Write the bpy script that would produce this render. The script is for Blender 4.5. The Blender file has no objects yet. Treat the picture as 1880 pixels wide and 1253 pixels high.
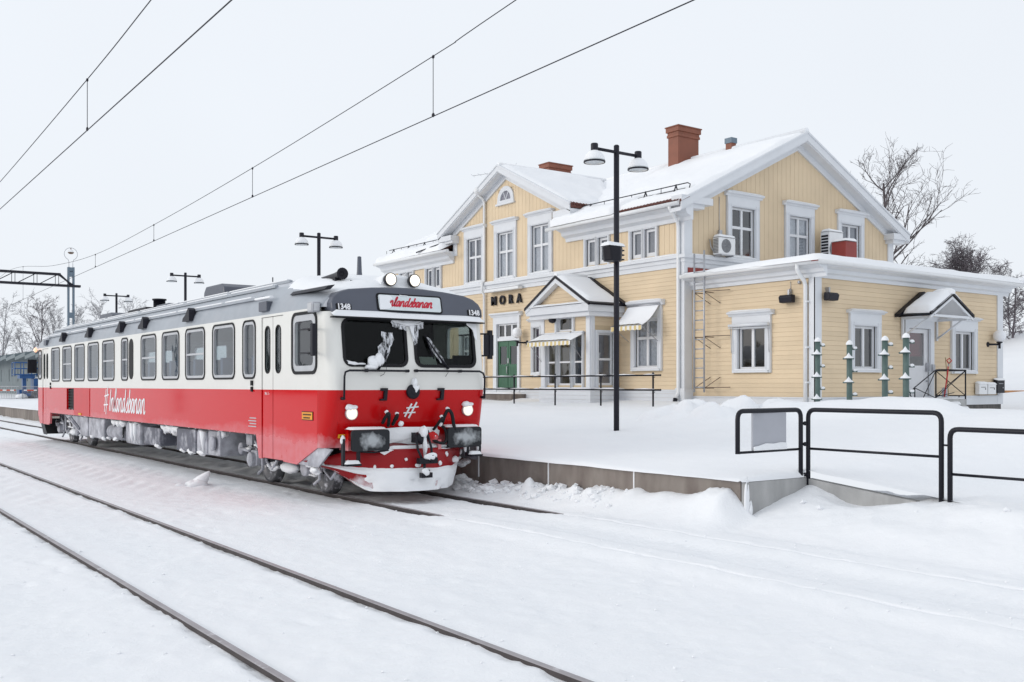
import bpy, bmesh, math, random
import numpy as np
from mathutils import Vector, Matrix, geometry

R = math.radians
S = bpy.context.scene
COL = S.collection
random.seed(7)
rng = np.random.default_rng(11)

# ------------------------------------------------------------------ camera, sky, sun, exposure
# world: +Y runs along the railway away from the viewer, +X goes from the tracks towards the station, z=0 is the rail top
cam_d = bpy.data.cameras.new("camera")
cam_d.sensor_width = 36.0
cam_d.lens = 1828.0 / 1880.0 * 36.0
cam_d.shift_y = 81.0 / 1880.0
cam_d.clip_start = 0.1
cam_d.clip_end = 3000
cam = bpy.data.objects.new("camera", cam_d)
cam.location = (0, 0, 1.847)
cam.rotation_euler = (R(90), 0, -math.atan(1325 / 1828))
COL.objects.link(cam)
S.camera = cam

SUN_EL, SUN_AZ = R(17), R(-66)          # azimuth clockwise from +Y
world = bpy.data.worlds.new("World")
S.world = world
world.use_nodes = True
wn, wl = world.node_tree.nodes, world.node_tree.links
wn.clear()
wo = wn.new("ShaderNodeOutputWorld")
sky = wn.new("ShaderNodeTexSky")
sky.sky_type = 'NISHITA'
sky.sun_disc = False
sky.sun_elevation = SUN_EL
sky.sun_rotation = SUN_AZ
sky.air_density = 1.0
sky.dust_density = 4.0
b1 = wn.new("ShaderNodeBackground")
b1.inputs['Strength'].default_value = 0.08
wl.new(sky.outputs[0], b1.inputs['Color'])
b2 = wn.new("ShaderNodeBackground")      # the even cloud deck under the blue sky
b2.inputs['Color'].default_value = (0.845, 0.885, 0.94, 1)
b2.inputs['Strength'].default_value = 1.0
tc = wn.new("ShaderNodeTexCoord")
nz = wn.new("ShaderNodeTexNoise")
nz.inputs['Scale'].default_value = 1.6
nz.inputs['Detail'].default_value = 3
wl.new(tc.outputs['Generated'], nz.inputs['Vector'])
mr = wn.new("ShaderNodeMapRange")
mr.inputs[1].default_value = 0.3
mr.inputs[2].default_value = 0.7
mr.inputs[3].default_value = 0.97
mr.inputs[4].default_value = 1.02
wl.new(nz.outputs['Fac'], mr.inputs[0])
wl.new(mr.outputs[0], b2.inputs['Strength'])
mx = wn.new("ShaderNodeMixShader")
mx.inputs[0].default_value = 0.9
wl.new(b1.outputs[0], mx.inputs[1])
wl.new(b2.outputs[0], mx.inputs[2])
wl.new(mx.outputs[0], wo.inputs['Surface'])

sun_d = bpy.data.lights.new("sun", 'SUN')
sun_d.energy = 0.85
sun_d.angle = R(25)
sun_d.color = (1.0, 0.97, 0.92)
sun = bpy.data.objects.new("sun", sun_d)
sdir = Vector((math.sin(SUN_AZ) * math.cos(SUN_EL), math.cos(SUN_AZ) * math.cos(SUN_EL), math.sin(SUN_EL)))
sun.rotation_euler = sdir.to_track_quat('Z', 'Y').to_euler()
sun.location = (-20, 10, 30)
COL.objects.link(sun)

S.view_settings.view_transform = 'Standard'
S.view_settings.look = 'None'
S.view_settings.exposure = 0.15
S.view_settings.gamma = 1.0
S.view_settings.use_curve_mapping = False
S.render.engine = 'CYCLES'
S.cycles.max_bounces = 6
S.cycles.diffuse_bounces = 3
S.cycles.glossy_bounces = 3
S.cycles.transparent_max_bounces = 12

# ------------------------------------------------------------------ materials
def nodes(m):
    m.use_nodes = True
    return m.node_tree.nodes, m.node_tree.links

def pmat(name, col, rough=0.6, metal=0.0, var=0.06, scale=6.0, bump=0.0, bscale=40.0, rand=0.0, spec=0.5, dirt=None):
    """paint or solid: base colour with a little uneven wear, grain bump, optional random shade per object, optional dirt colour"""
    m = bpy.data.materials.new(name)
    n, l = nodes(m)
    p = n['Principled BSDF']
    p.inputs['Roughness'].default_value = rough
    p.inputs['Metallic'].default_value = metal
    p.inputs['Specular IOR Level'].default_value = spec
    g = n.new("ShaderNodeNewGeometry")
    t = n.new("ShaderNodeTexNoise")
    t.inputs['Scale'].default_value = scale
    t.inputs['Detail'].default_value = 5
    l.new(g.outputs['Position'], t.inputs['Vector'])
    r = n.new("ShaderNodeMapRange")
    r.inputs[1].default_value = 0.3
    r.inputs[2].default_value = 0.7
    r.inputs[3].default_value = 1 - var
    r.inputs[4].default_value = 1 + var
    l.new(t.outputs['Fac'], r.inputs[0])
    h = n.new("ShaderNodeHueSaturation")
    h.inputs['Color'].default_value = (*col, 1)
    l.new(r.outputs[0], h.inputs['Value'])
    out = h.outputs[0]
    if rand:
        oi = n.new("ShaderNodeObjectInfo")
        r2 = n.new("ShaderNodeMapRange")
        r2.inputs[3].default_value = 1 - rand
        r2.inputs[4].default_value = 1 + rand
        l.new(oi.outputs['Random'], r2.inputs[0])
        h2 = n.new("ShaderNodeHueSaturation")
        l.new(out, h2.inputs['Color'])
        l.new(r2.outputs[0], h2.inputs['Value'])
        out = h2.outputs[0]
    if dirt:
        dc, lo, hi, dsc = dirt
        t3 = n.new("ShaderNodeTexNoise")
        t3.inputs['Scale'].default_value = dsc
        t3.inputs['Detail'].default_value = 8
        t3.inputs['Roughness'].default_value = 0.65
        l.new(g.outputs['Position'], t3.inputs['Vector'])
        r3 = n.new("ShaderNodeMapRange")
        r3.inputs[1].default_value = lo
        r3.inputs[2].default_value = hi
        l.new(t3.outputs['Fac'], r3.inputs[0])
        mixn = n.new("ShaderNodeMix")
        mixn.data_type = 'RGBA'
        l.new(r3.outputs[0], mixn.inputs[0])
        l.new(out, mixn.inputs[6])
        mixn.inputs[7].default_value = (*dc, 1)
        out = mixn.outputs[2]
    l.new(out, p.inputs['Base Color'])
    if bump:
        t2 = n.new("ShaderNodeTexNoise")
        t2.inputs['Scale'].default_value = bscale
        t2.inputs['Detail'].default_value = 4
        l.new(g.outputs['Position'], t2.inputs['Vector'])
        b = n.new("ShaderNodeBump")
        b.inputs['Strength'].default_value = bump
        b.inputs['Distance'].default_value = 0.02
        l.new(t2.outputs['Fac'], b.inputs['Height'])
        l.new(b.outputs[0], p.inputs['Normal'])
    return m

def emat(name, col, strength):
    m = bpy.data.materials.new(name)
    n, l = nodes(m)
    p = n['Principled BSDF']
    p.inputs['Base Color'].default_value = (0.7, 0.7, 0.68, 1)
    p.inputs['Roughness'].default_value = 0.2
    p.inputs['Emission Color'].default_value = (*col, 1)
    p.inputs['Emission Strength'].default_value = strength
    return m

def glass_mat(name, tint, refl=0.12, rough=0.02, fk=1.0):
    m = bpy.data.materials.new(name)
    n, l = nodes(m)
    n.clear()
    o = n.new("ShaderNodeOutputMaterial")
    tr = n.new("ShaderNodeBsdfTransparent")
    tr.inputs[0].default_value = (*tint, 1)
    gl = n.new("ShaderNodeBsdfGlossy")
    gl.inputs['Roughness'].default_value = rough
    gl.inputs['Color'].default_value = (0.95, 0.97, 1, 1)
    fr = n.new("ShaderNodeFresnel")
    fr.inputs['IOR'].default_value = 1.5
    mm = n.new("ShaderNodeMath")
    mm.operation = 'MULTIPLY_ADD'
    mm.inputs[1].default_value = fk
    mm.inputs[2].default_value = refl
    mm.use_clamp = True
    l.new(fr.outputs[0], mm.inputs[0])
    g = n.new("ShaderNodeNewGeometry")        # old glass is never quite flat
    t2 = n.new("ShaderNodeTexNoise")
    t2.inputs['Scale'].default_value = 1.3
    l.new(g.outputs['Position'], t2.inputs['Vector'])
    b = n.new("ShaderNodeBump")
    b.inputs['Strength'].default_value = 0.08
    b.inputs['Distance'].default_value = 0.05
    l.new(t2.outputs['Fac'], b.inputs['Height'])
    l.new(b.outputs[0], gl.inputs['Normal'])
    bf = n.new("ShaderNodeMath")
    bf.operation = 'SUBTRACT'
    bf.inputs[0].default_value = 1.0
    l.new(g.outputs['Backfacing'], bf.inputs[1])
    fm = n.new("ShaderNodeMath")
    fm.operation = 'MULTIPLY'
    l.new(mm.outputs[0], fm.inputs[0])
    l.new(bf.outputs[0], fm.inputs[1])
    mi = n.new("ShaderNodeMixShader")
    l.new(fm.outputs[0], mi.inputs[0])
    l.new(tr.outputs[0], mi.inputs[1])
    l.new(gl.outputs[0], mi.inputs[2])
    l.new(mi.outputs[0], o.inputs['Surface'])
    return m

def ice_mat():
    m = bpy.data.materials.new("scraped_ice")
    n, l = nodes(m)
    n.clear()
    o = n.new("ShaderNodeOutputMaterial")
    tr = n.new("ShaderNodeBsdfTransparent")
    df = n.new("ShaderNodeBsdfDiffuse")
    df.inputs[0].default_value = (0.80, 0.82, 0.86, 1)
    g = n.new("ShaderNodeNewGeometry")
    mp = n.new("ShaderNodeMapping")
    mp.inputs['Scale'].default_value = (14, 4, 5)
    mp.inputs['Rotation'].default_value = (0, R(-18), 0)
    l.new(g.outputs['Position'], mp.inputs[0])
    t = n.new("ShaderNodeTexNoise")
    t.inputs['Scale'].default_value = 1.6
    t.inputs['Detail'].default_value = 8
    t.inputs['Roughness'].default_value = 0.7
    l.new(mp.outputs[0], t.inputs['Vector'])
    r = n.new("ShaderNodeMapRange")
    r.inputs[1].default_value = 0.40
    r.inputs[2].default_value = 0.62
    r.inputs[4].default_value = 0.95
    l.new(t.outputs['Fac'], r.inputs[0])
    mi = n.new("ShaderNodeMixShader")
    l.new(r.outputs[0], mi.inputs[0])
    l.new(tr.outputs[0], mi.inputs[1])
    l.new(df.outputs[0], mi.inputs[2])
    l.new(mi.outputs[0], o.inputs['Surface'])
    return m

def snow_mat(name, dirty=0.0, bump=0.35):
    m = bpy.data.materials.new(name)
    n, l = nodes(m)
    p = n['Principled BSDF']
    p.inputs['Roughness'].default_value = 0.7
    p.inputs['Specular IOR Level'].default_value = 0.25
    g = n.new("ShaderNodeNewGeometry")
    t = n.new("ShaderNodeTexNoise")
    t.inputs['Scale'].default_value = 0.5
    t.inputs['Detail'].default_value = 7
    l.new(g.outputs['Position'], t.inputs['Vector'])
    cr = n.new("ShaderNodeValToRGB")
    e = cr.color_ramp.elements
    e[0].position, e[0].color = 0.3, (0.85, 0.865, 0.89, 1)
    e[1].position, e[1].color = 0.7, (0.885, 0.895, 0.915, 1)
    l.new(t.outputs['Fac'], cr.inputs[0])
    out = cr.outputs[0]
    if dirty:
        t4 = n.new("ShaderNodeTexNoise")        # sparse specks of grit
        t4.inputs['Scale'].default_value = 9
        t4.inputs['Detail'].default_value = 9
        t4.inputs['Roughness'].default_value = 0.8
        l.new(g.outputs['Position'], t4.inputs['Vector'])
        r4 = n.new("ShaderNodeMapRange")
        r4.inputs[1].default_value = 0.68
        r4.inputs[2].default_value = 0.78
        r4.inputs[4].default_value = dirty
        l.new(t4.outputs['Fac'], r4.inputs[0])
        mixn = n.new("ShaderNodeMix")
        mixn.data_type = 'RGBA'
        l.new(r4.outputs[0], mixn.inputs[0])
        l.new(out, mixn.inputs[6])
        mixn.inputs[7].default_value = (0.42, 0.41, 0.41, 1)
        out = mixn.outputs[2]
    l.new(out, p.inputs['Base Color'])
    t2 = n.new("ShaderNodeTexNoise")
    t2.inputs['Scale'].default_value = 9
    t2.inputs['Detail'].default_value = 10
    t2.inputs['Roughness'].default_value = 0.7
    l.new(g.outputs['Position'], t2.inputs['Vector'])
    b = n.new("ShaderNodeBump")
    b.inputs['Strength'].default_value = bump
    b.inputs['Distance'].default_value = 0.03
    l.new(t2.outputs['Fac'], b.inputs['Height'])
    l.new(b.outputs[0], p.inputs['Normal'])
    return m

def frost_mat(name, col, frost, zlo, zhi, rough, nscale=(1.2, 1.2, 2.5), amount=0.8, edge=0.12, spec=0.28):
    """paint whose lower part is crusted with thrown-up snow dust, with an uneven upper edge of its own"""
    m = bpy.data.materials.new(name)
    n, l = nodes(m)
    p = n['Principled BSDF']
    g = n.new("ShaderNodeNewGeometry")
    sx = n.new("ShaderNodeSeparateXYZ")
    l.new(g.outputs['Position'], sx.inputs[0])
    mp = n.new("ShaderNodeMapping")
    mp.inputs['Scale'].default_value = nscale
    l.new(g.outputs['Position'], mp.inputs[0])
    t = n.new("ShaderNodeTexNoise")
    t.inputs['Scale'].default_value = 1.0
    t.inputs['Detail'].default_value = 9
    t.inputs['Roughness'].default_value = 0.62
    l.new(mp.outputs[0], t.inputs['Vector'])
    zz = n.new("ShaderNodeMapRange")            # 1 low, 0 high
    zz.inputs[1].default_value = zlo
    zz.inputs[2].default_value = zhi
    zz.inputs[3].default_value = 1.0
    zz.inputs[4].default_value = 0.0
    l.new(sx.outputs['Z'], zz.inputs[0])
    ad = n.new("ShaderNodeMath")
    ad.operation = 'ADD'
    l.new(zz.outputs[0], ad.inputs[0])
    l.new(t.outputs['Fac'], ad.inputs[1])
    st = n.new("ShaderNodeMapRange")
    st.inputs[1].default_value = 0.95 - edge
    st.inputs[2].default_value = 0.95 + edge
    st.inputs[4].default_value = amount
    l.new(ad.outputs[0], st.inputs[0])
    t2 = n.new("ShaderNodeTexNoise")
    t2.inputs['Scale'].default_value = 7
    t2.inputs['Detail'].default_value = 6
    l.new(g.outputs['Position'], t2.inputs['Vector'])
    mm = n.new("ShaderNodeMapRange")
    mm.inputs[1].default_value = 0.3
    mm.inputs[2].default_value = 0.65
    mm.inputs[3].default_value = 0.65
    l.new(t2.outputs['Fac'], mm.inputs[0])
    mu = n.new("ShaderNodeMath")
    mu.operation = 'MULTIPLY'
    l.new(st.outputs[0], mu.inputs[0])
    l.new(mm.outputs[0], mu.inputs[1])
    mixn = n.new("ShaderNodeMix")
    mixn.data_type = 'RGBA'
    l.new(mu.outputs[0], mixn.inputs[0])
    mixn.inputs[6].default_value = (*col, 1)
    mixn.inputs[7].default_value = (*frost, 1)
    l.new(mixn.outputs[2], p.inputs['Base Color'])
    p.inputs['Specular IOR Level'].default_value = spec
    rr_ = n.new("ShaderNodeMapRange")
    rr_.inputs[3].default_value = rough
    rr_.inputs[4].default_value = 0.8
    l.new(mu.outputs[0], rr_.inputs[0])
    l.new(rr_.outputs[0], p.inputs['Roughness'])
    return m

def streak_mat(name, col, dark, rough=0.85):
    """concrete with rain streaks and stains"""
    m = bpy.data.materials.new(name)
    n, l = nodes(m)
    p = n['Principled BSDF']
    p.inputs['Roughness'].default_value = rough
    g = n.new("ShaderNodeNewGeometry")
    mp = n.new("ShaderNodeMapping")
    mp.inputs['Scale'].default_value = (2, 2, 0.7)
    l.new(g.outputs['Position'], mp.inputs[0])
    t = n.new("ShaderNodeTexNoise")
    t.inputs['Scale'].default_value = 2
    t.inputs['Detail'].default_value = 8
    l.new(mp.outputs[0], t.inputs['Vector'])
    cr = n.new("ShaderNodeValToRGB")
    e = cr.color_ramp.elements
    e[0].position, e[0].color = 0.33, (*dark, 1)
    e[1].position, e[1].color = 0.66, (*col, 1)
    l.new(t.outputs['Fac'], cr.inputs[0])
    oi = n.new("ShaderNodeObjectInfo")
    r2 = n.new("ShaderNodeMapRange")
    r2.inputs[3].default_value = 0.8
    r2.inputs[4].default_value = 1.2
    l.new(oi.outputs['Random'], r2.inputs[0])
    h2 = n.new("ShaderNodeHueSaturation")
    l.new(cr.outputs[0], h2.inputs['Color'])
    l.new(r2.outputs[0], h2.inputs['Value'])
    l.new(h2.outputs[0], p.inputs['Base Color'])
    b = n.new("ShaderNodeBump")
    b.inputs['Strength'].default_value = 0.3
    b.inputs['Distance'].default_value = 0.01
    t2 = n.new("ShaderNodeTexNoise")
    t2.inputs['Scale'].default_value = 60
    l.new(g.outputs['Position'], t2.inputs['Vector'])
    l.new(t2.outputs['Fac'], b.inputs['Height'])
    l.new(b.outputs[0], p.inputs['Normal'])
    return m

def stripe_mat(name, axis, period, a, bcol):
    m = bpy.data.materials.new(name)
    n, l = nodes(m)
    p = n['Principled BSDF']
    p.inputs['Roughness'].default_value = 0.85
    g = n.new("ShaderNodeNewGeometry")
    sx = n.new("ShaderNodeSeparateXYZ")
    l.new(g.outputs['Position'], sx.inputs[0])
    d = n.new("ShaderNodeMath")
    d.operation = 'DIVIDE'
    d.inputs[1].default_value = period
    l.new(sx.outputs[axis], d.inputs[0])
    f = n.new("ShaderNodeMath")
    f.operation = 'FRACT'
    l.new(d.outputs[0], f.inputs[0])
    c = n.new("ShaderNodeMath")
    c.operation = 'GREATER_THAN'
    c.inputs[1].default_value = 0.5
    l.new(f.outputs[0], c.inputs[0])
    mixn = n.new("ShaderNodeMix")
    mixn.data_type = 'RGBA'
    l.new(c.outputs[0], mixn.inputs[0])
    mixn.inputs[6].default_value = (*a, 1)
    mixn.inputs[7].default_value = (*bcol, 1)
    l.new(mixn.outputs[2], p.inputs['Base Color'])
    return m

def frost_patch_mat():
    """black rubber with a ragged patch of frost in the middle of the plate"""
    m = bpy.data.materials.new("buffer_plate")
    n, l = nodes(m)
    p = n['Principled BSDF']
    p.inputs['Roughness'].default_value = 0.55
    p.inputs['Specular IOR Level'].default_value = 0.3
    t0 = n.new("ShaderNodeTexCoord")
    mp = n.new("ShaderNodeMapping")
    mp.inputs['Location'].default_value = (-1.05, 0, -1.0)
    mp.inputs['Scale'].default_value = (2.0, 0, 2.0)
    l.new(t0.outputs['Generated'], mp.inputs[0])
    ln = n.new("ShaderNodeVectorMath")
    ln.operation = 'LENGTH'
    l.new(mp.outputs[0], ln.inputs[0])
    g = n.new("ShaderNodeNewGeometry")
    t = n.new("ShaderNodeTexNoise")
    t.inputs['Scale'].default_value = 9
    t.inputs['Detail'].default_value = 7
    l.new(g.outputs['Position'], t.inputs['Vector'])
    ad = n.new("ShaderNodeMath")
    ad.operation = 'MULTIPLY_ADD'
    ad.inputs[1].default_value = 1.5
    l.new(t.outputs['Fac'], ad.inputs[0])
    l.new(ln.outputs['Value'], ad.inputs[2])
    mr_ = n.new("ShaderNodeMapRange")
    mr_.inputs[1].default_value = 1.55
    mr_.inputs[2].default_value = 0.95
    mr_.inputs[4].default_value = 0.75
    l.new(ad.outputs[0], mr_.inputs[0])
    mixn = n.new("ShaderNodeMix")
    mixn.data_type = 'RGBA'
    l.new(mr_.outputs[0], mixn.inputs[0])
    mixn.inputs[6].default_value = (0.018, 0.02, 0.024, 1)
    mixn.inputs[7].default_value = (0.55, 0.58, 0.60, 1)
    l.new(mixn.outputs[2], p.inputs['Base Color'])
    return m

M = {}
M['ice'] = ice_mat()
M['snow'] = snow_mat("fresh_snow", 0.0)
M['snowg'] = snow_mat("trodden_snow", 0.35, 0.5)
M['yellow'] = pmat("yellow_paint", (0.70, 0.56, 0.385), 0.6, var=0.06, scale=0.9, bump=0.05, rand=0.04, spec=0.3)
M['yellowb'] = pmat("yellow_backing", (0.61, 0.485, 0.32), 0.8, var=0.03)
M['white'] = pmat("white_trim_paint", (0.69, 0.71, 0.74), 0.5, var=0.03, scale=2.0, spec=0.35)
M['white2'] = pmat("white_sash_paint", (0.72, 0.73, 0.75), 0.45, var=0.02, scale=2.0)
M['glass'] = glass_mat("window_glass", (0.87, 0.89, 0.90), 0.08)
M['tglass'] = glass_mat("train_window_glass", (0.82, 0.86, 0.87), 0.05)
M['wglass'] = glass_mat("windshield_glass", (0.62, 0.65, 0.62), 0.0, 0.02, 0.35)
M['curtain'] = pmat("lace_curtain", (0.60, 0.60, 0.64), 0.9, var=0.12, scale=9)
M['curtaind'] = pmat("grey_blind", (0.26, 0.26, 0.30), 0.9, var=0.1, scale=6)
M['inner'] = pmat("dark_room", (0.02, 0.02, 0.025), 0.9)
M['black'] = pmat("black_steel_paint", (0.008, 0.008, 0.014), 0.45, var=0.1, spec=0.3)
M['lampblack'] = pmat("dark_lamp_paint", (0.014, 0.014, 0.022), 0.5, var=0.1, spec=0.3)
M['rubber'] = pmat("rubber_seal", (0.010, 0.010, 0.012), 0.6, spec=0.25)
M['alu'] = pmat("aluminium_frame", (0.55, 0.56, 0.58), 0.35, metal=0.6, var=0.05)
M['galv'] = pmat("galvanised_steel", (0.42, 0.43, 0.46), 0.45, metal=0.7, var=0.1)
M['rust'] = pmat("brown_steel", (0.16, 0.11, 0.08), 0.7, var=0.2)
M['red'] = frost_mat("red_train_paint", (0.60, 0.003, 0.006), (0.74, 0.45, 0.49), 0.70, 1.25, 0.07, nscale=(0.7, 0.7, 1.6), amount=0.42, edge=0.22, spec=0.25)  # pink foot holds snow dust and the mirrored snow, painted into the colour
M['redclean'] = pmat("red_train_paint_clean", (0.56, 0.003, 0.005), 0.3, var=0.05, scale=2, spec=0.25)
M['redfront'] = frost_mat("red_front_paint", (0.52, 0.003, 0.005), (0.72, 0.62, 0.66), 0.55, 1.25, 0.25, nscale=(2.2, 2.2, 1.6), amount=0.45)
M['plow'] = frost_mat("plough_red_paint", (0.30, 0.006, 0.010), (0.80, 0.79, 0.82), -0.1, 0.62, 0.4, nscale=(2.5, 2.5, 2.5), amount=0.85, edge=0.08)
M['cream'] = frost_mat("cream_train_paint", (0.76, 0.755, 0.72), (0.55, 0.54, 0.52), 1.6, 2.3, 0.28, nscale=(1.5, 1.5, 0.6), amount=0.16, edge=0.4)
M['grey'] = pmat("grey_train_paint", (0.34, 0.37, 0.41), 0.38, var=0.08, scale=3, dirt=((0.36, 0.37, 0.40), 0.5, 0.8, 1.5))
M['greyf'] = pmat("dark_grey_front_paint", (0.085, 0.094, 0.122), 0.4, var=0.06, scale=3)
M['roofgrey'] = pmat("grey_roof_metal", (0.46, 0.48, 0.52), 0.5, var=0.12, scale=2.5, dirt=((0.62, 0.64, 0.68), 0.5, 0.75, 1.2))
M['under'] = pmat("underframe_steel", (0.030, 0.031, 0.036), 0.7, var=0.3, scale=8, dirt=((0.62, 0.63, 0.68), 0.53, 0.63, 4.5))
M['ubox'] = pmat("underfloor_box", (0.11, 0.115, 0.145), 0.6, var=0.15, scale=4, dirt=((0.58, 0.59, 0.64), 0.5, 0.75, 2.5))
M['uboxw'] = pmat("iced_underfloor_box", (0.27, 0.275, 0.31), 0.65, var=0.2, scale=4, dirt=((0.66, 0.67, 0.72), 0.42, 0.72, 2.2))
M['buffer'] = frost_patch_mat()
M['wheel'] = pmat("wheel_steel", (0.10, 0.10, 0.11), 0.5, metal=0.5, var=0.2, dirt=((0.6, 0.6, 0.65), 0.55, 0.7, 6))
M['railtop'] = pmat("rail_head_steel", (0.34, 0.32, 0.335), 0.45, metal=0.25, var=0.14, scale=4, dirt=((0.62, 0.62, 0.65), 0.60, 0.70, 5))
M['railside'] = pmat("rail_web_rust", (0.06, 0.05, 0.05), 0.8, var=0.2)
M['conc'] = streak_mat("platform_concrete", (0.26, 0.23, 0.205), (0.17, 0.14, 0.125))
M['conc2'] = streak_mat("pale_concrete", (0.46, 0.46, 0.455), (0.33, 0.33, 0.33))
M['foundation'] = streak_mat("stone_foundation", (0.13, 0.12, 0.115), (0.05, 0.048, 0.05))
M['green'] = pmat("green_door_paint", (0.040, 0.125, 0.070), 0.45, var=0.08, scale=3)
M['greenpost'] = pmat("green_post_paint", (0.085, 0.135, 0.125), 0.5, var=0.12, scale=5)
M['chim'] = pmat("chimney_sheet_metal", (0.22, 0.07, 0.038), 0.55, var=0.12, scale=2)
M['redmetal'] = pmat("dark_red_sheet_metal", (0.26, 0.035, 0.028), 0.5, var=0.08, scale=3)
M['tile'] = pmat("roof_tile", (0.12, 0.045, 0.035), 0.8, var=0.2)
M['bluegrey'] = pmat("blue_grey_sheet", (0.13, 0.18, 0.23), 0.5)
M['blue'] = pmat("blue_machine_paint", (0.012, 0.085, 0.26), 0.4, var=0.15)
M['shed'] = pmat("grey_green_shed", (0.17, 0.205, 0.22), 0.7, var=0.1, scale=1.5)
M['orange'] = pmat("orange_plate", (0.78, 0.32, 0.02), 0.5)
M['yellowtag'] = pmat("yellow_tag", (0.75, 0.45, 0.02), 0.5)
M['redp'] = pmat("red_plastic", (0.5, 0.02, 0.02), 0.4)
M['wood'] = pmat("bare_wood", (0.36, 0.25, 0.13), 0.7, var=0.15)
M['woodo'] = pmat("orange_wood", (0.50, 0.25, 0.11), 0.7, var=0.15)
M['globe'] = pmat("opal_globe", (0.82, 0.83, 0.86), 0.25, var=0.02)
M['acw'] = pmat("white_enamel", (0.78, 0.79, 0.80), 0.35, var=0.02)
M['acg'] = pmat("grey_fan_grille", (0.20, 0.205, 0.215), 0.5, var=0.1)
M['text_white'] = pmat("white_lettering", (0.82, 0.82, 0.84), 0.5, var=0.03)
M['text_red'] = pmat("red_lettering", (0.55, 0.012, 0.035), 0.5, var=0.05)
M['signface'] = pmat("sign_face", (0.66, 0.72, 0.74), 0.4, var=0.06, scale=7)
M['bark'] = pmat("bark", (0.10, 0.085, 0.09), 0.9, var=0.25)
M['barkfar'] = pmat("hazed_bark", (0.36, 0.355, 0.37), 0.9, var=0.2)  # bark colour paled to stand in for distance haze
M['barkbirch'] = pmat("birch_twigs", (0.155, 0.135, 0.15), 0.9, var=0.25)
M['purple'] = pmat("purple_curtain", (0.07, 0.02, 0.07), 0.9)
M['redrefl'] = pmat("red_reflection", (0.16, 0.012, 0.016), 0.8)  # dark red reflection in the annex door glass, painted as a colour
M['seat'] = pmat("seat_cloth", (0.10, 0.13, 0.20), 0.9)
M['tinner'] = pmat("train_lining", (0.42, 0.43, 0.43), 0.7)
M['cabin'] = pmat("dark_cab_lining", (0.018, 0.02, 0.022), 0.8)
M['lens'] = emat("headlight_lens", (1.0, 0.90, 0.74), 1.0)
M['lens2'] = emat("front_headlight_lens", (1.0, 0.80, 0.55), 0.75)
M['amber'] = emat("amber_lamp", (1.0, 0.33, 0.08), 1.0)
M['lampglass'] = pmat("lamp_glass", (0.62, 0.66, 0.68), 0.15, var=0.1, scale=12)
M['awning'] = stripe_mat("striped_awning", 1, 0.22, (0.80, 0.79, 0.76), (0.66, 0.52, 0.24))
M['signgrey'] = pmat("grey_sign_back", (0.40, 0.41, 0.45), 0.55, var=0.05, scale=3)
M['tape'] = stripe_mat("red_white_tape", 1, 0.5, (0.75, 0.74, 0.74), (0.55, 0.08, 0.04))
M['sky_slit'] = pmat("pale_pane", (0.75, 0.80, 0.85), 0.4)

# ------------------------------------------------------------------ mesh helpers
WL = {}

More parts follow.
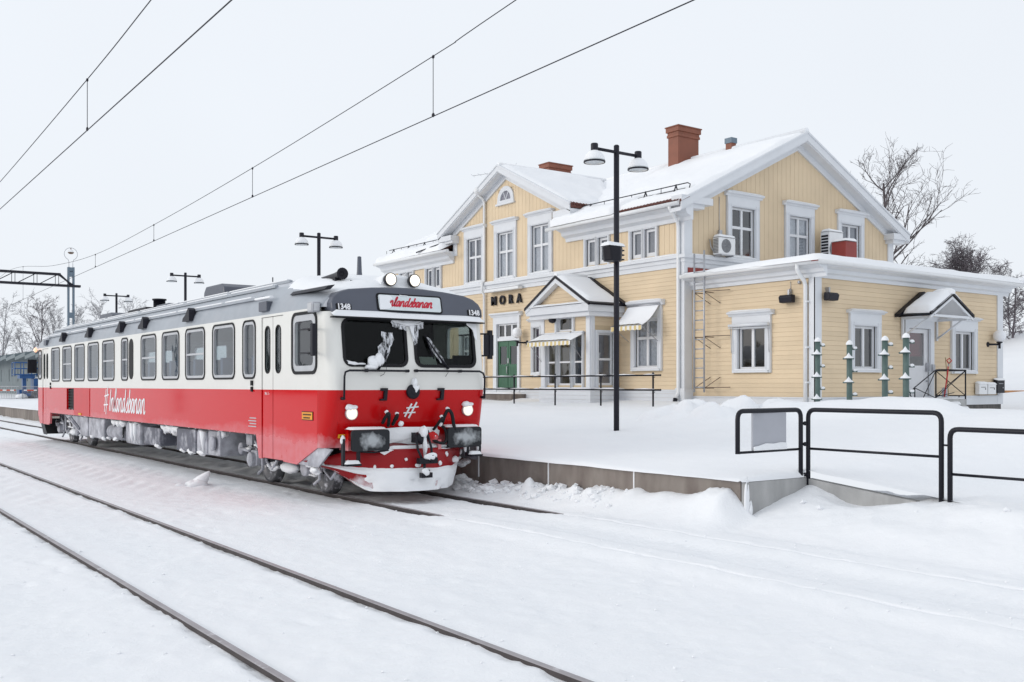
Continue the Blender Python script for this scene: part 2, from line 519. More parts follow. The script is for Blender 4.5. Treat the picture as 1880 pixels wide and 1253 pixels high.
class MB:
    def __init__(s):
        s.v, s.f, s.m, s.s = [], [], [], []

    def add(s, vs, fs, mi=0, smooth=False):
        o = len(s.v)
        s.v.extend([tuple(v) for v in vs])
        for f in fs:
            s.f.append([i + o for i in f])
            s.m.append(mi)
            s.s.append(smooth)
        return s

    def box(s, x0, x1, y0, y1, z0, z1, mi=0):
        return s.add([(x0, y0, z0), (x1, y0, z0), (x1, y1, z0), (x0, y1, z0), (x0, y0, z1), (x1, y0, z1), (x1, y1, z1), (x0, y1, z1)],
                     [(0, 3, 2, 1), (4, 5, 6, 7), (0, 1, 5, 4), (1, 2, 6, 5), (2, 3, 7, 6), (3, 0, 4, 7)], mi)

    def fbox(s, F, u0, u1, v0, v1, n0, n1, mi=0):
        c = [F(u, v, n) for n in (n0, n1) for (u, v) in ((u0, v0), (u1, v0), (u1, v1), (u0, v1))]
        return s.add(c, [(0, 3, 2, 1), (4, 5, 6, 7), (0, 1, 5, 4), (1, 2, 6, 5), (2, 3, 7, 6), (3, 0, 4, 7)], mi)

    def prism(s, F, poly, n0, n1, mi=0, smooth=False):
        k = len(poly)
        c = [F(u, v, n0) for u, v in poly] + [F(u, v, n1) for u, v in poly]
        fs = [tuple(range(k))[::-1], tuple(range(k, 2 * k))]
        s.add(c, fs, mi)
        o = len(s.v) - 2 * k
        for i in range(k):
            j = (i + 1) % k
            s.f.append([o + i, o + j, o + k + j, o + k + i])
            s.m.append(mi)
            s.s.append(smooth)
        return s

    def panel(s, F, outline, holes, n0, n1, mi=0):
        """flat sheet with holes: two faces plus the edges of every loop"""
        loops = [outline] + holes
        polys = [[Vector((u, v, 0)) for u, v in lp] for lp in loops]
        tris = geometry.tessellate_polygon(polys)
        flat = [p for lp in loops for p in lp]
        k = len(flat)
        c = [F(u, v, n0) for u, v in flat] + [F(u, v, n1) for u, v in flat]
        fs = [tuple(t) for t in tris] + [tuple(i + k for i in t) for t in tris]
        b = 0
        for lp in loops:
            for i in range(len(lp)):
                j = (i + 1) % len(lp)
                fs.append((b + i, b + j, k + b + j, k + b + i))
            b += len(lp)
        return s.add(c, fs, mi)

    def tube(s, pts, r, seg=8, mi=0, cap=True, closed=False):
        pts = [Vector(p) for p in pts]
        k = len(pts)
        rs = r if isinstance(r, (list, tuple)) else [r] * k
        base = len(s.v)
        prev = None
        for i, p in enumerate(pts):
            if closed:
                d = pts[(i + 1) % k] - pts[i - 1]
            else:
                d = pts[min(i + 1, k - 1)] - pts[max(i - 1, 0)]
            d.normalize()
            if prev is None:
                a = Vector((0, 0, 1)) if abs(d.z) < 0.9 else Vector((1, 0, 0))
                a = (a - d * a.dot(d)).normalized()
            else:
                a = (prev - d * prev.dot(d)).normalized()
            prev = a
            b = d.cross(a)
            for q in range(seg):
                t = 2 * math.pi * q / seg
                s.v.append(tuple(p + (a * math.cos(t) + b * math.sin(t)) * rs[i]))
        rng_ = k if closed else k - 1
        for i in range(rng_):
            i2 = (i + 1) % k
            for q in range(seg):
                q2 = (q + 1) % seg
                s.f.append([base + i * seg + q, base + i * seg + q2, base + i2 * seg + q2, base + i2 * seg + q])
                s.m.append(mi)
                s.s.append(True)
        if cap and not closed:
            s.f.append([base + q for q in range(seg)][::-1])
            s.f.append([base + (k - 1) * seg + q for q in range(seg)])
            s.m += [mi, mi]
            s.s += [False, False]
        return s

    def lathe(s, c, axis, prof, seg=16, mi=0, smooth=True):
        """prof: (radius, distance along axis)"""
        d = Vector(axis).normalized()
        a = Vector((0, 0, 1)) if abs(d.z) < 0.9 else Vector((1, 0, 0))
        a = (a - d * a.dot(d)).normalized()
        b = d.cross(a)
        c = Vector(c)
        base = len(s.v)
        for r, h in prof:
            for q in range(seg):
                t = 2 * math.pi * q / seg
                s.v.append(tuple(c + d * h + (a * math.cos(t) + b * math.sin(t)) * max(r, 1e-4)))
        for i in range(len(prof) - 1):
            for q in range(seg):
                q2 = (q + 1) % seg
                s.f.append([base + i * seg + q, base + i * seg + q2, base + (i + 1) * seg + q2, base + (i + 1) * seg + q])
                s.m.append(mi)
                s.s.append(smooth)
        return s

    def blob(s, c, r, seed=0, nu=14, nv=9, amp=0.15, mi=0, zmin=None):
        rx, ry, rz = r
        rd = random.Random(seed)
        ph = [rd.uniform(0, 6.28) for _ in range(6)]
        vs = []
        for j in range(nv + 1):
            th = math.pi * j / nv
            for i in range(nu):
                p = 2 * math.pi * i / nu
                k = 1 + amp * (math.sin(2 * p + ph[0]) * math.sin(th + ph[1]) + 0.6 * math.sin(3 * p + ph[2]) * math.sin(2 * th + ph[3]) + 0.4 * math.sin(5 * p + ph[4]) * math.sin(3 * th))
                z = c[2] + rz * math.cos(th) * k
                if zmin is not None:
                    z = max(z, zmin)
                vs.append((c[0] + rx * math.sin(th) * math.cos(p) * k, c[1] + ry * math.sin(th) * math.sin(p) * k, z))
        fs = []
        for j in range(nv):
            for i in range(nu):
                i2 = (i + 1) % nu
                fs.append((j * nu + i, (j + 1) * nu + i, (j + 1) * nu + i2, j * nu + i2))
        return s.add(vs, fs, mi, True)

    def mesh(s, name, mats, origin=(0, 0, 0), recalc=True, merge=False):
        me = bpy.data.meshes.new(name)
        o = Vector(origin)
        me.from_pydata([(v[0] - o.x, v[1] - o.y, v[2] - o.z) for v in s.v], [], s.f)
        for mt in (mats if isinstance(mats, (list, tuple)) else [mats]):
            me.materials.append(mt)
        me.polygons.foreach_set("material_index", s.m)
        me.polygons.foreach_set("use_smooth", s.s)
        if recalc:
            bm = bmesh.new()
            bm.from_mesh(me)
            if merge:
                bmesh.ops.remove_doubles(bm, verts=bm.verts, dist=1e-4)
            bmesh.ops.recalc_face_normals(bm, faces=bm.faces)
            bm.to_mesh(me)
            bm.free()
        me.update()
        return me

def props(o, label=None, cat=None, group=None, kind=None):
    if label: o['label'] = label
    if cat: o['category'] = cat
    if group: o['group'] = group
    if kind: o['kind'] = kind
    return o

def thing(name, label, cat, loc=(0, 0, 0), group=None):
    o = bpy.data.objects.new(name, None)
    o.empty_display_size = 0.2
    o.location = loc
    COL.objects.link(o)
    WL[o.name] = Vector(loc)
    return props(o, label, cat, group)

def part(name, mb, mats, parent, label=None, kind=None, bevel=0, recalc=True, merge=False):
    org = WL[parent.name]
    me = mb.mesh(name, mats, org, recalc, merge)
    o = bpy.data.objects.new(name, me)
    COL.objects.link(o)
    o.parent = parent
    WL[o.name] = org
    if bevel:
        b = o.modifiers.new("bevel", 'BEVEL')
        b.width, b.segments, b.limit_method = bevel, 2, 'ANGLE'
    return props(o, label, None, None, kind)

def solo(name, mb, mats, label, cat, loc=(0, 0, 0), group=None, kind=None, bevel=0, recalc=True):
    me = mb.mesh(name, mats, loc, recalc)
    o = bpy.data.objects.new(name, me)
    o.location = loc
    COL.objects.link(o)
    WL[o.name] = Vector(loc)
    if bevel:
        b = o.modifiers.new("bevel", 'BEVEL')
        b.width, b.segments, b.limit_method = bevel, 2, 'ANGLE'
    return props(o, label, cat, group, kind)

def inst(name, mesh, parent, loc=(0, 0, 0), scale=None, rotz=0):
    """another object on a shared mesh, placed relative to its parent"""
    o = bpy.data.objects.new(name, mesh)
    COL.objects.link(o)
    o.parent = parent
    o.location = loc
    if scale: o.scale = scale
    if rotz: o.rotation_euler = (0, 0, rotz)
    WL[o.name] = WL[parent.name] + Vector(loc)
    return o

def copy_tree(o, loc=None, label=None, parent=None, rotz=None):
    c = o.copy()
    COL.objects.link(c)
    if parent is not None: c.parent = parent
    if loc is not None: c.location = loc
    if rotz is not None: c.rotation_euler = (0, 0, rotz)
    if label: c['label'] = label
    for ch in list(o.children):
        copy_tree(ch, parent=c)
    return c

def FX(X):                    # a wall facing the tracks: u = Y, v = Z, n grows towards -X
    return lambda u, v, n=0.0: (X - n, u, v)

def FY(Y):                    # a wall facing the viewer's end: u = X, v = Z, n grows towards -Y
    return lambda u, v, n=0.0: (u, Y - n, v)

def rr(u0, u1, v0, v1, r, seg=5):
    p = []
    for cx, cy, a in ((u1 - r, v1 - r, 0), (u0 + r, v1 - r, 90), (u0 + r, v0 + r, 180), (u1 - r, v0 + r, 270)):
        for i in range(seg + 1):
            t = R(a + 90 * i / seg)
            p.append((cx + r * math.cos(t), cy + r * math.sin(t)))
    return p

def rect(u0, u1, v0, v1):
    return [(u0, v0), (u1, v0), (u1, v1), (u0, v1)]

def smooth(a, b, x):
    t = np.clip((x - a) / (b - a), 0, 1)
    return t * t * (3 - 2 * t)

def vnoise(x, y, seed=0):
    x = np.asarray(x, float); y = np.asarray(y, float)
    xi = np.floor(x).astype(np.int64); yi = np.floor(y).astype(np.int64)
    xf = x - xi; yf = y - yi
    def h(a, b):
        n = (a * 374761393 + b * 668265263 + seed * 974634777) & 0xFFFFFFFF
        n = ((n ^ (n >> 13)) * 1274126177) & 0xFFFFFFFF
        return ((n ^ (n >> 16)) & 0xFFFF) / 65535.0
    u = xf * xf * (3 - 2 * xf); w = yf * yf * (3 - 2 * yf)
    return (h(xi, yi) * (1 - u) + h(xi + 1, yi) * u) * (1 - w) + (h(xi, yi + 1) * (1 - u) + h(xi + 1, yi + 1) * u) * w - 0.5

def fbm(x, y, seed=0, octv=4):
    s = 0; a = 1.0
    for k in range(octv):
        s = s + a * vnoise(np.asarray(x) * 2 ** k, np.asarray(y) * 2 ** k, seed + k * 17)
        a *= 0.5
    return s

def grid_mesh(name, X, Y, Z, mats, keep=None, origin=(0, 0, 0)):
    ny, nx = X.shape
    me = bpy.data.meshes.new(name)
    co = np.stack([X - origin[0], Y - origin[1], Z - origin[2]], -1).reshape(-1, 3)
    idx = np.arange(ny * nx).reshape(ny, nx)
    q = np.stack([idx[:-1, :-1], idx[:-1, 1:], idx[1:, 1:], idx[1:, :-1]], -1).reshape(-1, 4)
    if keep is not None:
        q = q[keep.reshape(-1)]
    me.vertices.add(len(co))
    me.vertices.foreach_set("co", co.reshape(-1))
    me.loops.add(q.size)
    me.loops.foreach_set("vertex_index", q.reshape(-1))
    me.polygons.add(len(q))
    me.polygons.foreach_set("loop_start", np.arange(0, q.size, 4))
    me.polygons.foreach_set("loop_total", np.full(len(q), 4))
    me.update(calc_edges=True)
    me.polygons.foreach_set("use_smooth", np.ones(len(q), bool))
    me.materials.append(mats)
    o = bpy.data.objects.new(name, me)
    o.location = origin
    COL.objects.link(o)
    WL[o.name] = Vector(origin)
    return o

def snow_quad(mb, p00, p10, p11, p01, th, nu, nv, seed=0, edge=0.18, wav=0.06, mi=0):
    """snow lying on a quad: thick inside, rounded down at a ragged edge"""
    p00, p10, p11, p01 = map(Vector, (p00, p10, p11, p01))
    nrm = (p10 - p00).cross(p01 - p00).normalized()
    if nrm.z < 0: nrm = -nrm
    lu = (p10 - p00).length; lv = (p01 - p00).length
    vs = []
    for j in range(nv + 1):
        t = j / nv
        for i in range(nu + 1):
            s_ = i / nu
            p = (p00 * (1 - s_) + p10 * s_) * (1 - t) + (p01 * (1 - s_) + p11 * s_) * t
            d = min(s_ * lu, (1 - s_) * lu, t * lv, (1 - t) * lv)
            k = min(1.0, d / edge) if edge > 0 else 1
            k = math.sqrt(max(0.0, 1 - (1 - k) ** 2))
            nz_ = float(fbm(s_ * lu * 1.3, t * lv * 1.3, seed, 3))
            h = th * k * (1 + 0.5 * nz_)
            q = p + nrm * (h + 0.004)
            if d < 1e-6:
                w = float(vnoise(s_ * lu * 3, t * lv * 3, seed + 5)) * wav
                c = (p00 + p10 + p11 + p01) / 4
                dirv = (c - p).normalized()
                q = q + dirv * (abs(w) * 1.0)
            vs.append(tuple(q))
    fs = []
    for j in range(nv):
        for i in range(nu):
            a = j * (nu + 1) + i
            fs.append((a, a + 1, a + nu + 2, a + nu + 1))
    mb.add(vs, fs, mi, True)
    return mb

def text_mesh(mb, txt, size, F, u, v, n0, n1, mi=0, align='CENTER', bold=0.0, sx=1.0, shear=0.0):
    cu = bpy.data.curves.new("lettering", 'FONT')
    cu.body = txt
    cu.size = size
    cu.align_x = align
    cu.align_y = 'CENTER'
    cu.extrude = 0.5
    cu.offset = bold
    cu.shear = shear
    cu.resolution_u = 3
    ob = bpy.data.objects.new("lettering", cu)
    me = bpy.data.meshes.new_from_object(ob)
    vs = [F(u + c.co.x * sx, v + c.co.y, n0 + (c.co.z + 0.5) * (n1 - n0)) for c in me.vertices]
    mb.add(vs, [tuple(p.vertices) for p in me.polygons], mi)
    bpy.data.objects.remove(ob)
    bpy.data.meshes.remove(me)
    bpy.data.curves.remove(cu)
    return mb

# brush-script alphabet drawn as single strokes: (strokes, advance)
GL = {
 'I': ([[(.30, 1.72), (.22, .9), (.12, 0.0)]], .44),
 'n': ([[(.05, 1.0), (.02, .5), (.0, .0)], [(.02, .45), (.22, .95), (.40, .98), (.42, .5), (.40, .12), (.50, .0), (.66, .2)]], .66),
 'l': ([[(.0, .15), (.20, 1.0), (.32, 1.62), (.25, 1.72), (.14, 1.3), (.10, .4), (.18, .0), (.36, .2)]], .38),
 'a': ([[(.46, .9), (.28, 1.0), (.08, .7), (.04, .2), (.16, .0), (.36, .35), (.48, .95)], [(.5, 1.0), (.44, .3), (.52, .0), (.68, .2)]], .68),
 'd': ([[(.46, .9), (.28, 1.0), (.08, .7), (.04, .2), (.16, .0), (.36, .35), (.50, .95)], [(.62, 1.72), (.53, 1.0), (.46, .3), (.54, .0), (.70, .2)]], .70),
 's': ([[(.0, .2), (.22, .7), (.36, 1.05), (.36, .7), (.44, .3), (.30, .0), (.08, .05)]], .50),
 'b': ([[(.22, 1.72), (.11, .9), (.04, .3), (.14, .0), (.36, .2), (.46, .7), (.38, .98), (.14, .6)]], .54),
 '#': ([[(.30, 1.75), (.08, -.1)], [(.66, 1.95), (.42, -.3)], [(-.02, 1.15), (.92, 1.30)], [(-.12, .45), (.82, .50)]], 1.10),
}

def catmull(p, k=5):
    if len(p) < 3: return p
    q = [p[0]] + list(p) + [p[-1]]
    out = []
    for i in range(1, len(q) - 2):
        p0, p1, p2, p3 = q[i - 1], q[i], q[i + 1], q[i + 2]
        for j in range(k):
            t = j / k
            out.append(tuple(0.5 * (2 * p1[a] + (p2[a] - p0[a]) * t + (2 * p0[a] - 5 * p1[a] + 4 * p2[a] - p3[a]) * t * t + (3 * p1[a] - p0[a] - 3 * p2[a] + p3[a]) * t ** 3) for a in (0, 1)))
    out.append(p[-1])
    return out

def script(mb, txt, F, u, v, xh, n, width, sx=1.0, slant=0.25, mi=0, flip=1, skip=0):
    """brush lettering as flat ribbons; every stroke lies a hair above the one before"""
    pen = 0.0
    k = 0
    for ci, ch in enumerate(txt):
        strokes, adv = GL[ch]
        if ci >= skip:
            for st in strokes:
                pts = catmull(st)
                pts = [((pen + x + slant * y) * sx * xh, y * xh) for x, y in pts]
                nn = n + 0.0006 * (k % 7)
                k += 1
                vs, fs = [], []
                L = len(pts)
                for i, (x, y) in enumerate(pts):
                    a = pts[max(i - 1, 0)]; b = pts[min(i + 1, L - 1)]
                    dx, dy = b[0] - a[0], b[1] - a[1]
                    ln = math.hypot(dx, dy) or 1
                    w = width * (0.72 + 0.4 * abs(dy) / ln) * (0.8 if i in (0, L - 1) else 1) / 2
                    ox, oy = -dy / ln * w, dx / ln * w
                    vs.append(F(u + flip * (x + ox), v + y + oy, nn))
                    vs.append(F(u + flip * (x - ox), v + y - oy, nn))
                for i in range(L - 1):
                    fs.append((2 * i, 2 * i + 1, 2 * i + 3, 2 * i + 2))
                mb.add(vs, fs, mi)
        pen += adv
    return mb

# ------------------------------------------------------------------ ground: snow between and beside the tracks
def lin(a, b, step):
    return np.arange(a, b - 1e-9, step)

def pz(X):                       # height of the snow on the platform by distance from its edge
    return np.interp(X, [9.8, 10.2, 12, 14.85, 17, 20, 23, 26, 30, 34, 45, 58, 72, 100, 160],
                     [0.64, 0.67, 0.74, 0.85, 1.0, 1.22, 1.28, 1.2, 1.04, 0.92, 1.25, 2.6, 5.6, 7.4, 9])

def hill_fade(Y):
    return 1 - smooth(70, 130, Y)

RAILS = (2.527, 4.03, 7.49, 8.995)

def track_z(X, Y):
    z = -0.03 + 0.018 * fbm(X * 0.7, Y * 0.5, 3, 4) + 0.015 * fbm(X * 5, Y * 4, 9, 4) * smooth(-3, 0.5, X)
    # ruts left by a snow machine, with lug marks across them
    for xc, w, a in ((1.55, .28, .016), (3.28, .42, .014), (5.25, .36, .018), (6.25, .34, .015), (8.25, .46, .018)):
        m = np.exp(-((X - xc) / w) ** 4)
        nn = 0.5 + vnoise(X * 1.3, Y * 0.45, int(xc * 10))
        z = z + m * a * nn * np.sin(2 * np.pi * (Y + 0.35 * (X - xc) + 0.05 * vnoise(X * 3, Y * 2, 4)) / 0.17) - m * 0.008
    near = smooth(-1, 1.5, X) * (1 - smooth(16, 24, Y))
    # scattered boot prints and scuffs
    u1 = X * 2.6 + 0.8 * vnoise(X, Y, 5); v1 = Y * 1.7
    cell = vnoise(np.floor(u1) * 1.0 + .5, np.floor(v1) + .5, 71)
    fx = u1 - np.floor(u1) - .5; fy = v1 - np.floor(v1) - .5
    z = z - near * 0.022 * (cell > 0.22) * np.exp(-(fx / 0.16) ** 2 - (fy / 0.24) ** 2)
    z = z + near * 0.012 * np.clip(fbm(X * 9, Y * 7, 91, 3) - 0.18, 0, 1) * 2
    # snow cleared away beside the used rails
    for i, xr in enumerate(RAILS):
        if i < 2:
            c = np.exp(-((X - xr + 0.045) / 0.035) ** 2) * 0.036 * np.clip(0.65 + 1.3 * vnoise(Y * 2.5, X * 0 + i, 8) + 0.8 * vnoise(Y * 9, X * 0 + i, 18), 0, 1.3)
            c = c + np.exp(-((X - xr - 0.05) / 0.03) ** 2) * 0.012
            z = z - c
            z = np.where(np.abs(X - xr) < 0.05, np.minimum(z, -0.014), z)
        else:
            y0 = 12.4 if i == 2 else 11.7
            on = smooth(y0 - 1.1, y0 + 0.35, Y + 0.5 * vnoise(Y * 2.2, Y * 0 + i, 5) + 0.25 * vnoise(Y * 7, Y * 0 + i, 15))
            z = z - on * np.exp(-((X - xr + 0.05) / 0.05) ** 2) * 0.075
            rid = 0.062 * np.exp(-((X - xr) / 0.42) ** 4) * (1 - on)
            grv = 0.030 * np.exp(-((X - xr + 0.100) / 0.014) ** 2) * (1 - on) * (0.5 + vnoise(Y * 1.5, Y * 0 + 2, 6)) * 1.5
            z = z + rid - grv
            z = np.where((np.abs(X - xr) < 0.045) & (on > 0.72), np.minimum(z, -0.03), z)
    # bank against the platform wall
    foot = np.interp(Y, [6, 8.9, 10.6, 12.0, 12.8, 14.7, 20, 60], [.42, .42, .36, .30, .24, .13, .10, .10])
    foot = foot * (1 + 0.55 * fbm(Y * 1.8, X * 0.6, 21, 4) * smooth(9.0, 11.5, Y)) 
    lump = np.clip(fbm(X * 3.4, Y * 3.4, 33, 4) - 0.02, 0, 1) * smooth(9.35, 9.75, X) * smooth(10.8, 12, Y) * (1 - smooth(15, 18, Y))
    side = smooth(9.12, 9.92, X) * foot + 0.30 * lump
    # ploughed bank below the end of the ramp
    bank = smooth(8.95, 11.0, X) ** 1.25 * (0.43 + 0.07 * fbm(X * 1.1, Y * 1.1, 41, 3)) * smooth(-8, 2, Y)
    dip = 0.10 * np.exp(-((X - 11.1) / 0.45) ** 2 - ((Y - 7.75) / 0.55) ** 2)
    up = 0.13 * np.exp(-((X - 11.25) / 0.3) ** 2 - ((Y - 8.5) / 0.25) ** 2)
    bank = bank - dip + up + 0.05 * smooth(9.4, 10.6, X) * fbm(X * 2.2, Y * 2.2, 44, 4) * (1 - smooth(7.8, 8.4, Y) * 0.6)
    w = np.where(X < 9.97, smooth(8.35, 8.85, Y), (Y > 8.66) * 1.0)
    z = z + side * w + bank * (1 - w)
    mnd = np.exp(-((X - 9.85) / 0.46) ** 2 - ((Y - 9.02) / 0.36) ** 2) * (X < 10.0)
    z = z + mnd * (0.13 + 0.14 * fbm(X * 3.3, Y * 3.3, 47, 4))
    z = z + 0.06 * smooth(7.3, 6.8, Y) * smooth(10.3, 10.9, X)
    # slope away far to the left
    return z

xs = np.unique(np.concatenate([lin(-400, -40, 40), lin(-40, -6, 4), lin(-6, 0.4, 0.25), lin(0.4, 11.6, 0.042), [11.6, 11.8, 12.1]] + [[r - .118, r - .1, r - .082] for r in RAILS[2:]]))
ys = np.concatenate([lin(-60, 0, 4), lin(0, 2.6, 0.25), lin(2.6, 17, 0.045), lin(17, 40, 0.14), lin(40, 90, 0.8), lin(90, 900, 30), [900]])
GX, GY = np.meshgrid(xs, ys)
keep = ~((0.5 * (GX[:-1, :-1] + GX[1:, 1:]) > 10.06) & (0.5 * (GY[:-1, :-1] + GY[1:, 1:]) > 8.66))
props(grid_mesh("snow_ground", GX, GY, track_z(GX, GY), M['snowg'], keep), "trodden snow over the railway tracks", None, None, 'structure')

MOUND = ((18.4, 14.55), (19.2, 13.8), (20.1, 12.95), (20.55, 12.4))

def plat_z(X, Y):
    z = pz(X)
    hf = hill_fade(Y)
    z = np.where(X > 40, 1.25 + (z - 1.25) * hf, z)
    ramp = np.clip(8.64 - Y, 0, 30)
    low = z - 0.112 * ramp
    z = np.where(ramp > 0, np.maximum(low, 0.30 + 0.3 * smooth(14, 30, X)), z)
    z = z + 0.035 * fbm(X * 0.45, Y * 0.35, 51, 4) + 0.022 * fbm(X * 2.2, Y * 1.4, 57, 3) * (X < 40)
    z = z + 0.35 * fbm(X * 0.09, Y * 0.09, 61, 3) * smooth(42, 60, X)
    # shovelled heap by the station corner, made of rounded lumps
    d2 = ((X - 17.6) / 1.35) ** 2 + ((Y - 16.3) / 1.6) ** 2
    env = np.exp(-d2 ** 1.5)
    z = z + env * (0.24 + 0.22 * np.abs(fbm(X * 2.0, Y * 2.0, 71, 3)) + 0.08 * fbm(X * 5, Y * 5, 73, 2))
    for cx, cy, r, h in ((16.7, 17.2, .45, .16), (17.4, 16.7, .5, .20), (18.0, 15.75, .45, .22), (18.5, 15.2, .33, .17), (17.0, 15.7, .5, .12), (16.9, 16.5, .28, .10)):
        d = ((X - cx) ** 2 + (Y - cy) ** 2) / r ** 2
        z = z + h * np.sqrt(np.clip(1 - d, 0, 1))
    # long ploughed mound in front of the annex
    best = np.full_like(z, 99.0)
    for (ax, ay), (bx, by) in zip(MOUND[:-1], MOUND[1:]):
        t = np.clip(((X - ax) * (bx - ax) + (Y - ay) * (by - ay)) / ((bx - ax) ** 2 + (by - ay) ** 2), 0, 1)
        best = np.minimum(best, np.hypot(X - ax - t * (bx - ax), Y - ay - t * (by - ay)))
    z = z + 0.33 * np.exp(-(best / 0.62) ** 2.4) * (1 + 0.25 * fbm(X * 1.2, Y * 1.2, 81, 3))
    # snow packed against the walls
    z = z + 0.06 * smooth(22.2, 23.0, X) * (1 - smooth(23.4, 24, X)) * smooth(22, 23, Y)
    return z

xs = np.concatenate([[9.83, 9.86, 9.90, 9.96], lin(10.03, 11.13, 0.06), [11.13], lin(11.19, 20.8, 0.075), lin(20.8, 36, 0.3), lin(36, 80, 1.5), lin(80, 420, 20)])
ys = np.concatenate([lin(-60, 0, 4), lin(0, 4, 0.3), lin(4, 8.56, 0.08), [8.56, 8.59, 8.63], lin(8.7, 18.5, 0.075), lin(18.5, 40, 0.22), lin(40, 140, 1.0), lin(140, 900, 40), [900]])
GX, GY = np.meshgrid(xs, ys)
GZ = plat_z(GX, GY)
edge = np.clip((GX - 9.83) / 0.13, 0, 1)
lip = 0.606 + (GZ - 0.606) * np.sqrt(1 - (1 - edge) ** 2) + 0.012 * (edge < 0.9) * vnoise(GY * 2.5, GX * 4, 3)
GZ = np.where((GY > 8.6) & (edge < 1), lip, GZ)
e2 = np.clip((GY - 8.56) / 0.14, 0, 1)
GZ = np.where((GX < 11.1) & (e2 < 1), 0.606 + (GZ - 0.606) * np.sqrt(1 - (1 - e2) ** 2), GZ)
GX2 = GX + np.where(GX < 9.87, 0.018 * vnoise(GY * 3, GY * 0, 91), 0)
cx = 0.5 * (GX[:-1, :-1] + GX[1:, 1:]); cy = 0.5 * (GY[:-1, :-1] + GY[1:, 1:])
keep = ~((cx < 11.13) & (cy < 8.56))
props(grid_mesh("platform_snow", GX2, GY, GZ, M['snow'], keep), "smooth snow covering the platform and the yard", None, None, 'structure')

# platform edge of concrete panels
plat = thing("railway_platform", "low concrete platform edge beside the red train", None, (9.9, 8.64, 0))
plat['kind'] = 'structure'
mb = MB()
mb.box(9.905, 10.055, 8.64 + 0.008, 10.65 - 0.008, -0.3, 0.6)
pm = mb.mesh("concrete_panel", M['conc'], (9.9, 8.64, 0))
y = 8.64
k = 0
while y < 80:
    inst("concrete_panel", pm, plat, (0.004 * ((k * 7) % 3 - 1), y - 8.64, 0))
    y += 2.01
    k += 1
mb = MB()
for k in range(1, 6):
    mb.box(9.895, 9.93, 8.64 + 2.01 * k - 0.014, 8.64 + 2.01 * k + 0.010, 0.22, 0.6)
part("joint_snow", mb, M['snow'], plat, kind='stuff')
mb = MB()
mb.box(9.905, 11.2, 8.56, 8.64, -0.3, 0.6)
part("end_wall", mb, M['conc2'], plat, "pale concrete end wall of the platform", bevel=0.01)
mb = MB()
mb.prism(lambda u, v, n=0: (11.13 + n, u, v), [(8.56, -0.3), (8.56, 0.585), (6.95, 0.425), (6.95, -0.3)], 0, 0.12)
part("ramp_wall", mb, M['conc2'], plat, "sloping pale concrete curb of the ramp")
mb = MB()
mb.blob((9.93, 8.57, 0.36), (0.035, 0.03, 0.24), 4, amp=0.3)
mb.blob((9.98, 8.55, 0.22), (0.04, 0.025, 0.12), 9, amp=0.3)
part("stuck_snow", mb, M['snow'], plat, kind='stuff')

# rails
def track(label, xc, y0, y1, hx):
    t = thing("railway_track", label, None, (xc, 0, 0))
    t['kind'] = 'structure'
    for sgn in (-1, 1):
        x = xc + sgn * 0.7525
        mb = MB()
        prof = [(-.028, -.04), (-.028, -.005), (-.023, 0.0), (.023, 0.0), (.028, -.005), (.028, -.04), (.010, -.055), (.010, -.14), (-.010, -.14), (-.010, -.055)]
        F = lambda u, v, n=0: (x + u, n, v)
        mb.prism(F, prof, y0, y1)
        mi = [0] * len(mb.f)
        for i, f in enumerate(mb.f):
            zz = [mb.v[q][2] for q in f]
            mi[i] = 0 if min(zz) > -0.02 else 1
        mb.m = mi
        part("rail", mb, [M['railtop'], M['railside']], t)
    return t
track("bare steel track curving out of the lower edge, nearest the viewer", 3.2785, -30, 400, 0)
track("snow-buried track under the red train", 8.2425, -30, 400, 0)

# broken clods of snow: along the foot of the platform wall and sprinkled over the trodden snow
mb = MB()
rd = random.Random(77)
def clod(x, y, z, r):
    k = len(mb.v)
    vs = []
    for (a, b, c) in ((1, 0, 0), (-1, 0, 0), (0, 1, 0), (0, -1, 0), (0, 0, 1), (0, 0, -1), (.7, .7, .3), (-.7, .6, .4), (.6, -.7, .45), (-.6, -.7, .3)):
        q = r * rd.uniform(.7, 1.2)
        vs.append((x + a * q, y + b * q, z + c * q * .8))
    mb.add(vs, [(0, 6, 4), (6, 2, 4), (2, 7, 4), (7, 1, 4), (1, 9, 4), (9, 3, 4), (3, 8, 4), (8, 0, 4), (0, 5, 6), (6, 5, 2), (2, 5, 7), (7, 5, 1), (1, 5, 9), (9, 5, 3), (3, 5, 8), (8, 5, 0)], 0, False)
def tz(x, y): return float(track_z(np.array([x]), np.array([y]))[0])
spots = []
for k in range(150):
    y = rd.uniform(10.6, 15.2)
    spots.append((rd.uniform(9.45, 9.9) if y > 11 else rd.uniform(9.2, 9.85), y, rd.choice((.02, .03, .04, .06, .09)) * rd.uniform(.7, 1.2)))
for k in range(9):
    spots.append((rd.uniform(9.7, 11.0), rd.uniform(5.0, 8.4), rd.choice((.012, .015, .02, .03, .045))))
for k in range(520):
    spots.append((rd.choice((rd.uniform(1, 9), rd.choice(RAILS) + rd.gauss(0, .16))), 3 + 12 * rd.random() ** 1.3, rd.uniform(.006, .018)))
P = np.array(spots)
ZZ = track_z(P[:, 0], P[:, 1])
for (x, y, r), z in zip(spots, ZZ): clod(x, y, float(z) + r * rd.uniform(-.3, .3), r)
solo("snow_clods", mb, M['snow'], None, None, kind='stuff')

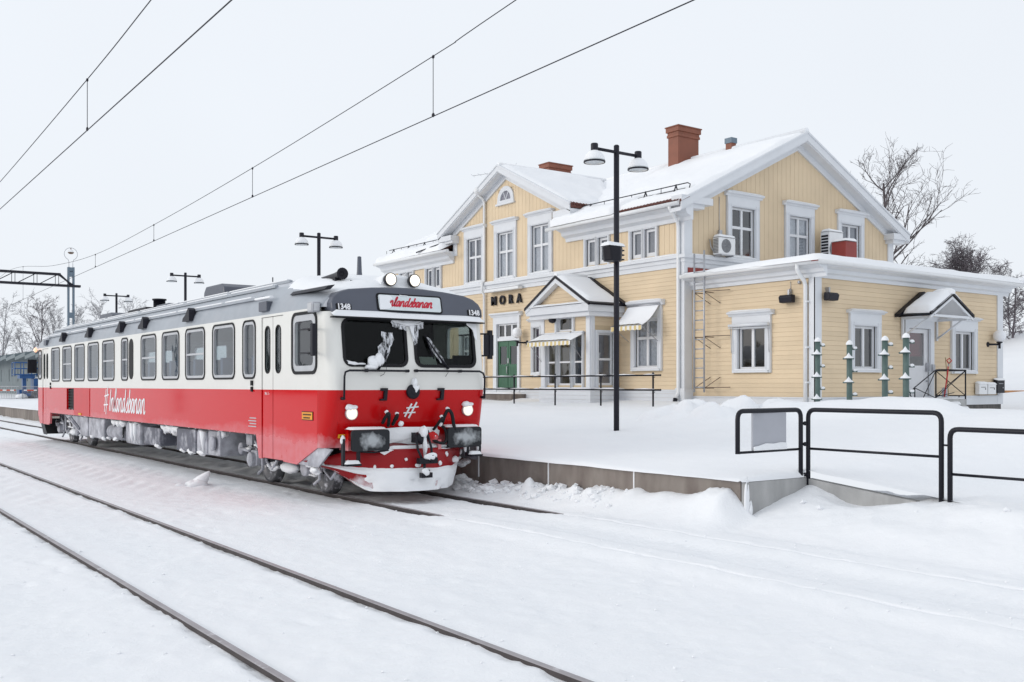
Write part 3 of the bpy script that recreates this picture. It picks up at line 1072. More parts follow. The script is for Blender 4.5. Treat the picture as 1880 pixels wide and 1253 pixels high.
# chunk of ice thrown out beside the train
mb = MB()
mb.blob((6.16, 18.58, -.02), (.26, .17, .09), 3, 16, 9, .3)
mb.tube([(6.22, 18.6, -.02), (6.29, 18.57, .08), (6.35, 18.53, .17), (6.38, 18.5, .23)], [.15, .11, .06, .012], 7)
mb.blob((5.93, 18.68, -.02), (.10, .07, .04), 4, 10, 6, .3)
solo("ice_chunk", mb, M['snow'], "pointed chunk of snow lying on the ground beside the train wheels", "ice chunk", (6.2, 18.6, 0))

# ------------------------------------------------------------------ station building
st = thing("station_building", "two-storey yellow wooden station with white trim and snowy gabled roofs", "station building", (23.2, 22.6, 1.3))
G0 = 1.1
FA, FG, FB, FR = FX(23.2), FY(22.6), FX(23.5), FY(17.8)     # main front, main gable end, annex front, annex end
FPF, FPS = FX(21.9), FY(25.7)                               # porch front and side

def cut(a, b, rects, v0, v1):
    """interval a..b minus the rectangles that touch the band v0..v1"""
    iv = [(a, b)]
    for (u0, u1, r0, r1) in rects:
        if r1 <= v0 + 1e-4 or r0 >= v1 - 1e-4: continue
        nv = []
        for p, q in iv:
            if u1 <= p or u0 >= q: nv.append((p, q)); continue
            if u0 > p: nv.append((p, u0))
            if u1 < q: nv.append((u1, q))
        iv = nv
    return [(p, q) for p, q in iv if q - p > 0.03]

# one shared wedge-shaped weatherboard per wall direction: 1 m long, thicker at its lower edge
def plank_mesh(along_y):
    mb = MB()
    h = 0.1335
    prof = [(0.0, 0.0), (0.019, 0.002), (0.018, 0.008), (0.011, h), (0.0, h)]
    if along_y:
        mb.prism(lambda n, v, u: (-n, u, v), prof, 0, 1)
    else:
        mb.prism(lambda n, v, u: (u, -n, v), prof, 0, 1)
    return mb.mesh("plank", M['yellow'])
PLY, PLX = plank_mesh(True), plank_mesh(False)
PITCH = 0.1355

def planks_h(wall, F, along_y, u0, u1, z0, z1, rects, lim=None):
    z = z0
    org = WL[wall.name]
    while z < z1 - 0.02:
        a, b = u0, u1
        if lim:
            l = lim(z + PITCH)
            if l is None: break
            a, b = max(a, l[0]), min(b, l[1])
        if b - a > 0.1:
            for p, q in cut(a, b, rects, z, min(z + PITCH, z1)):
                c = Vector(F(p, z, 0.001)) - org
                hgt = min(1.0, (z1 - z) / PITCH)
                inst("plank", PLY if along_y else PLX, wall, c, (1, q - p, hgt) if along_y else (q - p, 1, hgt))
        z += PITCH

def boards_v(wall, F, u0, u1, z0, top, rects, pitch=0.115):
    """narrow upright boards, too fine in the photograph to pick apart one by one"""
    mb = MB()
    u = u0
    k = 0
    while u < u1 - 0.02:
        w = min(pitch - 0.005, u1 - u)
        t = min(top(u), top(u + w))
        if t > z0 + 0.05:
            segs = [(z0, t)]
            for (a, b, c, d) in rects:
                if b <= u + 0.02 or a >= u + w - 0.02: continue
                ns = []
                for p, q in segs:
                    if d <= p or c >= q: ns.append((p, q)); continue
                    if c > p: ns.append((p, c))
                    if d < q: ns.append((d, q))
                segs = ns
            for p, q in segs:
                n1 = 0.018 + 0.004 * (k % 2)
                mb.fbox(F, u, u + w, p, q, 0.001, n1)
        u += pitch
        k += 1
    return part("board_cladding", mb, M['yellow'], wall, kind='stuff')

def wall(F, outline, opens, label=None):
    mb = MB()
    mb.panel(F, outline, [rect(*o) for o in opens], -0.12, 0.0)
    return part("wall", mb, M['yellowb'], st, label)

def window(F, uc, w, z0, z1, cols=2, trans=0.40, cw=0.2, frieze=0.36, cap=0.1, sill=True, curtain='curtain', csplit=None, root=None, name="window", sash=0.075, label=None, apron=0.0, solidup=None):
    """white cased window; returns the opening and the casing rectangle"""
    root = root or st
    u0, u1 = uc - w / 2, uc + w / 2
    mb = MB()
    o = 0.085                                   # casing stands this far out
    if cw > 0:
        mb.fbox(F, u0 - cw, u0, z0 - 0.08, z1, -0.10, o)
        mb.fbox(F, u1, u1 + cw, z0 - 0.08, z1, -0.10, o)
        mb.fbox(F, u0 - cw, u1 + cw, z1, z1 + frieze, -0.10, o + 0.003)
        for q in (0.035, cw - 0.045):           # raised mouldings
            mb.fbox(F, u0 - q - 0.02, u0 - q, z0 - 0.06, z1 + frieze * 0.3, o, o + 0.014)
            mb.fbox(F, u1 + q, u1 + q + 0.02, z0 - 0.06, z1 + frieze * 0.3, o, o + 0.014)
        mb.fbox(F, u0 - cw + 0.03, u1 + cw - 0.03, z1 + 0.03, z1 + 0.05, o + 0.003, o + 0.02)
    if cap:
        zc = z1 + frieze
        mb.prism(lambda n, v, u: F(u, v, n), [(0, zc), (o + .02, zc), (o + .05, zc + cap * .4), (o + .12, zc + cap * .6), (o + .14, zc + cap), (0, zc + cap * 1.15)], u0 - cw - 0.11, u1 + cw + 0.11)
    if apron:
        mb.fbox(F, u0 - cw, u1 + cw, z0 - 0.08 - apron, z0 - 0.08, 0.0, o)
    wo_ = part(name, mb, M['white'], root, label)
    mb = MB()
    n0, n1 = -0.085, -0.03
    mb.fbox(F, u0, u0 + sash, z0, z1, n0, n1)
    mb.fbox(F, u1 - sash, u1, z0, z1, n0, n1)
    mb.fbox(F, u0 + sash, u1 - sash, z1 - sash, z1, n0, n1)
    mb.fbox(F, u0 + sash, u1 - sash, z0, z0 + sash * 1.3, n0, n1)
    cwid = (u1 - u0 - 2 * sash)
    mids = []
    bar = sash * 1.25
    for i in range(1, cols):
        um = u0 + sash + cwid * i / cols
        mb.fbox(F, um - bar / 2, um + bar / 2, z0 + sash * 1.3, z1 - sash, n0, n1 + 0.012)
        mids.append(um)
    zt = None
    edges = [u0 + sash] + mids + [u1 - sash]
    if trans:
        zt = z1 - (z1 - z0) * trans
        for i in range(cols):
            a = edges[i] + (bar / 2 if i else 0)
            b = edges[i + 1] - (bar / 2 if i < cols - 1 else 0)
            mb.fbox(F, a, b, zt - sash * 0.6, zt + sash * 0.6, n0, n1 + 0.004)
    part("sash", mb, M['white2'], wo_)
    for i in range(cols):
        a = edges[i] + (bar / 2 if i else 0)
        b = edges[i + 1] - (bar / 2 if i < cols - 1 else 0)
        zs = [(z0 + sash * 1.3, z1 - sash)] if zt is None else [(z0 + sash * 1.3, zt - sash * .6), (zt + sash * .6, z1 - sash)]
        for (c, d) in zs:
            mb = MB()
            mb.fbox(F, a, b, c, d, -0.066, -0.060)
            part("pane", mb, M['glass'], wo_)
    if curtain:
        mb = MB()
        mb.fbox(F, u0 + .03, u1 - .03, z0, (zt if csplit == 'low' else z1), -0.118, -0.110)
        part("curtain", mb, M[curtain], wo_)
    if sill:
        mb = MB()
        mb.fbox(F, u0 - cw * 0.7, u1 + cw * 0.7, z0 - 0.075, z0 - 0.01, 0.0, 0.13)
        part("sill", mb, M['white'], wo_)
        mb = MB()
        q = [F(u0 - cw * .65, z0 - 0.01, 0.02), F(u1 + cw * .65, z0 - 0.01, 0.02), F(u1 + cw * .65, z0 - 0.01, 0.125), F(u0 - cw * .65, z0 - 0.01, 0.125)]
        snow_quad(mb, q[0], q[1], q[2], q[3], 0.05, 10, 3, int(uc * 7), 0.05, 0.0)
        part("sill_snow", mb, M['snow'], wo_)
    if cap:
        mb = MB()
        zc = z1 + frieze + cap * 1.05
        q = [F(u0 - cw - .1, zc, 0.0), F(u1 + cw + .1, zc, 0.0), F(u1 + cw + .1, zc - cap * .05, o + .13), F(u0 - cw - .1, zc - cap * .05, o + .13)]
        snow_quad(mb, q[0], q[1], q[2], q[3], 0.045, 10, 3, int(uc * 11), 0.05, 0.0)
        part("cap_snow", mb, M['snow'], wo_)
    op = (u0, u1, z0, z1)
    cs = (u0 - cw + 0.02, u1 + cw - 0.02, z0 - 0.07 - apron, z1 + frieze + cap)
    return op, cs

# ---- openings, main front (u = Y)
UPW = dict(cw=0.21, frieze=0.36, cap=0.12, trans=0.42, sill=True)
o_fu, c_fu = [], []
for uc, cur in ((34.62, 'curtaind'), (32.40, 'curtain'), (30.12, 'curtain')):
    a, b = window(FA, uc, 1.10, 6.13, 7.98, 2, curtain=cur, csplit=None, **UPW)
    o_fu.append(a); c_fu.append(b)
for uc in (24.45, 26.82, 37.92, 40.3):
    for du in (-0.33, 0.33):
        a, b = window(FA, uc + du, 0.53, 6.13, 7.06, 1, None, cw=0.10, frieze=0.12, cap=0, sill=False, curtain='curtaind', sash=0.10)
        o_fu.append(a); c_fu.append(b)
o_fl, c_fl = [], []
a, b = window(FA, 24.30, 1.10, 2.40, 4.05, 2, 0.38, cw=0.19, frieze=0.44, cap=0.16, curtain='curtain'); o_fl.append(a); c_fl.append(b)
a, b = window(FA, 30.34, 0.40, 2.30, 4.05, 1, 0.40, cw=0.13, frieze=0.22, cap=0.1, curtain='purple', sash=0.05); o_fl.append(a); c_fl.append(b)
a, b = window(FA, 35.05, 1.05, 2.30, 3.95, 2, 0.40, cw=0.2, frieze=0.5, cap=0.15, curtain='curtain'); o_fl.append(a); c_fl.append(b)
a, b = window(FA, 38.2, 1.05, 2.30, 3.95, 2, 0.40, cw=0.2, frieze=0.5, cap=0.15, curtain='curtain'); o_fl.append(a); c_fl.append(b)
door_open = (31.55, 32.97, 1.58, 4.30)
o_fl.append(door_open); c_fl.append((31.40, 33.20, 1.5, 4.7))
o_fl.append((26.1, 28.0, 1.8, 4.1))

L0, L1 = 22.6, 41.9
BAY0, BAY1, BAYC = 28.5, 36.2, 32.35
def bay_top(u):
    if u < BAY0 or u > BAY1: return 7.50
    return 10.22 - 0.49 * abs(u - BAYC)
wf = wall(FA, [(L0, 0.6), (L1, 0.6), (L1, 7.5), (BAY1, 7.5), (BAY1, 8.33), (BAYC, 10.22), (BAY0, 8.33), (BAY0, 7.5), (L0, 7.5)], o_fu + o_fl, "long front wall facing the tracks")
lun = (31.9, 32.85, 9.12, 9.72)
boards_v(wf, FA, L0 + 0.30, L1, 6.05, bay_top, c_fu + [lun])
planks_h(wf, FA, True, L0 + 0.30, 36.3, 1.70, 5.66, c_fl + [(25.7, 28.3, 1.6, 4.3)])
mb = MB()
z = 1.70
while z < 5.6:
    for p, q in cut(36.32, L1, c_fl, z, z + PITCH):
        mb.fbox(FA, p, q, z, z + PITCH - 0.004, 0.001, 0.022)
    z += PITCH
part("far_weatherboards", mb, M['yellow'], wf, kind='stuff')

# ---- gable end (u = X)
o_g, c_g = [], []
for uc, w, cur in ((25.95, 1.16, None), (28.92, 1.16, 'curtain'), (31.88, 1.16, 'curtaind')):
    a, b = window(FG, uc, w, 6.12, 7.80, 2, 0.40, cw=0.22, frieze=0.34, cap=0.13, curtain=cur)
    o_g.append(a); c_g.append(b)
GX0, GX1, GXC = 23.2, 34.5, 28.8
def gab_top(u):
    return 10.33 - 0.512 * abs(u - GXC)
wg = wall(FG, [(GX0, 0.6), (GX1, 0.6), (GX1, gab_top(GX1)), (GXC, 10.33), (GX0, gab_top(GX0))], o_g, "gable end above the annex")
boards_v(wg, FG, GX0 + 0.30, GX1 - 0.28, 6.03, gab_top, c_g)
mb = MB()
mb.fbox(FX(GX1), L0, L1, 0.6, 7.5, -0.0, 0.12)
part("wall", mb, M['yellowb'], st, "rear wall")
mb = MB()
mb.prism(FY(L1), [(GX0, 0.6), (GX1, 0.6), (GX1, gab_top(GX1)), (GXC, 10.33), (GX0, gab_top(GX0))], 0, 0.1)
part("wall", mb, M['yellowb'], st, "far gable end")

# ---- annex (front u = Y 17.8..22.6, end u = X 23.5..33.6)
a1 = window(FB, 20.06, 1.06, 2.30, 3.62, 2, None, cw=0.21, frieze=0.32, cap=0.13, curtain=None)
a2 = window(FR, 25.80, 1.10, 2.30, 3.60, 2, None, cw=0.22, frieze=0.36, cap=0.08, curtain=None)
a3 = window(FR, 31.20, 1.12, 2.30, 3.60, 2, None, cw=0.22, frieze=0.36, cap=0.08, curtain=None)
d_an = (28.02, 29.20, 1.42, 3.62)
wb = wall(FB, rect(17.8, 22.58, 0.5, 5.2), [a1[0]], "annex wall facing the tracks")
planks_h(wb, FB, True, 17.98, 22.55, 1.50, 4.90, [a1[1]])
wr = wall(FR, rect(23.5, 33.6, 0.5, 5.2), [a2[0], a3[0], d_an], "annex end wall with the white door")
planks_h(wr, FR, False, 23.74, 33.30, 1.50, 4.92, [a2[1], a3[1], (27.84, 29.40, 1.3, 3.95)])
mb = MB()
mb.fbox(FX(33.6), 17.8, 22.6, 0.5, 5.2, 0, 0.1)
part("wall", mb, M['yellowb'], st, "annex rear wall")

# ---- porch
pw = thing("tmp", None, None); bpy.data.objects.remove(pw)
mb = MB()
mb.panel(FPF, rect(25.7, 28.35, 1.3, 4.35), [rect(26.0, 28.12, 1.84, 3.60), rect(26.60, 27.45, 3.72, 4.22)], -0.1, 0)
pfw = part("porch_wall", mb, M['yellowb'], st, "front of the porch")
planks_h(pfw, FPF, True, 25.9, 28.2, 3.64, 4.34, [(26.5, 27.55, 3.6, 4.4)])
mb = MB()
mb.panel(FPS, rect(21.95, 23.18, 1.3, 4.35), [rect(22.2, 22.9, 1.84, 3.62)], -0.1, 0)
psw = part("porch_wall", mb, M['yellowb'], st, "side of the porch")
planks_h(psw, FPS, False, 21.98, 23.16, 1.84, 4.34, [(22.06, 23.03, 1.7, 3.78)])
mb = MB()
mb.fbox(FX(21.95), 28.28, 28.38, 1.3, 4.35, -1.25, 0)
part("porch_wall", mb, M['yellowb'], st)
ppw = dict(cap=0, sill=False, curtain=None, frieze=0.10)
window(FPF, 26.34, 0.55, 1.84, 3.60, 1, 0.54, cw=0.06, sash=0.05, name="porch_window", **ppw)
window(FPF, 27.06, 0.78, 1.84, 3.60, 1, 0.54, cw=0.06, sash=0.05, name="porch_window", **ppw)
window(FPF, 27.80, 0.55, 1.84, 3.60, 1, 0.54, cw=0.06, sash=0.05, name="porch_window", **ppw)
window(FPF, 27.02, 0.85, 3.72, 4.22, 1, None, cw=0.10, sash=0.05, name="porch_window", **ppw)
window(FPS, 22.55, 0.70, 1.84, 3.62, 1, 0.50, cw=0.13, sash=0.06, name="porch_window", **ppw)
mb = MB()
mb.fbox(FPF, 25.68, 25.88, 1.3, 4.33, 0.0, 0.05)
mb.fbox(FPS, 21.90, 22.06, 1.3, 4.33, 0.0, 0.05)
mb.fbox(FPF, 28.2, 28.38, 1.3, 4.33, 0.0, 0.05)
part("porch_post", mb, M['white'], st, bevel=0.006)
mb = MB()
for k in range(4):
    mb.fbox(FPF, 25.62, 28.45, 1.22 + 0.14 * k, 1.355 + 0.14 * k, 0.0, 0.07 + 0.004 * (k % 2))
    mb.fbox(FPS, 21.9, 23.2, 1.22 + 0.14 * k, 1.355 + 0.14 * k, 0.0, 0.07 + 0.004 * (k % 2))
part("porch_base", mb, M['white'], st)
# plants on the sill inside
mb = MB()
for (u, z) in ((27.0, 1.98), (26.9, 2.62), (26.3, 2.7)):
    mb.lathe(FPF(u, z, -0.25), (0, 0, 1), [(0, 0), (0.06, 0), (0.085, 0.14), (0.0, 0.14)], 10)
mb.lathe(FPS(22.45, 2.78, -0.25), (0, 0, 1), [(0, 0), (0.07, 0), (0.09, 0.18), (0.0, 0.18)], 10)
part("flower_pot", mb, M['white2'], st)
mb = MB()
mb.fbox(FPF, 25.8, 28.3, 1.30, 4.3, -1.22, -1.18)
part("porch_inside", mb, M['curtaind'], st)

# pediment and porch roof: ridge at Y 27.1
PR, PH, PZ0, PZ1 = 27.1, 1.75, 4.60, 5.62
FPO = FX(21.5)
mb = MB()
mb.fbox(FPO, PR - PH + .02, PR + PH - .02, 4.33, 4.60, -0.50, -0.02)
mb.fbox(FPO, PR - PH + .1, PR + PH - .1, 4.18, 4.33, -0.46, -0.12)
mb.box(21.6, 23.18, PR - PH + .03, PR - PH + .38, 4.333, 4.595)
mb.box(21.6, 23.18, PR + PH - .38, PR + PH - .03, 4.333, 4.595)
mb.box(21.7, 23.18, PR - PH + .11, PR - PH + .34, 4.183, 4.333)
part("porch_entablature", mb, M['white'], st, bevel=0.01)
mb = MB()
mb.prism(FPO, [(PR - 1.5, 4.6), (PR + 1.5, 4.6), (PR, 5.47)], -0.35, -0.25)
pg = part("porch_pediment", mb, M['yellowb'], st)
planks_h(pg, FX(21.75), True, PR - 1.4, PR + 1.4, 4.61, 5.5, [], lambda z: (PR - 1.45 + (z - 4.6) / 0.583, PR + 1.45 - (z - 4.6) / 0.583) if z < 5.42 else None)
def rake(mb, F, a, b, depth, n0, n1, mi=0):
    mb.prism(F, [a, b, (b[0], b[1] - depth), (a[0], a[1] - depth)], n0, n1, mi)
mb = MB()
for s_ in (-1, 1):
    rake(mb, FPO, (PR + s_ * PH, PZ0 + .0), (PR, PZ1 - .03), 0.20, -0.24, 0.0)
part("porch_rake_board", mb, M['white'], st)
mb = MB()
for s_ in (-1, 1):
    rake(mb, FPO, (PR + s_ * (PH + .04), PZ0 + .015), (PR, PZ1 + .035), 0.095, -0.03, 0.025)
    rake(mb, FX(23.06), (PR + s_ * (PH + .10), PZ0 + .05), (PR, PZ1 + .08), 0.07, -0.12, 0.06)
part("porch_verge", mb, M['black'], st)
mb = MB()
for s_ in (-1, 1):
    mb.prism(lambda u, v, n: (21.5 + n, u, v), [(PR + s_ * (PH + .06), PZ0 - .0), (PR, PZ1), (PR, PZ1 - .05), (PR + s_ * (PH + .06), PZ0 - .06)], 0.02, 1.68)
for k in range(15):     # tile ends along the near eave
    mb.box(21.53 + k * 0.11, 21.58 + k * 0.11, PR - PH - .075, PR - PH + .05, PZ0 - .055, PZ0 - .005)
part("porch_roof", mb, M['black'], st)
mb = MB()
snow_quad(mb, (21.49, PR, PZ1 + .02), (22.98, PR, PZ1 + .02), (23.02, PR - PH + .02, PZ0), (21.49, PR - PH + .02, PZ0), 0.10, 14, 12, 5, 0.22, 0.05)
snow_quad(mb, (21.49, PR, PZ1 + .02), (22.98, PR, PZ1 + .02), (23.02, PR + PH - .02, PZ0), (21.49, PR + PH - .02, PZ0), 0.10, 14, 12, 6, 0.22, 0.05)
mb.tube([(21.5, PR, PZ1 + .05), (22.9, PR, PZ1 + .06)], 0.09, 8)
snow_quad(mb, (21.46, PR - PH + .1, 4.605), (21.46, PR + PH - .1, 4.605), (21.73, PR + PH - .1, 4.605), (21.73, PR - PH + .1, 4.605), 0.07, 16, 3, 4, 0.08, 0.0)
part("porch_snow", mb, M['snow'], st)
mb = MB()
mb.lathe((21.72, 27.55, 4.18), (0, 0, -1), [(0.0, 0), (0.14, 0.01), (0.14, 0.05), (0.10, 0.13), (0.0, 0.16)], 12)
part("porch_lamp", mb, M['lampblack'], st)

# ---- trim: belt, corner pilasters, base boards
mb = MB()
for (z0, z1, n) in ((5.64, 5.80, .05), (5.80, 5.93, .09), (5.93, 6.03, .16)):
    mb.fbox(FA, L0 - n - 0.01, L1, z0, z1, 0.0, n)
    mb.fbox(FG, GX0 + 0.012, GX1, z0, z1, 0.0, n)
part("belt_course", mb, M['white'], st, "white moulding between the two storeys")
mb = MB()
snow_quad(mb, (23.2, L0 - .1, 6.032), (23.2, L1, 6.032), (23.05, L1, 6.03), (23.05, L0 - .1, 6.03), 0.05, 60, 3, 12, 0.06, 0.0)
snow_quad(mb, (GX0, 22.6, 6.032), (GX1, 22.6, 6.032), (GX1, 22.45, 6.03), (GX0, 22.45, 6.03), 0.05, 40, 3, 13, 0.06, 0.0)
part("belt_snow", mb, M['snow'], st)
mb = MB()
mb.fbox(FA, L0 - .07, L0 + .26, 1.2, 7.62, 0.0, 0.07)
mb.fbox(FG, GX0 - 0.06, GX0 + .30, 1.2, 7.615, 0.0, 0.073)
mb.fbox(FA, L0 - .12, L0 + .30, 1.2, 1.75, 0.0, 0.12)
mb.fbox(FG, GX0 - .11, GX0 + .42, 1.2, 1.72, 0.0, 0.125)
part("corner_pilaster", mb, M['white'], st, bevel=0.006)
mb = MB()
mb.fbox(FG, GX1 - .28, GX1 + .06, 1.2, 7.55, 0.0, 0.073)
part("corner_pilaster", mb, M['white'], st, bevel=0.006)
mb = MB()
mb.fbox(FA, L1 - .30, L1 + .07, 1.2, 7.5, 0.0, 0.07)
part("corner_pilaster", mb, M['white'], st, bevel=0.006)
mb = MB()
for k in range(4):
    mb.fbox(FA, L0 + .30, L1, 1.18 + 0.13 * k, 1.305 + 0.13 * k, 0.0, 0.06 + .004 * (k % 2))
mb.fbox(FA, L0 + .30, L1, 1.66, 1.70, 0.0, 0.09)
part("base_board", mb, M['white'], st)
mb = MB()
mb.fbox(FB, 17.80, 22.58, 1.20, 1.49, 0.0, 0.045)
mb.fbox(FR, 23.5, 33.6, 1.20, 1.49, 0.0, 0.045)
mb.fbox(FB, 17.80, 22.58, 1.47, 1.50, 0.045, 0.075)
mb.fbox(FR, 23.5, 33.6, 1.47, 1.50, 0.045, 0.075)
part("base_board", mb, M['white'], st)
mb = MB()
mb.fbox(FB, 17.83, 22.6, 0.3, 1.195, -0.05, 0.012)
mb.fbox(FR, 23.52, 33.58, 0.3, 1.197, -0.05, 0.012)
mb.fbox(FA, L0, L1, 0.3, 1.18, -0.05, 0.01)
part("foundation", mb, M['foundation'], st)
mb = MB()
mb.fbox(FB, 17.75, 17.98, 1.2, 4.95, 0.0, 0.05)
mb.fbox(FR, 23.45, 23.74, 1.2, 4.95, 0.0, 0.053)
part("annex_pilaster", mb, M['white'], st, bevel=0.006)
mb = MB()
mb.fbox(FR, 33.30, 33.65, 1.2, 4.95, 0.0, 0.053)
part("annex_pilaster", mb, M['white'], st, bevel=0.006)

# ---- annex eaves: cornice boards, gutter, low snowy roof, red flashing at the main wall
mb = MB()
cor = [(0.0, 4.90), (0.06, 4.90), (0.07, 5.0), (0.16, 5.04), (0.18, 5.14), (0.40, 5.20), (0.42, 5.27), (0.0, 5.27)]
mb.prism(lambda n, v, u: FB(u, v, n), cor, 17.38, 22.55)
mb.prism(lambda n, v, u: FR(u, v, n), cor, 23.52, 34.0)
part("annex_cornice", mb, M['white'], st)
def gutter(mb, pts, r=0.07):
    mb.tube(pts, r, 10)
mb = MB()
gutter(mb, [(23.03, 22.6, 5.30), (23.03, 17.33, 5.29), (34.4, 17.33, 5.27)])
part("annex_gutter", mb, M['acw'], st)
mb = MB()
mb.tube([(23.03, 18.05, 5.26), (23.03, 18.05, 5.12), (23.12, 18.05, 5.0), (23.34, 18.05, 4.82), (23.40, 18.05, 4.68), (23.40, 18.05, 1.25)], 0.06, 10)
for z in (4.2, 2.9, 1.9):
    mb.box(23.33, 23.47, 17.96, 18.0, z, z + .05)
part("downpipe", mb, M['acw'], st)
mb = MB()
mb.prism(lambda u, v, n: (u, n, v), [(23.0, 5.29), (34.45, 5.29), (34.45, 5.34), (23.0, 5.34)], 17.31, 22.55)
part("annex_roof", mb, M['redmetal'], st)
mb = MB()
vs, fs = [], []
NU, NV = 70, 24
for j in range(NV + 1):
    for i in range(NU + 1):
        X = 22.97 + (34.62 - 22.97) * i / NU
        Y = 17.27 + (22.5 - 17.27) * j / NV
        d = min(X - 22.97, Y - 17.27, 34.62 - X, 10)
        left = 1 - smooth(0, 2.5, X - 22.97) * 1.0
        k = math.sqrt(max(0, 1 - (1 - min(1, d / 0.30)) ** 2))
        h = (0.20 + 0.05 * float(fbm(X * .8, Y * .8, 5, 3))) * k
        h *= 0.55 + 0.45 * float(smooth(22.6, 19.5, Y)) if X < 24 else 1
        base = 5.335 + 0.12 * min(1.0, max(d, 0) / 1.6)
        sag = 0.03 * float(vnoise(X * 1.7, Y * 1.7, 3))
        vs.append((X + (0.05 * float(vnoise(Y * 2, X, 7)) if d < .05 else 0), Y, base + h + sag * k - 0.02))
for j in range(NV):
    for i in range(NU):
        a = j * (NU + 1) + i
        fs.append((a, a + 1, a + NU + 2, a + NU + 1))
mb.add(vs, fs, 0, True)
mb.blob((34.5, 17.5, 5.42), (.42, .3, .13), 5)
part("annex_roof_snow", mb, M['snow'], st)
mb = MB()
mb.fbox(FG, 23.28, 26.2, 5.36, 5.62, 0.05, 0.09)
part("flashing", mb, M['redmetal'], st)

# ---- main roof
RX, RZ = 28.8, 10.66
EF, EZ = 22.58, 7.62                  # front eave
sl = (RZ - EZ) / (RX - EF)
def rz(X): return EZ + sl * (X - EF)
YG, YE = 22.12, 42.35
mb = MB()
def slab(y0, y1, x0):
    mb.prism(lambda u, v, n: (u, n, v), [(x0, rz(x0)), (RX, RZ), (RX, RZ - .12), (x0, rz(x0) - .10)], y0, y1)
slab(YG + .045, 28.2, EF); slab(28.2, 36.5, 23.4); slab(36.5, YE, EF)
BX = RX + 6.25
mb.prism(lambda u, v, n: (u, n, v), [(RX, RZ), (BX, rz(RX) - sl * (BX - RX)), (BX, RZ - sl * (BX - RX) - .1), (RX, RZ - .12)], YG + .045, YE)
BR, BH, BE, BZ = BAYC, 4.55, 8.36, 10.56
FBO = FX(22.72)
for s_ in (-1, 1):
    mb.prism(lambda u, v, n: (n, u, v), [(BR + s_ * BH, BE), (BR, BZ), (BR, BZ - .12), (BR + s_ * BH, BE - .1)], 22.77, 28.6)
part("roof", mb, M['tile'], st)
# tile edge showing at the near end of the front eave and on the bay's lower corner
mb = MB()
y = YG + .02
while y < 25.2:
    mb.tube([(EF - .03, y, EZ + .02), (EF + .35, y, EZ + .02 + .35 * sl)], 0.045, 6)
    y += 0.145
x = 22.78
while x < 24.2:
    mb.tube([(x, BR - BH - .03, BE + .02), (x, BR - BH + .3, BE + .16)], 0.04, 6)
    x += 0.14
part("roof_tiles", mb, M['tile'], st, kind='stuff')
mb = MB()
snow_quad(mb, (EF + .30, YG + .0, rz(EF + .30)), (EF - .02, 28.6, EZ), (RX, 29, RZ), (RX, YG, RZ), 0.16, 40, 40, 3, 0.25, 0.10)
snow_quad(mb, (EF - .12, 25.3, EZ - .01), (EF - .12, 28.75, EZ - .01), (EF + 1.2, 28.75, rz(EF + 1.2)), (EF + 1.2, 24.6, rz(EF + 1.2)), 0.24, 30, 14, 31, 0.30, 0.08)
snow_quad(mb, (23.5, 28.2, rz(23.5)), (23.5, 36.5, rz(23.5)), (RX, 36.5, RZ), (RX, 28.2, RZ), 0.16, 20, 20, 3, 0.2, 0.0)
snow_quad(mb, (EF - .08, 36.3, EZ), (EF - .05, YE, EZ), (RX, YE, RZ), (RX, 36, RZ), 0.20, 40, 40, 8, 0.3, 0.10)
snow_quad(mb, (RX, YG, RZ), (RX, YE, RZ), (BX, YE, RZ - sl * 6.25), (BX, YG, RZ - sl * 6.25), 0.16, 30, 20, 9, 0.12, 0.02)
snow_quad(mb, (22.74, BR, BZ), (28.3, BR, BZ), (25.0, BR - BH + .05, BE), (22.74, BR - BH + .12, BE), 0.15, 24, 24, 17, 0.22, 0.05)
snow_quad(mb, (22.74, BR, BZ), (28.3, BR, BZ), (25.0, BR + BH - .05, BE), (22.74, BR + BH - .12, BE), 0.15, 24, 24, 18, 0.22, 0.05)
mb.tube([(22.76, BR, BZ + .06), (28.4, BR, BZ + .08)], 0.10, 8)
mb.tube([(RX, YG + .02, RZ + .08), (RX, YE - .02, RZ + .08)], 0.12, 8)
part("roof_snow", mb, M['snow'], st)
# rake boards and soffits
mb = MB()
FGO = FY(YG)
for s_ in (-1, 1):
    e = (RX + s_ * 6.22, RZ - sl * 6.22)
    rake(mb, FGO, e, (RX, RZ + .0), 0.26, -0.04, 0.0)
    rake(mb, FGO, (e[0], e[1] - .18), (RX, RZ - .18), 0.12, -0.50, -0.04)
    rake(mb, FG, (RX + s_ * 5.7, RZ - sl * 5.7 - .27), (RX, RZ - .27), 0.26, 0.0, 0.09)
    rake(mb, FGO, (e[0] + s_ * .02, e[1] + .07), (RX, RZ + .07), 0.07, -0.10, 0.03)
part("rake_board", mb, M['white'], st, "white verge of the main gable")
mb = MB()
for s_ in (-1, 1):
    e = (BR + s_ * (BH - .02), BE + .01)
    rake(mb, FBO, e, (BR, BZ + .0), 0.22, -0.04, 0.0)
    rake(mb, FBO, (e[0], e[1] - .14), (BR, BZ - .14), 0.12, -0.50, -0.04)
    rake(mb, FA, (BR + s_ * 3.9, BZ - .49 * 3.9 - .25), (BR, BZ - .25), 0.24, 0.0, 0.09)
    rake(mb, FBO, (e[0] + s_ * .02, e[1] + .06), (BR, BZ + .06), 0.06, -0.10, 0.03)
part("rake_board", mb, M['white'], st, "white verge of the bay gable")
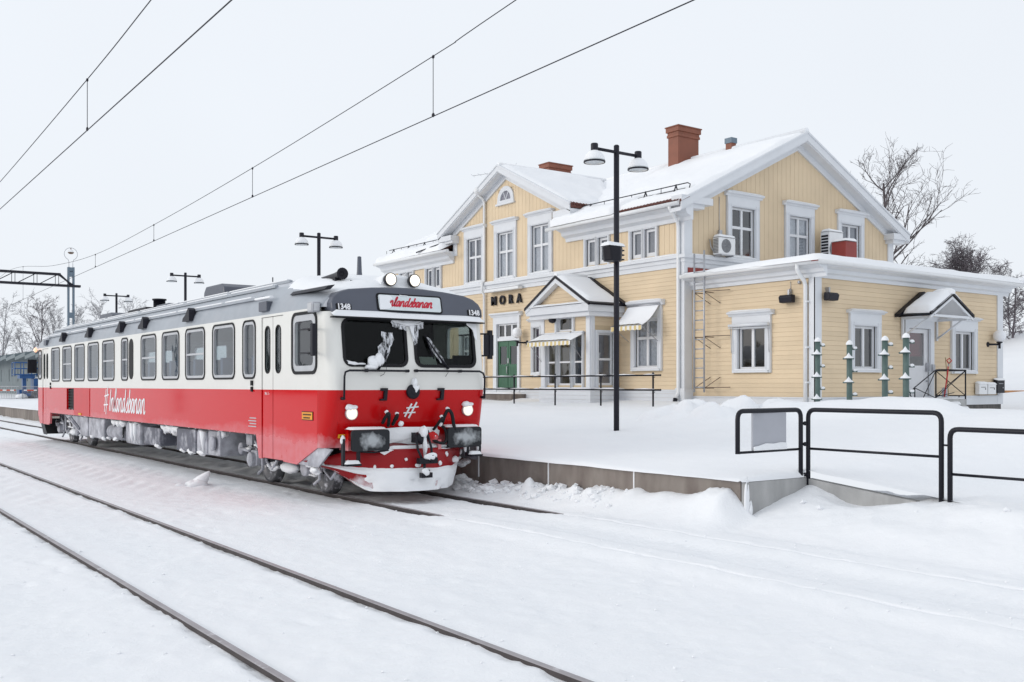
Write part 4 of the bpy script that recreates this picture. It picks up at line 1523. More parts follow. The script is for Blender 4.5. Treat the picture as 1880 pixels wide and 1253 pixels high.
# boxed eave returns and bay corner strips
for s_, u0, u1, c0 in ((-1, BR - BH + .03, BR - BH + 1.05, BAY0 - .06), (1, BR + BH - 1.05, BR + BH - .03, BAY1 - .24)):
    mb = MB()
    mb.box(22.76, 23.35, u0, u1, 8.02, 8.24)
    mb.box(22.84, 23.3, u0 + .12 * (s_ < 0), u1 - .12 * (s_ > 0), 7.92, 8.022)
    mb.box(22.9, 24.4, (u0 + .01 if s_ < 0 else u1 - .3), (u0 + .3 if s_ < 0 else u1 - .01), 8.03, 8.23)
    mb.fbox(FA, c0, c0 + .30, 7.4, 7.93, 0.0, 0.06)
    mb.box(23.21, 25, (BAY0 - .004 if s_ < 0 else BAY1 - .1), (BAY0 + .1 if s_ < 0 else BAY1 + .004), 7.3, 8.3)
    part("eave_return", mb, M['white'], st)
for (a0, a1, b0, b1, zt_) in ((22.62, 24.05, 22.8, 23.75, 7.84), (34.0, 35.05, 34.1, 34.85, 7.64)):
    mb = MB()
    mb.fbox(FG, a0, a1, zt_ - .22, zt_, 0.0, 0.455)
    mb.fbox(FG, b0, b1, zt_ - .36, zt_ - .215, 0.0, 0.36)
    part("eave_return", mb, M['white'], st)
# front eave cornices and gutters
mb = MB()
cor = [(0.0, 7.10), (0.10, 7.10), (0.12, 7.22), (0.30, 7.30), (0.34, 7.42), (0.56, 7.50), (0.56, 7.60), (0.0, 7.60)]
mb.prism(lambda n, v, u: FA(u, v, n), cor, 22.2, 28.5)
part("front_cornice", mb, M['white'], st)
mb = MB()
mb.prism(lambda n, v, u: FA(u, v, n), cor, 36.2, 42.3)
part("front_cornice", mb, M['white'], st)
mb = MB()
gutter(mb, [(22.54, 22.2, 7.57), (22.54, 28.95, 7.55)])
part("front_gutter", mb, M['acw'], st)
mb = MB()
gutter(mb, [(22.54, 35.75, 7.55), (22.54, 42.3, 7.57)])
part("front_gutter", mb, M['acw'], st)
mb = MB()
mb.tube([(22.54, 22.62, 7.52), (22.62, 22.62, 7.40), (22.80, 22.68, 7.28), (23.05, 22.74, 7.05), (23.07, 22.74, 6.9), (23.07, 22.74, 1.62), (22.95, 22.74, 1.42)], 0.06, 10)
part("downpipe", mb, M['acw'], st)
mb = MB()
mb.tube([(22.75, 33.8, 9.80), (22.80, 33.8, 9.62), (23.0, 33.8, 9.5), (23.09, 33.8, 9.35), (23.09, 33.8, 6.12), (22.98, 33.8, 6.05), (22.98, 33.8, 5.7), (23.09, 33.8, 5.55), (23.09, 33.8, 1.75), (22.95, 33.95, 1.5)], 0.055, 10)
mb.lathe((22.76, 33.8, 9.66), (0, 0, 1), [(0.06, 0), (0.15, 0.05), (0.16, 0.18), (0.08, 0.30)], 10)
part("downpipe", mb, M['acw'], st)
mb = MB()
mb.tube([(22.95, 22.74, 1.42), (22.88, 22.74, 1.15)], 0.075, 10)
part("downpipe_shoe", mb, M['black'], st)

# snow guards
def guard(name, y0, y1, x):
    mb = MB()
    z = rz(x)
    mb.tube([(x, y0, z + .36), (x, y1, z + .36)], 0.018, 6)
    mb.tube([(x, y0 + .1, z + .20), (x, y1 - .1, z + .20)], 0.014, 6)
    mb.tube([(x, y0, z + .36), (x - .0, y0 - .12, z + .30), (x, y0 - .08, z + .18)], 0.018, 6)
    y = y0 + .5
    while y < y1:
        mb.tube([(x, y, z + .38), (x - .16, y, z + .0)], 0.022, 5)
        mb.tube([(x, y + .03, z + .38), (x + .14, y + .03, z + .10)], 0.022, 5)
        mb.tube([(x, y + .7, z + .36), (x, y + .7, z + .15)], 0.012, 5)
        y += 1.42
    part(name, mb, M['lampblack'], st)
guard("snow_guard", 22.6, 28.3, 23.35)
guard("snow_guard", 36.8, 42.0, 23.2)
mb = MB()
mb.tube([(22.75, 36.75, 7.95), (22.45, 38.2, 7.72)], 0.03, 6)
part("loose_gutter_iron", mb, M['lampblack'], st)

# lunette in the bay gable
def arc(u, v, r, n=12): return [(u + r * math.cos(math.pi * i / n), v + r * math.sin(math.pi * i / n)) for i in range(n + 1)]
mb = MB()
lu, lv = 32.38, 9.26
outl = [(lu - .58, lv - .14), (lu + .58, lv - .14)] + arc(lu, lv, .55)
mb.panel(FA, outl, [arc(lu, lv, .36)], 0.0, 0.07)
mb.fbox(FA, lu - .62, lu + .62, lv - .19, lv - .12, 0.0, 0.12)
for a in (62, 118):
    c, s_ = math.cos(R(a)), math.sin(R(a))
    mb.prism(FA, [(lu - .014 * s_, lv + .014 * c), (lu + .014 * s_, lv - .014 * c), (lu + .36 * c + .014 * s_, lv + .36 * s_ - .014 * c), (lu + .36 * c - .014 * s_, lv + .36 * s_ + .014 * c)], 0.012, 0.045)
lo_ = part("lunette_window", mb, M['white'], st, "half-round window in the bay gable")
mb = MB()
mb.prism(FA, arc(lu, lv, .37), 0.002, 0.010)
part("pane", mb, M['curtaind'], lo_)
mb = MB()
mb.prism(FX(23.2), arc(26.9 + 1.85, 4.80, .36), 0.0, 0.06)
part("arched_panel", mb, M['white'], st)

# green double door
mb = MB()
mb.fbox(FA, 31.40, 31.55, 1.58, 4.30, -0.1, 0.09)
mb.fbox(FA, 32.97, 33.20, 1.58, 4.30, -0.1, 0.09)
mb.fbox(FA, 31.40, 33.20, 4.30, 4.58, -0.1, 0.093)
mb.prism(lambda n, v, u: FA(u, v, n), [(0, 4.58), (.11, 4.58), (.14, 4.64), (.22, 4.68), (.22, 4.74), (0, 4.76)], 31.28, 33.32)
mb.fbox(FA, 31.55, 32.97, 3.62, 3.74, -0.1, 0.05)
gd = part("front_door", mb, M['white'], st, "green double door under a white casing")
for k, (a, b) in enumerate(((31.56, 32.25), (32.27, 32.96))):
    mb = MB()
    mb.panel(FA, rect(a, b, 1.75, 3.61), [rect(a + .11, b - .11, 2.68, 3.40)], -0.06, -0.01)
    for q in range(6):
        mb.fbox(FA, a + .05 + q * .1, a + .14 + q * .1, 1.80, 2.58, -0.01, 0.002)
    part("door_leaf", mb, M['green'], gd)
    mb = MB()
    mb.fbox(FA, a, b, 1.58, 1.75, -0.06, -0.005)
    part("kick_plate", mb, M['lampblack'], gd)
    mb = MB()
    mb.fbox(FA, a + .11, b - .11, 2.68, 3.40, -0.045, -0.035)
    part("pane", mb, M['glass'], gd)
mb = MB()
mb.fbox(FA, 32.21, 32.27, 2.72, 2.92, 0.0, 0.03)
mb.tube([FA(32.3, 2.6, 0.0), FA(32.3, 2.58, .05), FA(32.3, 2.32, .05), FA(32.3, 2.3, 0.0)], 0.016, 6)
part("handle", mb, M['alu'], gd)
mb = MB()
for a in (31.62, 32.08, 32.54):
    mb.panel(FA, rect(a - .04, a + .42, 3.74, 4.30), [rect(a, a + .36, 3.80, 4.24)], -0.05, -0.01)
part("transom_frame", mb, M['white2'], gd)
mb = MB()
mb.fbox(FA, 31.56, 32.96, 3.76, 4.28, -0.045, -0.038)
part("transom_pane", mb, M['glass'], gd)
mb = MB()
mb.fbox(FA, 31.0, 33.5, 1.22, 1.50, 0.0, 0.75)
mb.fbox(FA, 30.9, 33.6, 1.0, 1.28, 0.75, 1.05)
part("doorstep", mb, M['conc'], st, bevel=0.02)
mb = MB()
snow_quad(mb, FA(31.0, 1.50, .1), FA(33.5, 1.50, .1), FA(33.4, 1.50, .8), FA(31.1, 1.50, .8), 0.07, 12, 6, 2, 0.1, 0.0)
part("doorstep_snow", mb, M['snow'], st)

# chimneys
def chimney(x0, x1, y0, y1, z0, z1, label):
    mb = MB()
    mb.box(x0, x1, y0, y1, z0, z1 - .30)
    mb.box(x0 - .04, x1 + .04, y0 - .04, y1 + .04, z1 - .42, z1 - .32)
    mb.box(x0 - .02, x1 + .02, y0 - .02, y1 + .02, z1 - .32, z1 - .22)
    mb.box(x0 - .07, x1 + .07, y0 - .07, y1 + .07, z1 - .22, z1 - .04)
    mb.box(x0 - .10, x1 + .10, y0 - .10, y1 + .10, z1 - .04, z1)
    c = part("chimney", mb, M['chim'], st, label, bevel=0.008)
    mb = MB()
    snow_quad(mb, (x0 - .1, y0 - .1, z1), (x1 + .1, y0 - .1, z1), (x1 + .1, y1 + .1, z1), (x0 - .1, y1 + .1, z1), 0.05, 10, 8, 3, 0.1, 0.0)
    part("chimney_snow", mb, M['snow'], c)
chimney(28.0, 29.14, 27.6, 28.15, 9.9, 11.98, "tall brown chimney near the gable")
chimney(28.0, 29.25, 35.75, 36.35, 9.9, 12.0, "brown chimney mostly hidden behind the bay roof")
mb = MB()
mb.box(28.68, 28.94, 25.5, 25.78, 10.3, 10.98)
sc = part("vent_stack", mb, M['chim'], st, "small orange and grey vent on the ridge")
mb = MB()
mb.box(28.65, 28.97, 25.47, 25.81, 10.98, 11.18)
part("vent_cap", mb, M['bluegrey'], sc)
mb = MB()
mb.box(28.7, 29.32, 20.5, 21.06, 5.4, 6.70)
rb = part("roof_box", mb, M['redmetal'], st, "dark red sheet metal box on the annex roof", bevel=0.01)
mb = MB()
snow_quad(mb, (28.66, 20.46, 6.71), (29.36, 20.46, 6.71), (29.36, 21.1, 6.71), (28.66, 21.1, 6.71), 0.09, 12, 8, 6, 0.12, 0.0)
part("box_snow", mb, M['snow'], rb)

# white entrance door of the annex with its little gabled canopy
mb = MB()
mb.fbox(FR, 27.82, 28.02, 1.42, 3.62, -0.1, 0.085)
mb.fbox(FR, 29.20, 29.40, 1.42, 3.62, -0.1, 0.085)
mb.fbox(FR, 27.82, 29.40, 3.62, 3.86, -0.1, 0.088)
mb.prism(lambda n, v, u: FR(u, v, n), [(0, 3.86), (.1, 3.86), (.16, 3.94), (.2, 4.0), (0, 4.02)], 27.72, 29.50)
ad = part("annex_door", mb, M['white'], st, "white glazed door under the gabled canopy")
mb = MB()
mb.panel(FR, rect(28.03, 29.19, 1.44, 3.61), [rect(28.15, 28.98, 2.46, 3.48)], -0.07, -0.015)
mb.panel(FR, rect(28.13, 29.0, 1.62, 2.36), [rect(28.16, 28.97, 1.65, 2.33)], -0.015, -0.004)
part("door_leaf", mb, M['white2'], ad)
mb = MB()
mb.fbox(FR, 28.15, 28.98, 2.46, 3.48, -0.05, -0.044)
part("pane", mb, M['glass'], ad)
mb = MB()
mb.fbox(FR, 28.1, 29.1, 2.75, 3.6, -0.16, -0.15)
part("red_reflection", mb, M['redrefl'], ad)  # sheet behind the glass, coloured to stand in for its red reflection
mb = MB()
mb.fbox(FR, 29.05, 29.15, 2.28, 2.55, 0.0, 0.03)
mb.tube([FR(29.1, 2.32, .03), FR(29.1, 2.32, .09), FR(28.98, 2.32, .09)], 0.014, 6)
mb.fbox(FR, 29.22, 29.36, 2.28, 2.50, 0.085, 0.14)
mb.fbox(FR, 29.06, 29.12, 1.95, 2.0, 0.0, 0.02)
part("handle", mb, M['galv'], ad)
CR, CH = 28.62, 1.16
mb = MB()
FCO = FY(16.65)
for s_ in (-1, 1):
    mb.prism(lambda u, v, n: (u, 17.78 - n, v), [(CR + s_ * CH, 4.00), (CR, 4.62), (CR, 4.55), (CR + s_ * CH, 3.93)], 0, 1.13)
    rake(mb, FCO, (CR + s_ * (CH + .02), 3.97), (CR, 4.60), 0.13, -0.05, 0.0)
    x = CR + s_ * 0.94
    mb.box(x - .03, x + .03, 17.70, 17.76, 3.25, 3.95)
    mb.box(x - .032, x + .032, 16.72, 17.76, 3.86, 3.93)
    mb.tube([(x, 17.72, 3.32), (x, 16.9, 3.86)], 0.032, 6)
mb.fbox(FCO, CR - CH + .15, CR + CH - .15, 3.90, 3.97, -0.05, -0.0)
cn = part("door_canopy", mb, M['white'], st, "small white gabled canopy above the annex door")
mb = MB()
for s_ in (-1, 1):
    rake(mb, FCO, (CR + s_ * (CH + .04), 4.03), (CR, 4.67), 0.085, -0.03, 0.025)
    rake(mb, FY(17.6), (CR + s_ * (CH + .16), 4.02), (CR, 4.76), 0.10, -0.16, 0.03)
    mb.tube([(CR + s_ * (CH + .05), 16.66, 3.96), (CR + s_ * (CH + .05), 17.7, 3.96)], 0.04, 6)
part("canopy_verge", mb, M['black'], cn)
mb = MB()
snow_quad(mb, (CR, 16.62, 4.64), (CR, 17.5, 4.66), (CR - CH - .03, 17.55, 4.02), (CR - CH - .03, 16.62, 4.00), 0.17, 14, 12, 3, 0.25, 0.04)
snow_quad(mb, (CR, 16.62, 4.64), (CR, 17.5, 4.66), (CR + CH * .9, 17.55, 4.08), (CR + CH * .9, 16.62, 4.06), 0.13, 14, 12, 9, 0.25, 0.04)
mb.blob((CR, 16.95, 4.66), (.26, .33, .15), 3)
mb.blob((CR + CH + .12, 17.2, 4.0), (.25, .45, .09), 7)
part("canopy_snow", mb, M['snow'], cn)

# name of the town in black letters, with the strip lamp above it
sg = thing("station_sign", "black raised letters spelling MORA on the yellow wall left of the porch", "sign", (23.17, 32.3, 5.24))
for ch, u in zip("MORA", (33.16, 32.56, 31.98, 31.42)):
    mb = MB()
    FM = lambda uu, vv, n=0, u=u: (23.16 - n, u - uu, vv)
    text_mesh(mb, ch, 0.50, FM, 0.0, 5.24, 0.0, 0.07, bold=0.012, sx=0.95)
    part("letter_" + ch.lower(), mb, M['black'], sg)
mb = MB()
mb.fbox(FA, 31.15, 33.45, 5.60, 5.72, 0.10, 0.34)
sl_ = solo("strip_lamp", mb, M['acw'], "long white strip lamp fixed under the belt above the MORA letters", "lamp", (23.0, 32.3, 5.6), bevel=0.03)
mb = MB()
snow_quad(mb, FA(31.15, 5.72, .1), FA(33.45, 5.72, .1), FA(33.45, 5.72, .34), FA(31.15, 5.72, .34), 0.05, 14, 4, 2, 0.06, 0.0)
part("lamp_snow", mb, M['snow'], sl_)

# ------------------------------------------------------------------ red and cream railcar
XL, XR, XC = 6.70, 9.70, 8.20
YF, YB = 14.44, 36.2
ZB, ZG, ZS = 1.77, 3.07, 0.97          # colour change, foot of the grey, skirt
car = thing("railcar", "red and cream railcar with grey roof at the platform, its nose caked in snow", "train", (XC, 14.2, 0))
FL, FRR = FX(XL), (lambda u, v, n=0.0: (XR + n, u, v))

W_BIG = [(18.63, 'p'), (20.28, 's'), (21.90, 'p'), (23.545, 's'), (27.13, 's'), (28.725, 'p'), (30.32, 'p'), (31.905, 's'), (33.505, 'p')]
W_NAR = [17.315, 25.565]
WZ0, WZ1 = 1.99, 2.985
def whole(u, w): return rr(u - w / 2, u + w / 2, WZ0, WZ1, 0.13)

def side(F, nm):
    holes = [whole(u, 1.15) for u, k in W_BIG] + [whole(u, 0.56) for u in W_NAR]
    holes += [rect(15.79, 16.74, 1.7701, 3.0699)] * 0
    mb = MB()
    # the cream band runs round the two doorways
    segs = [(YF, 15.79, [rr(14.50, 15.38, 2.07, 2.98, .12)]), (16.74, 34.58, holes), (35.48, YB, [rr(35.62, 36.1, 2.08, 2.96, .1)])]
    for a, b, h in segs:
        mb.panel(F, rect(a, b, ZB, ZG), h, -0.06, 0.0)
    mb.fbox(F, 15.79, 16.74, 3.03, ZG, -0.06, 0.0)
    mb.fbox(F, 34.58, 35.48, 3.03, ZG, -0.06, 0.0)
    part("upper_side", mb, M['cream'], car, "cream upper side panel " + nm)
    mb = MB()
    mb.panel(F, [(16.74, ZB), (16.74, .56), (16.86, .56), (17.0, ZS), (29.1, ZS), (34.28, ZS), (34.36, .62), (34.58, .62), (34.58, ZB)], [rect(31.02, 31.97, 1.12, 1.75)], -0.06, 0.0)
    mb.prism(F, [(15.79, ZB), (15.79, .565), (15.25, .55), (14.46, .86), (14.46, ZB)], -0.06, 0.0)
    mb.prism(F, [(35.48, ZB), (35.48, .6), (35.9, .58), (YB, .9), (YB, ZB)], -0.06, 0.0)
    part("lower_side", mb, M['red'], car, "red lower side panel with snow dust and a painted pink reflection along its foot")
    mb = MB()
    mb.fbox(F, 29.12, 30.98, 0.985, 1.755, 0.0, 0.012)
    part("hatch", mb, M['redclean'], car, "clean bright red hatch beside the black grille")
    mb = MB()
    mb.fbox(F, 31.0, 32.0, 1.1, 1.77, -0.12, -0.08)
    for k in range(7):
        mb.fbox(F, 31.04, 31.95, 1.15 + k * .085, 1.19 + k * .085, -0.08, -0.04)
    part("grille", mb, M['rubber'], car)
    # doors: two leaves each, cream above and red below, long round-ended windows
    for (d0, d1) in ((15.79, 16.74), (34.58, 35.48)):
        m_ = (d0 + d1) / 2
        mb = MB()
        mb.fbox(F, d0, d1, .56, 3.03, -0.09, -0.055)
        part("door_seal", mb, M['rubber'], car)
        for a, b in ((d0 + .02, m_ - .012), (m_ + .012, d1 - .02)):
            u = (a + b) / 2
            wn_ = rr(u - .105, u + .105, 2.06, 2.86, .10, 6)
            mb = MB()
            mb.panel(F, rect(a, b, ZB, 3.02), [wn_], -0.05, -0.016)
            dl = part("door_leaf", mb, M['cream'], car)
            mb = MB()
            mb.fbox(F, a, b, .58, ZB, -0.05, -0.016)
            part("lower_panel", mb, M['red'], dl)
            mb = MB()
            mb.panel(F, rr(u - .12, u + .12, 2.045, 2.875, .115, 6), [rr(u - .098, u + .098, 2.07, 2.85, .095, 6)], -0.03, -0.008)
            part("seal", mb, M['rubber'], dl)
            mb = MB()
            mb.prism(F, rr(u - .10, u + .10, 2.065, 2.855, .097, 6), -0.036, -0.030)
            part("pane", mb, M['tglass'], dl)
    # buttons and handles by the doors
    mb = MB()
    for u in (17.16, 34.2):
        mb.fbox(F, u - .035, u + .035, 1.84, 1.93, 0.0, 0.03)
        mb.fbox(F, u - .03, u + .03, 1.73, 1.82, 0.0, 0.03)
    part("door_button", mb, M['rubber'], car)
    mb = MB()
    mb.prism(F, rr(24.80, 25.17, 1.99, 2.97, .17, 6), 0.0, 0.008)
    part("black_panel", mb, M['rubber'], car, "black round-ended panel between two windows")

side(FL, "facing the open tracks")
side(FRR, "facing the platform")

# side windows: rubber, aluminium frame, pane; two kinds are opening ones with a crossbar. Built once, then shared.
def win_meshes(w, split):
    F = lambda u, v, n=0.0: (-n, u, v)
    hz = (WZ1 - WZ0) / 2
    a = MB(); a.panel(F, rr(-w / 2 - .035, w / 2 + .035, -hz - .035, hz + .035, .15), [rr(-w / 2 + .0, w / 2 - .0, -hz + .0, hz - .0, .125)], -0.02, 0.014)
    b = MB(); b.panel(F, rr(-w / 2, w / 2, -hz, hz, .125), [rr(-w / 2 + .05, w / 2 - .05, -hz + .05, hz - .05, .09)], -0.05, 0.006)
    if split:
        b.fbox(F, -w / 2 + .05, w / 2 - .05, -0.03, 0.01, -0.045, 0.004)
    c = MB(); c.prism(F, rr(-w / 2 + .04, w / 2 - .04, -hz + .04, hz - .04, .09), -0.040, -0.034)
    return a.mesh("train_window", M['rubber']), b.mesh("frame", M['alu']), c.mesh("pane", M['tglass'])
WM = {'p': win_meshes(1.15, False), 's': win_meshes(1.15, True), 'n': win_meshes(0.56, False)}
WM['ns'] = win_meshes(0.56, True)
for X, rot in ((XL, 0), (XR, math.pi)):
    for u, k in W_BIG + [(W_NAR[0], 'n'), (W_NAR[1], 'ns')]:
        w_ = inst("train_window", WM[k][0], car, (X - XC, u - 14.2, (WZ0 + WZ1) / 2), rotz=rot)
        inst("frame", WM[k][1], w_)
        inst("pane", WM[k][2], w_)
for F in (FL, FRR):
    for (a, b, c, d) in ((14.50, 15.38, 2.07, 2.98), (35.62, 36.1, 2.08, 2.96)):
        mb = MB()
        mb.panel(F, rr(a - .05, b + .05, c - .05, d + .05, .16), [rr(a, b, c, d, .12)], -0.02, 0.016)
        cw_ = part("cab_window", mb, M['rubber'], car)
        mb = MB()
        mb.panel(F, rr(a, b, c, d, .12), [rr(a + .1, b - .07, c + .09, d - .10, .08)], -0.05, 0.006)
        part("frame", mb, M['alu'], cw_)
        mb = MB()
        mb.prism(F, rr(a + .08, b - .05, c + .07, d - .08, .09), -0.05, -0.044)
        part("pane", mb, M['tglass'], cw_)

# nose: flat face that leans back above and below the colour line, rounded corner posts
def yf(z):
    return float(np.interp(z, [0.55, 0.9, 1.25, 1.77, 2.1, 2.95, 3.5], [14.42, 14.27, 14.14, 14.02, 14.05, 14.17, 14.26]))
HX = 1.30
def FN(x, z, n=0.0): return (XC + x, yf(z) - n, z)
def corner(mb, z0, z1, sgn, nz=8):
    vs, fs = [], []
    C = 7
    for j in range(nz + 1):
        z = z0 + (z1 - z0) * j / nz
        for i in range(C + 1):
            t = math.pi / 2 * i / C
            x = HX + (1.5 - HX) * math.sin(t)
            y = yf(z) + (14.47 - yf(z)) * (1 - math.cos(t))
            vs.append((XC + sgn * x, y, z))
    for j in range(nz):
        for i in range(C):
            a = j * (C + 1) + i
            fs.append((a, a + 1, a + C + 2, a + C + 1))
    mb.add(vs, fs, 0, True)
zs_ = [ZB, 2.1, 2.95]
WSL = rr(-1.33, -.135, 2.14, 2.90, .13, 5)
WSR = rr(-.02, 1.22, 2.14, 2.90, .13, 5)
WSL = [(x + .0, z) for x, z in WSL]
mb = MB()
mb.panel(FN, [(-HX, ZB), (HX, ZB), (HX, 2.10), (HX, 2.98), (-HX, 2.98), (-HX, 2.10)], [rr(-1.24, -.085, 2.14, 2.90, .14, 5), rr(.045, 1.24, 2.14, 2.90, .14, 5)], -0.05, 0.0)
corner(mb, ZB, 3.0, -1); corner(mb, ZB, 3.0, 1)
nose = part("nose", mb, M['cream'], car, "cream cab front round the two windshields")
mb = MB()
vs, fs = [], []
ZN = [0.86, 1.0, 1.15, 1.25, 1.5, ZB]
for z in ZN:
    for x in (-HX, -.6, 0, .6, HX): vs.append(FN(x, z))
for j in range(len(ZN) - 1):
    for i in range(4):
        a = j * 5 + i
        fs.append((a, a + 1, a + 6, a + 5))
mb.add(vs, fs, 0, False)
corner(mb, 0.86, ZB, -1); corner(mb, 0.86, ZB, 1)
part("lower_nose", mb, M['redfront'], car, "red cab front below the cream")
for (a, b) in ((-1.24, -.085), (.045, 1.24)):
    mb = MB()
    mb.panel(FN, rr(a - .005, b + .005, 2.135, 2.905, .145, 5), [rr(a + .045, b - .045, 2.185, 2.87, .11, 5)], -0.04, 0.012)
    ws = part("windshield", mb, M['rubber'], car)
    mb = MB()
    mb.prism(FN, rr(a + .03, b - .03, 2.17, 2.885, .12, 5), -0.022, -0.016)
    part("pane", mb, M['wglass'], ws)
# frozen spray and snow clinging to the windshields
def splat(mb, pts, seed, th=0.012, F=FN, n=0.012, k=1.0):
    """thin irregular crust of snow with the given outline"""
    c = (sum(p[0] for p in pts) / len(pts), sum(p[1] for p in pts) / len(pts))
    vs = [F(c[0], c[1], n + th)]
    rd = random.Random(seed)
    P = []
    for i, p in enumerate(pts):
        q = pts[(i + 1) % len(pts)]
        for t in (0, .33, .66):
            x = p[0] + (q[0] - p[0]) * t + rd.uniform(-1, 1) * .012 * k
            z = p[1] + (q[1] - p[1]) * t + rd.uniform(-1, 1) * .012 * k
            P.append((x, z))
    m = len(P)
    for x, z in P: vs.append(F(c[0] + (x - c[0]) * .6, c[1] + (z - c[1]) * .6, n + th * (.8 + rd.uniform(-.2, .3))))
    for x, z in P: vs.append(F(x, z, n))
    fs = []
    for i in range(m):
        j = (i + 1) % m
        fs += [(0, 1 + i, 1 + j), (1 + i, 1 + m + i, 1 + m + j, 1 + j)]
    mb.add(vs, fs, 0, True)
mb = MB()
splat(mb, [(-.34, 2.90), (-.02, 2.90), (.20, 2.90), (.22, 2.86), (.10, 2.84), (.07, 2.80), (.06, 2.62), (.03, 2.56), (.0, 2.78), (-.09, 2.82), (-.14, 2.80), (-.2, 2.84), (-.3, 2.86)], 3, .014)
splat(mb, [(-1.15, 2.17), (-.86, 2.165), (-.86, 2.19), (-1.0, 2.20), (-1.18, 2.23)], 6, .012)
splat(mb, [(1.10, 2.89), (1.29, 2.90), (1.30, 2.60), (1.24, 2.66), (1.22, 2.78), (1.15, 2.84)], 8, .012)
part("windshield_ice", mb, M['snow'], nose, kind='stuff')
mb = MB()
splat(mb, [(-.64, 2.30), (-.62, 2.46), (-.54, 2.56), (-.54, 2.70), (-.34, 2.70), (-.32, 2.58), (-.40, 2.44), (-.44, 2.34), (-.50, 2.20), (-.56, 2.20)], 5, .004)
splat(mb, [(-.36, 2.88), (.26, 2.88), (.24, 2.78), (.14, 2.76), (.12, 2.55), (.05, 2.50), (.0, 2.7), (-.15, 2.74), (-.34, 2.80)], 6, .003)
splat(mb, [(.28, 2.66), (.36, 2.62), (.52, 2.40), (.60, 2.24), (.54, 2.22), (.42, 2.36), (.30, 2.54)], 7, .003)
part("scraped_ice", mb, M['ice'], nose, kind='stuff')
mb = MB()
mb.blob((XC - .74, yf(2.2) - .05, 2.20), (.10, .05, .09), 5, amp=.25)
mb.blob((XC - .64, yf(2.2) - .05, 2.25), (.09, .05, .10), 15, amp=.25)
mb.blob((XC - .80, yf(2.15) - .05, 2.13), (.09, .05, .04), 25, amp=.25)
part("snow_lump", mb, M['snow'], nose, "lump of snow behind the left wiper")
# wipers
for (a, b, c) in (((-.66, 2.08), (-.52, 2.30), (-.46, 2.36)), ((.66, 2.12), (.42, 2.40), (.28, 2.62))):
    mb = MB()
    mb.tube([FN(a[0], a[1], .03), FN(b[0], b[1], .05), FN(c[0], c[1], .03)], [.022, .014, .008], 6)
    mb.tube([FN(b[0] - .03, b[1] - .12, .035), FN(c[0] - .02, c[1] + .05, .03)], .012, 5)
    wp = part("wiper", mb, M['black'], car)
mb = MB()
mb.tube([FN(-.50, 2.32, .03), FN(-.52, 2.1, .05), FN(-.56, 2.02, .03), FN(-.62, 1.99, .02)], .004, 4)
mb.tube([FN(.60, 2.14, .05), FN(.64, 2.06, .05), FN(.60, 1.99, .02)], .004, 4)
part("wiper_hose", mb, M['black'], car)
# cab inside
mb = MB()
mb.box(XL + .08, XR - .08, 14.35, 15.0, 1.9, 2.10)
mb.box(XL + .3, XL + .7, 14.5, 14.8, 2.10, 2.2)
mb.box(XR - .75, XR - .5, 14.4, 14.7, 2.10, 2.3)
mb.box(XR - .4, XR - .15, 14.4, 14.6, 2.10, 2.36)
part("cab_desk", mb, M['cabin'], car)
mb = MB()
mb.box(XL + .07, XR - .55, 15.6, 15.66, 1.2, 3.03)
mb.box(XL + .07, XR - .07, 14.4, 15.6, 3.0, 3.04)
part("cab_bulkhead", mb, M['cabin'], car)
mb = MB()
mb.add([(XC + .30, 14.28, 2.11), (XC + .62, 14.28, 2.11), (XC + .60, 14.34, 2.32), (XC + .28, 14.34, 2.32)], [(0, 1, 2, 3)])
part("paper", mb, M['signface'], car)
mb = MB()
mb.box(XC - .95, XC - .5, 15.05, 15.5, 1.3, 1.9); mb.box(XC - .95, XC - .5, 15.4, 15.52, 1.9, 2.55)
part("driver_seat", mb, M['cabin'], car, bevel=0.05)
# saloon floor, ceiling and seats
mb = MB()
mb.box(XL + .06, XR - .06, 14.3, YB, 1.10, 1.16)
mb.box(XL + .03, XR - .03, 14.6, YB, .95, 1.10)
part("floor", mb, M['under'], car)
mb = MB()
mb.box(XL + .1, XR - .1, 15.7, YB - .1, 3.04, 3.06)
mb.box(XL + .07, XR - .55, 35.3, 35.36, 1.2, 3.03)
part("lining", mb, M['tinner'], car)
mb = MB()
mb.box(-.5, .5, -.06, .06, .45, 1.22); mb.box(-.5, .5, .0, .5, .38, .5)
sm_ = mb.mesh("seat", M['seat'])
yy = 17.4
while yy < 34:
    for x in (-.9, .9):
        inst("seat", sm_, car, (x, yy - 14.2, 1.16))
    yy += 1.62
# back end of the car
mb = MB()
mb.box(XL + .1, XR - .1, 36.2, 36.42, .8, ZB)
part("rear_end", mb, M['red'], car)
mb = MB()
mb.box(XL + .1, XR - .1, 36.2, 36.40, ZB, 3.1)
part("rear_end", mb, M['cream'], car)
mb = MB()
mb.add([(6.8, 36.45, .72), (9.6, 36.45, .72), (9.4, 36.9, .18), (7.0, 36.9, .18), (6.8, 35.95, .72), (7.0, 36.3, .18)], [(0, 1, 2, 3), (0, 3, 5, 4)])
part("rear_plough", mb, M['black'], car)

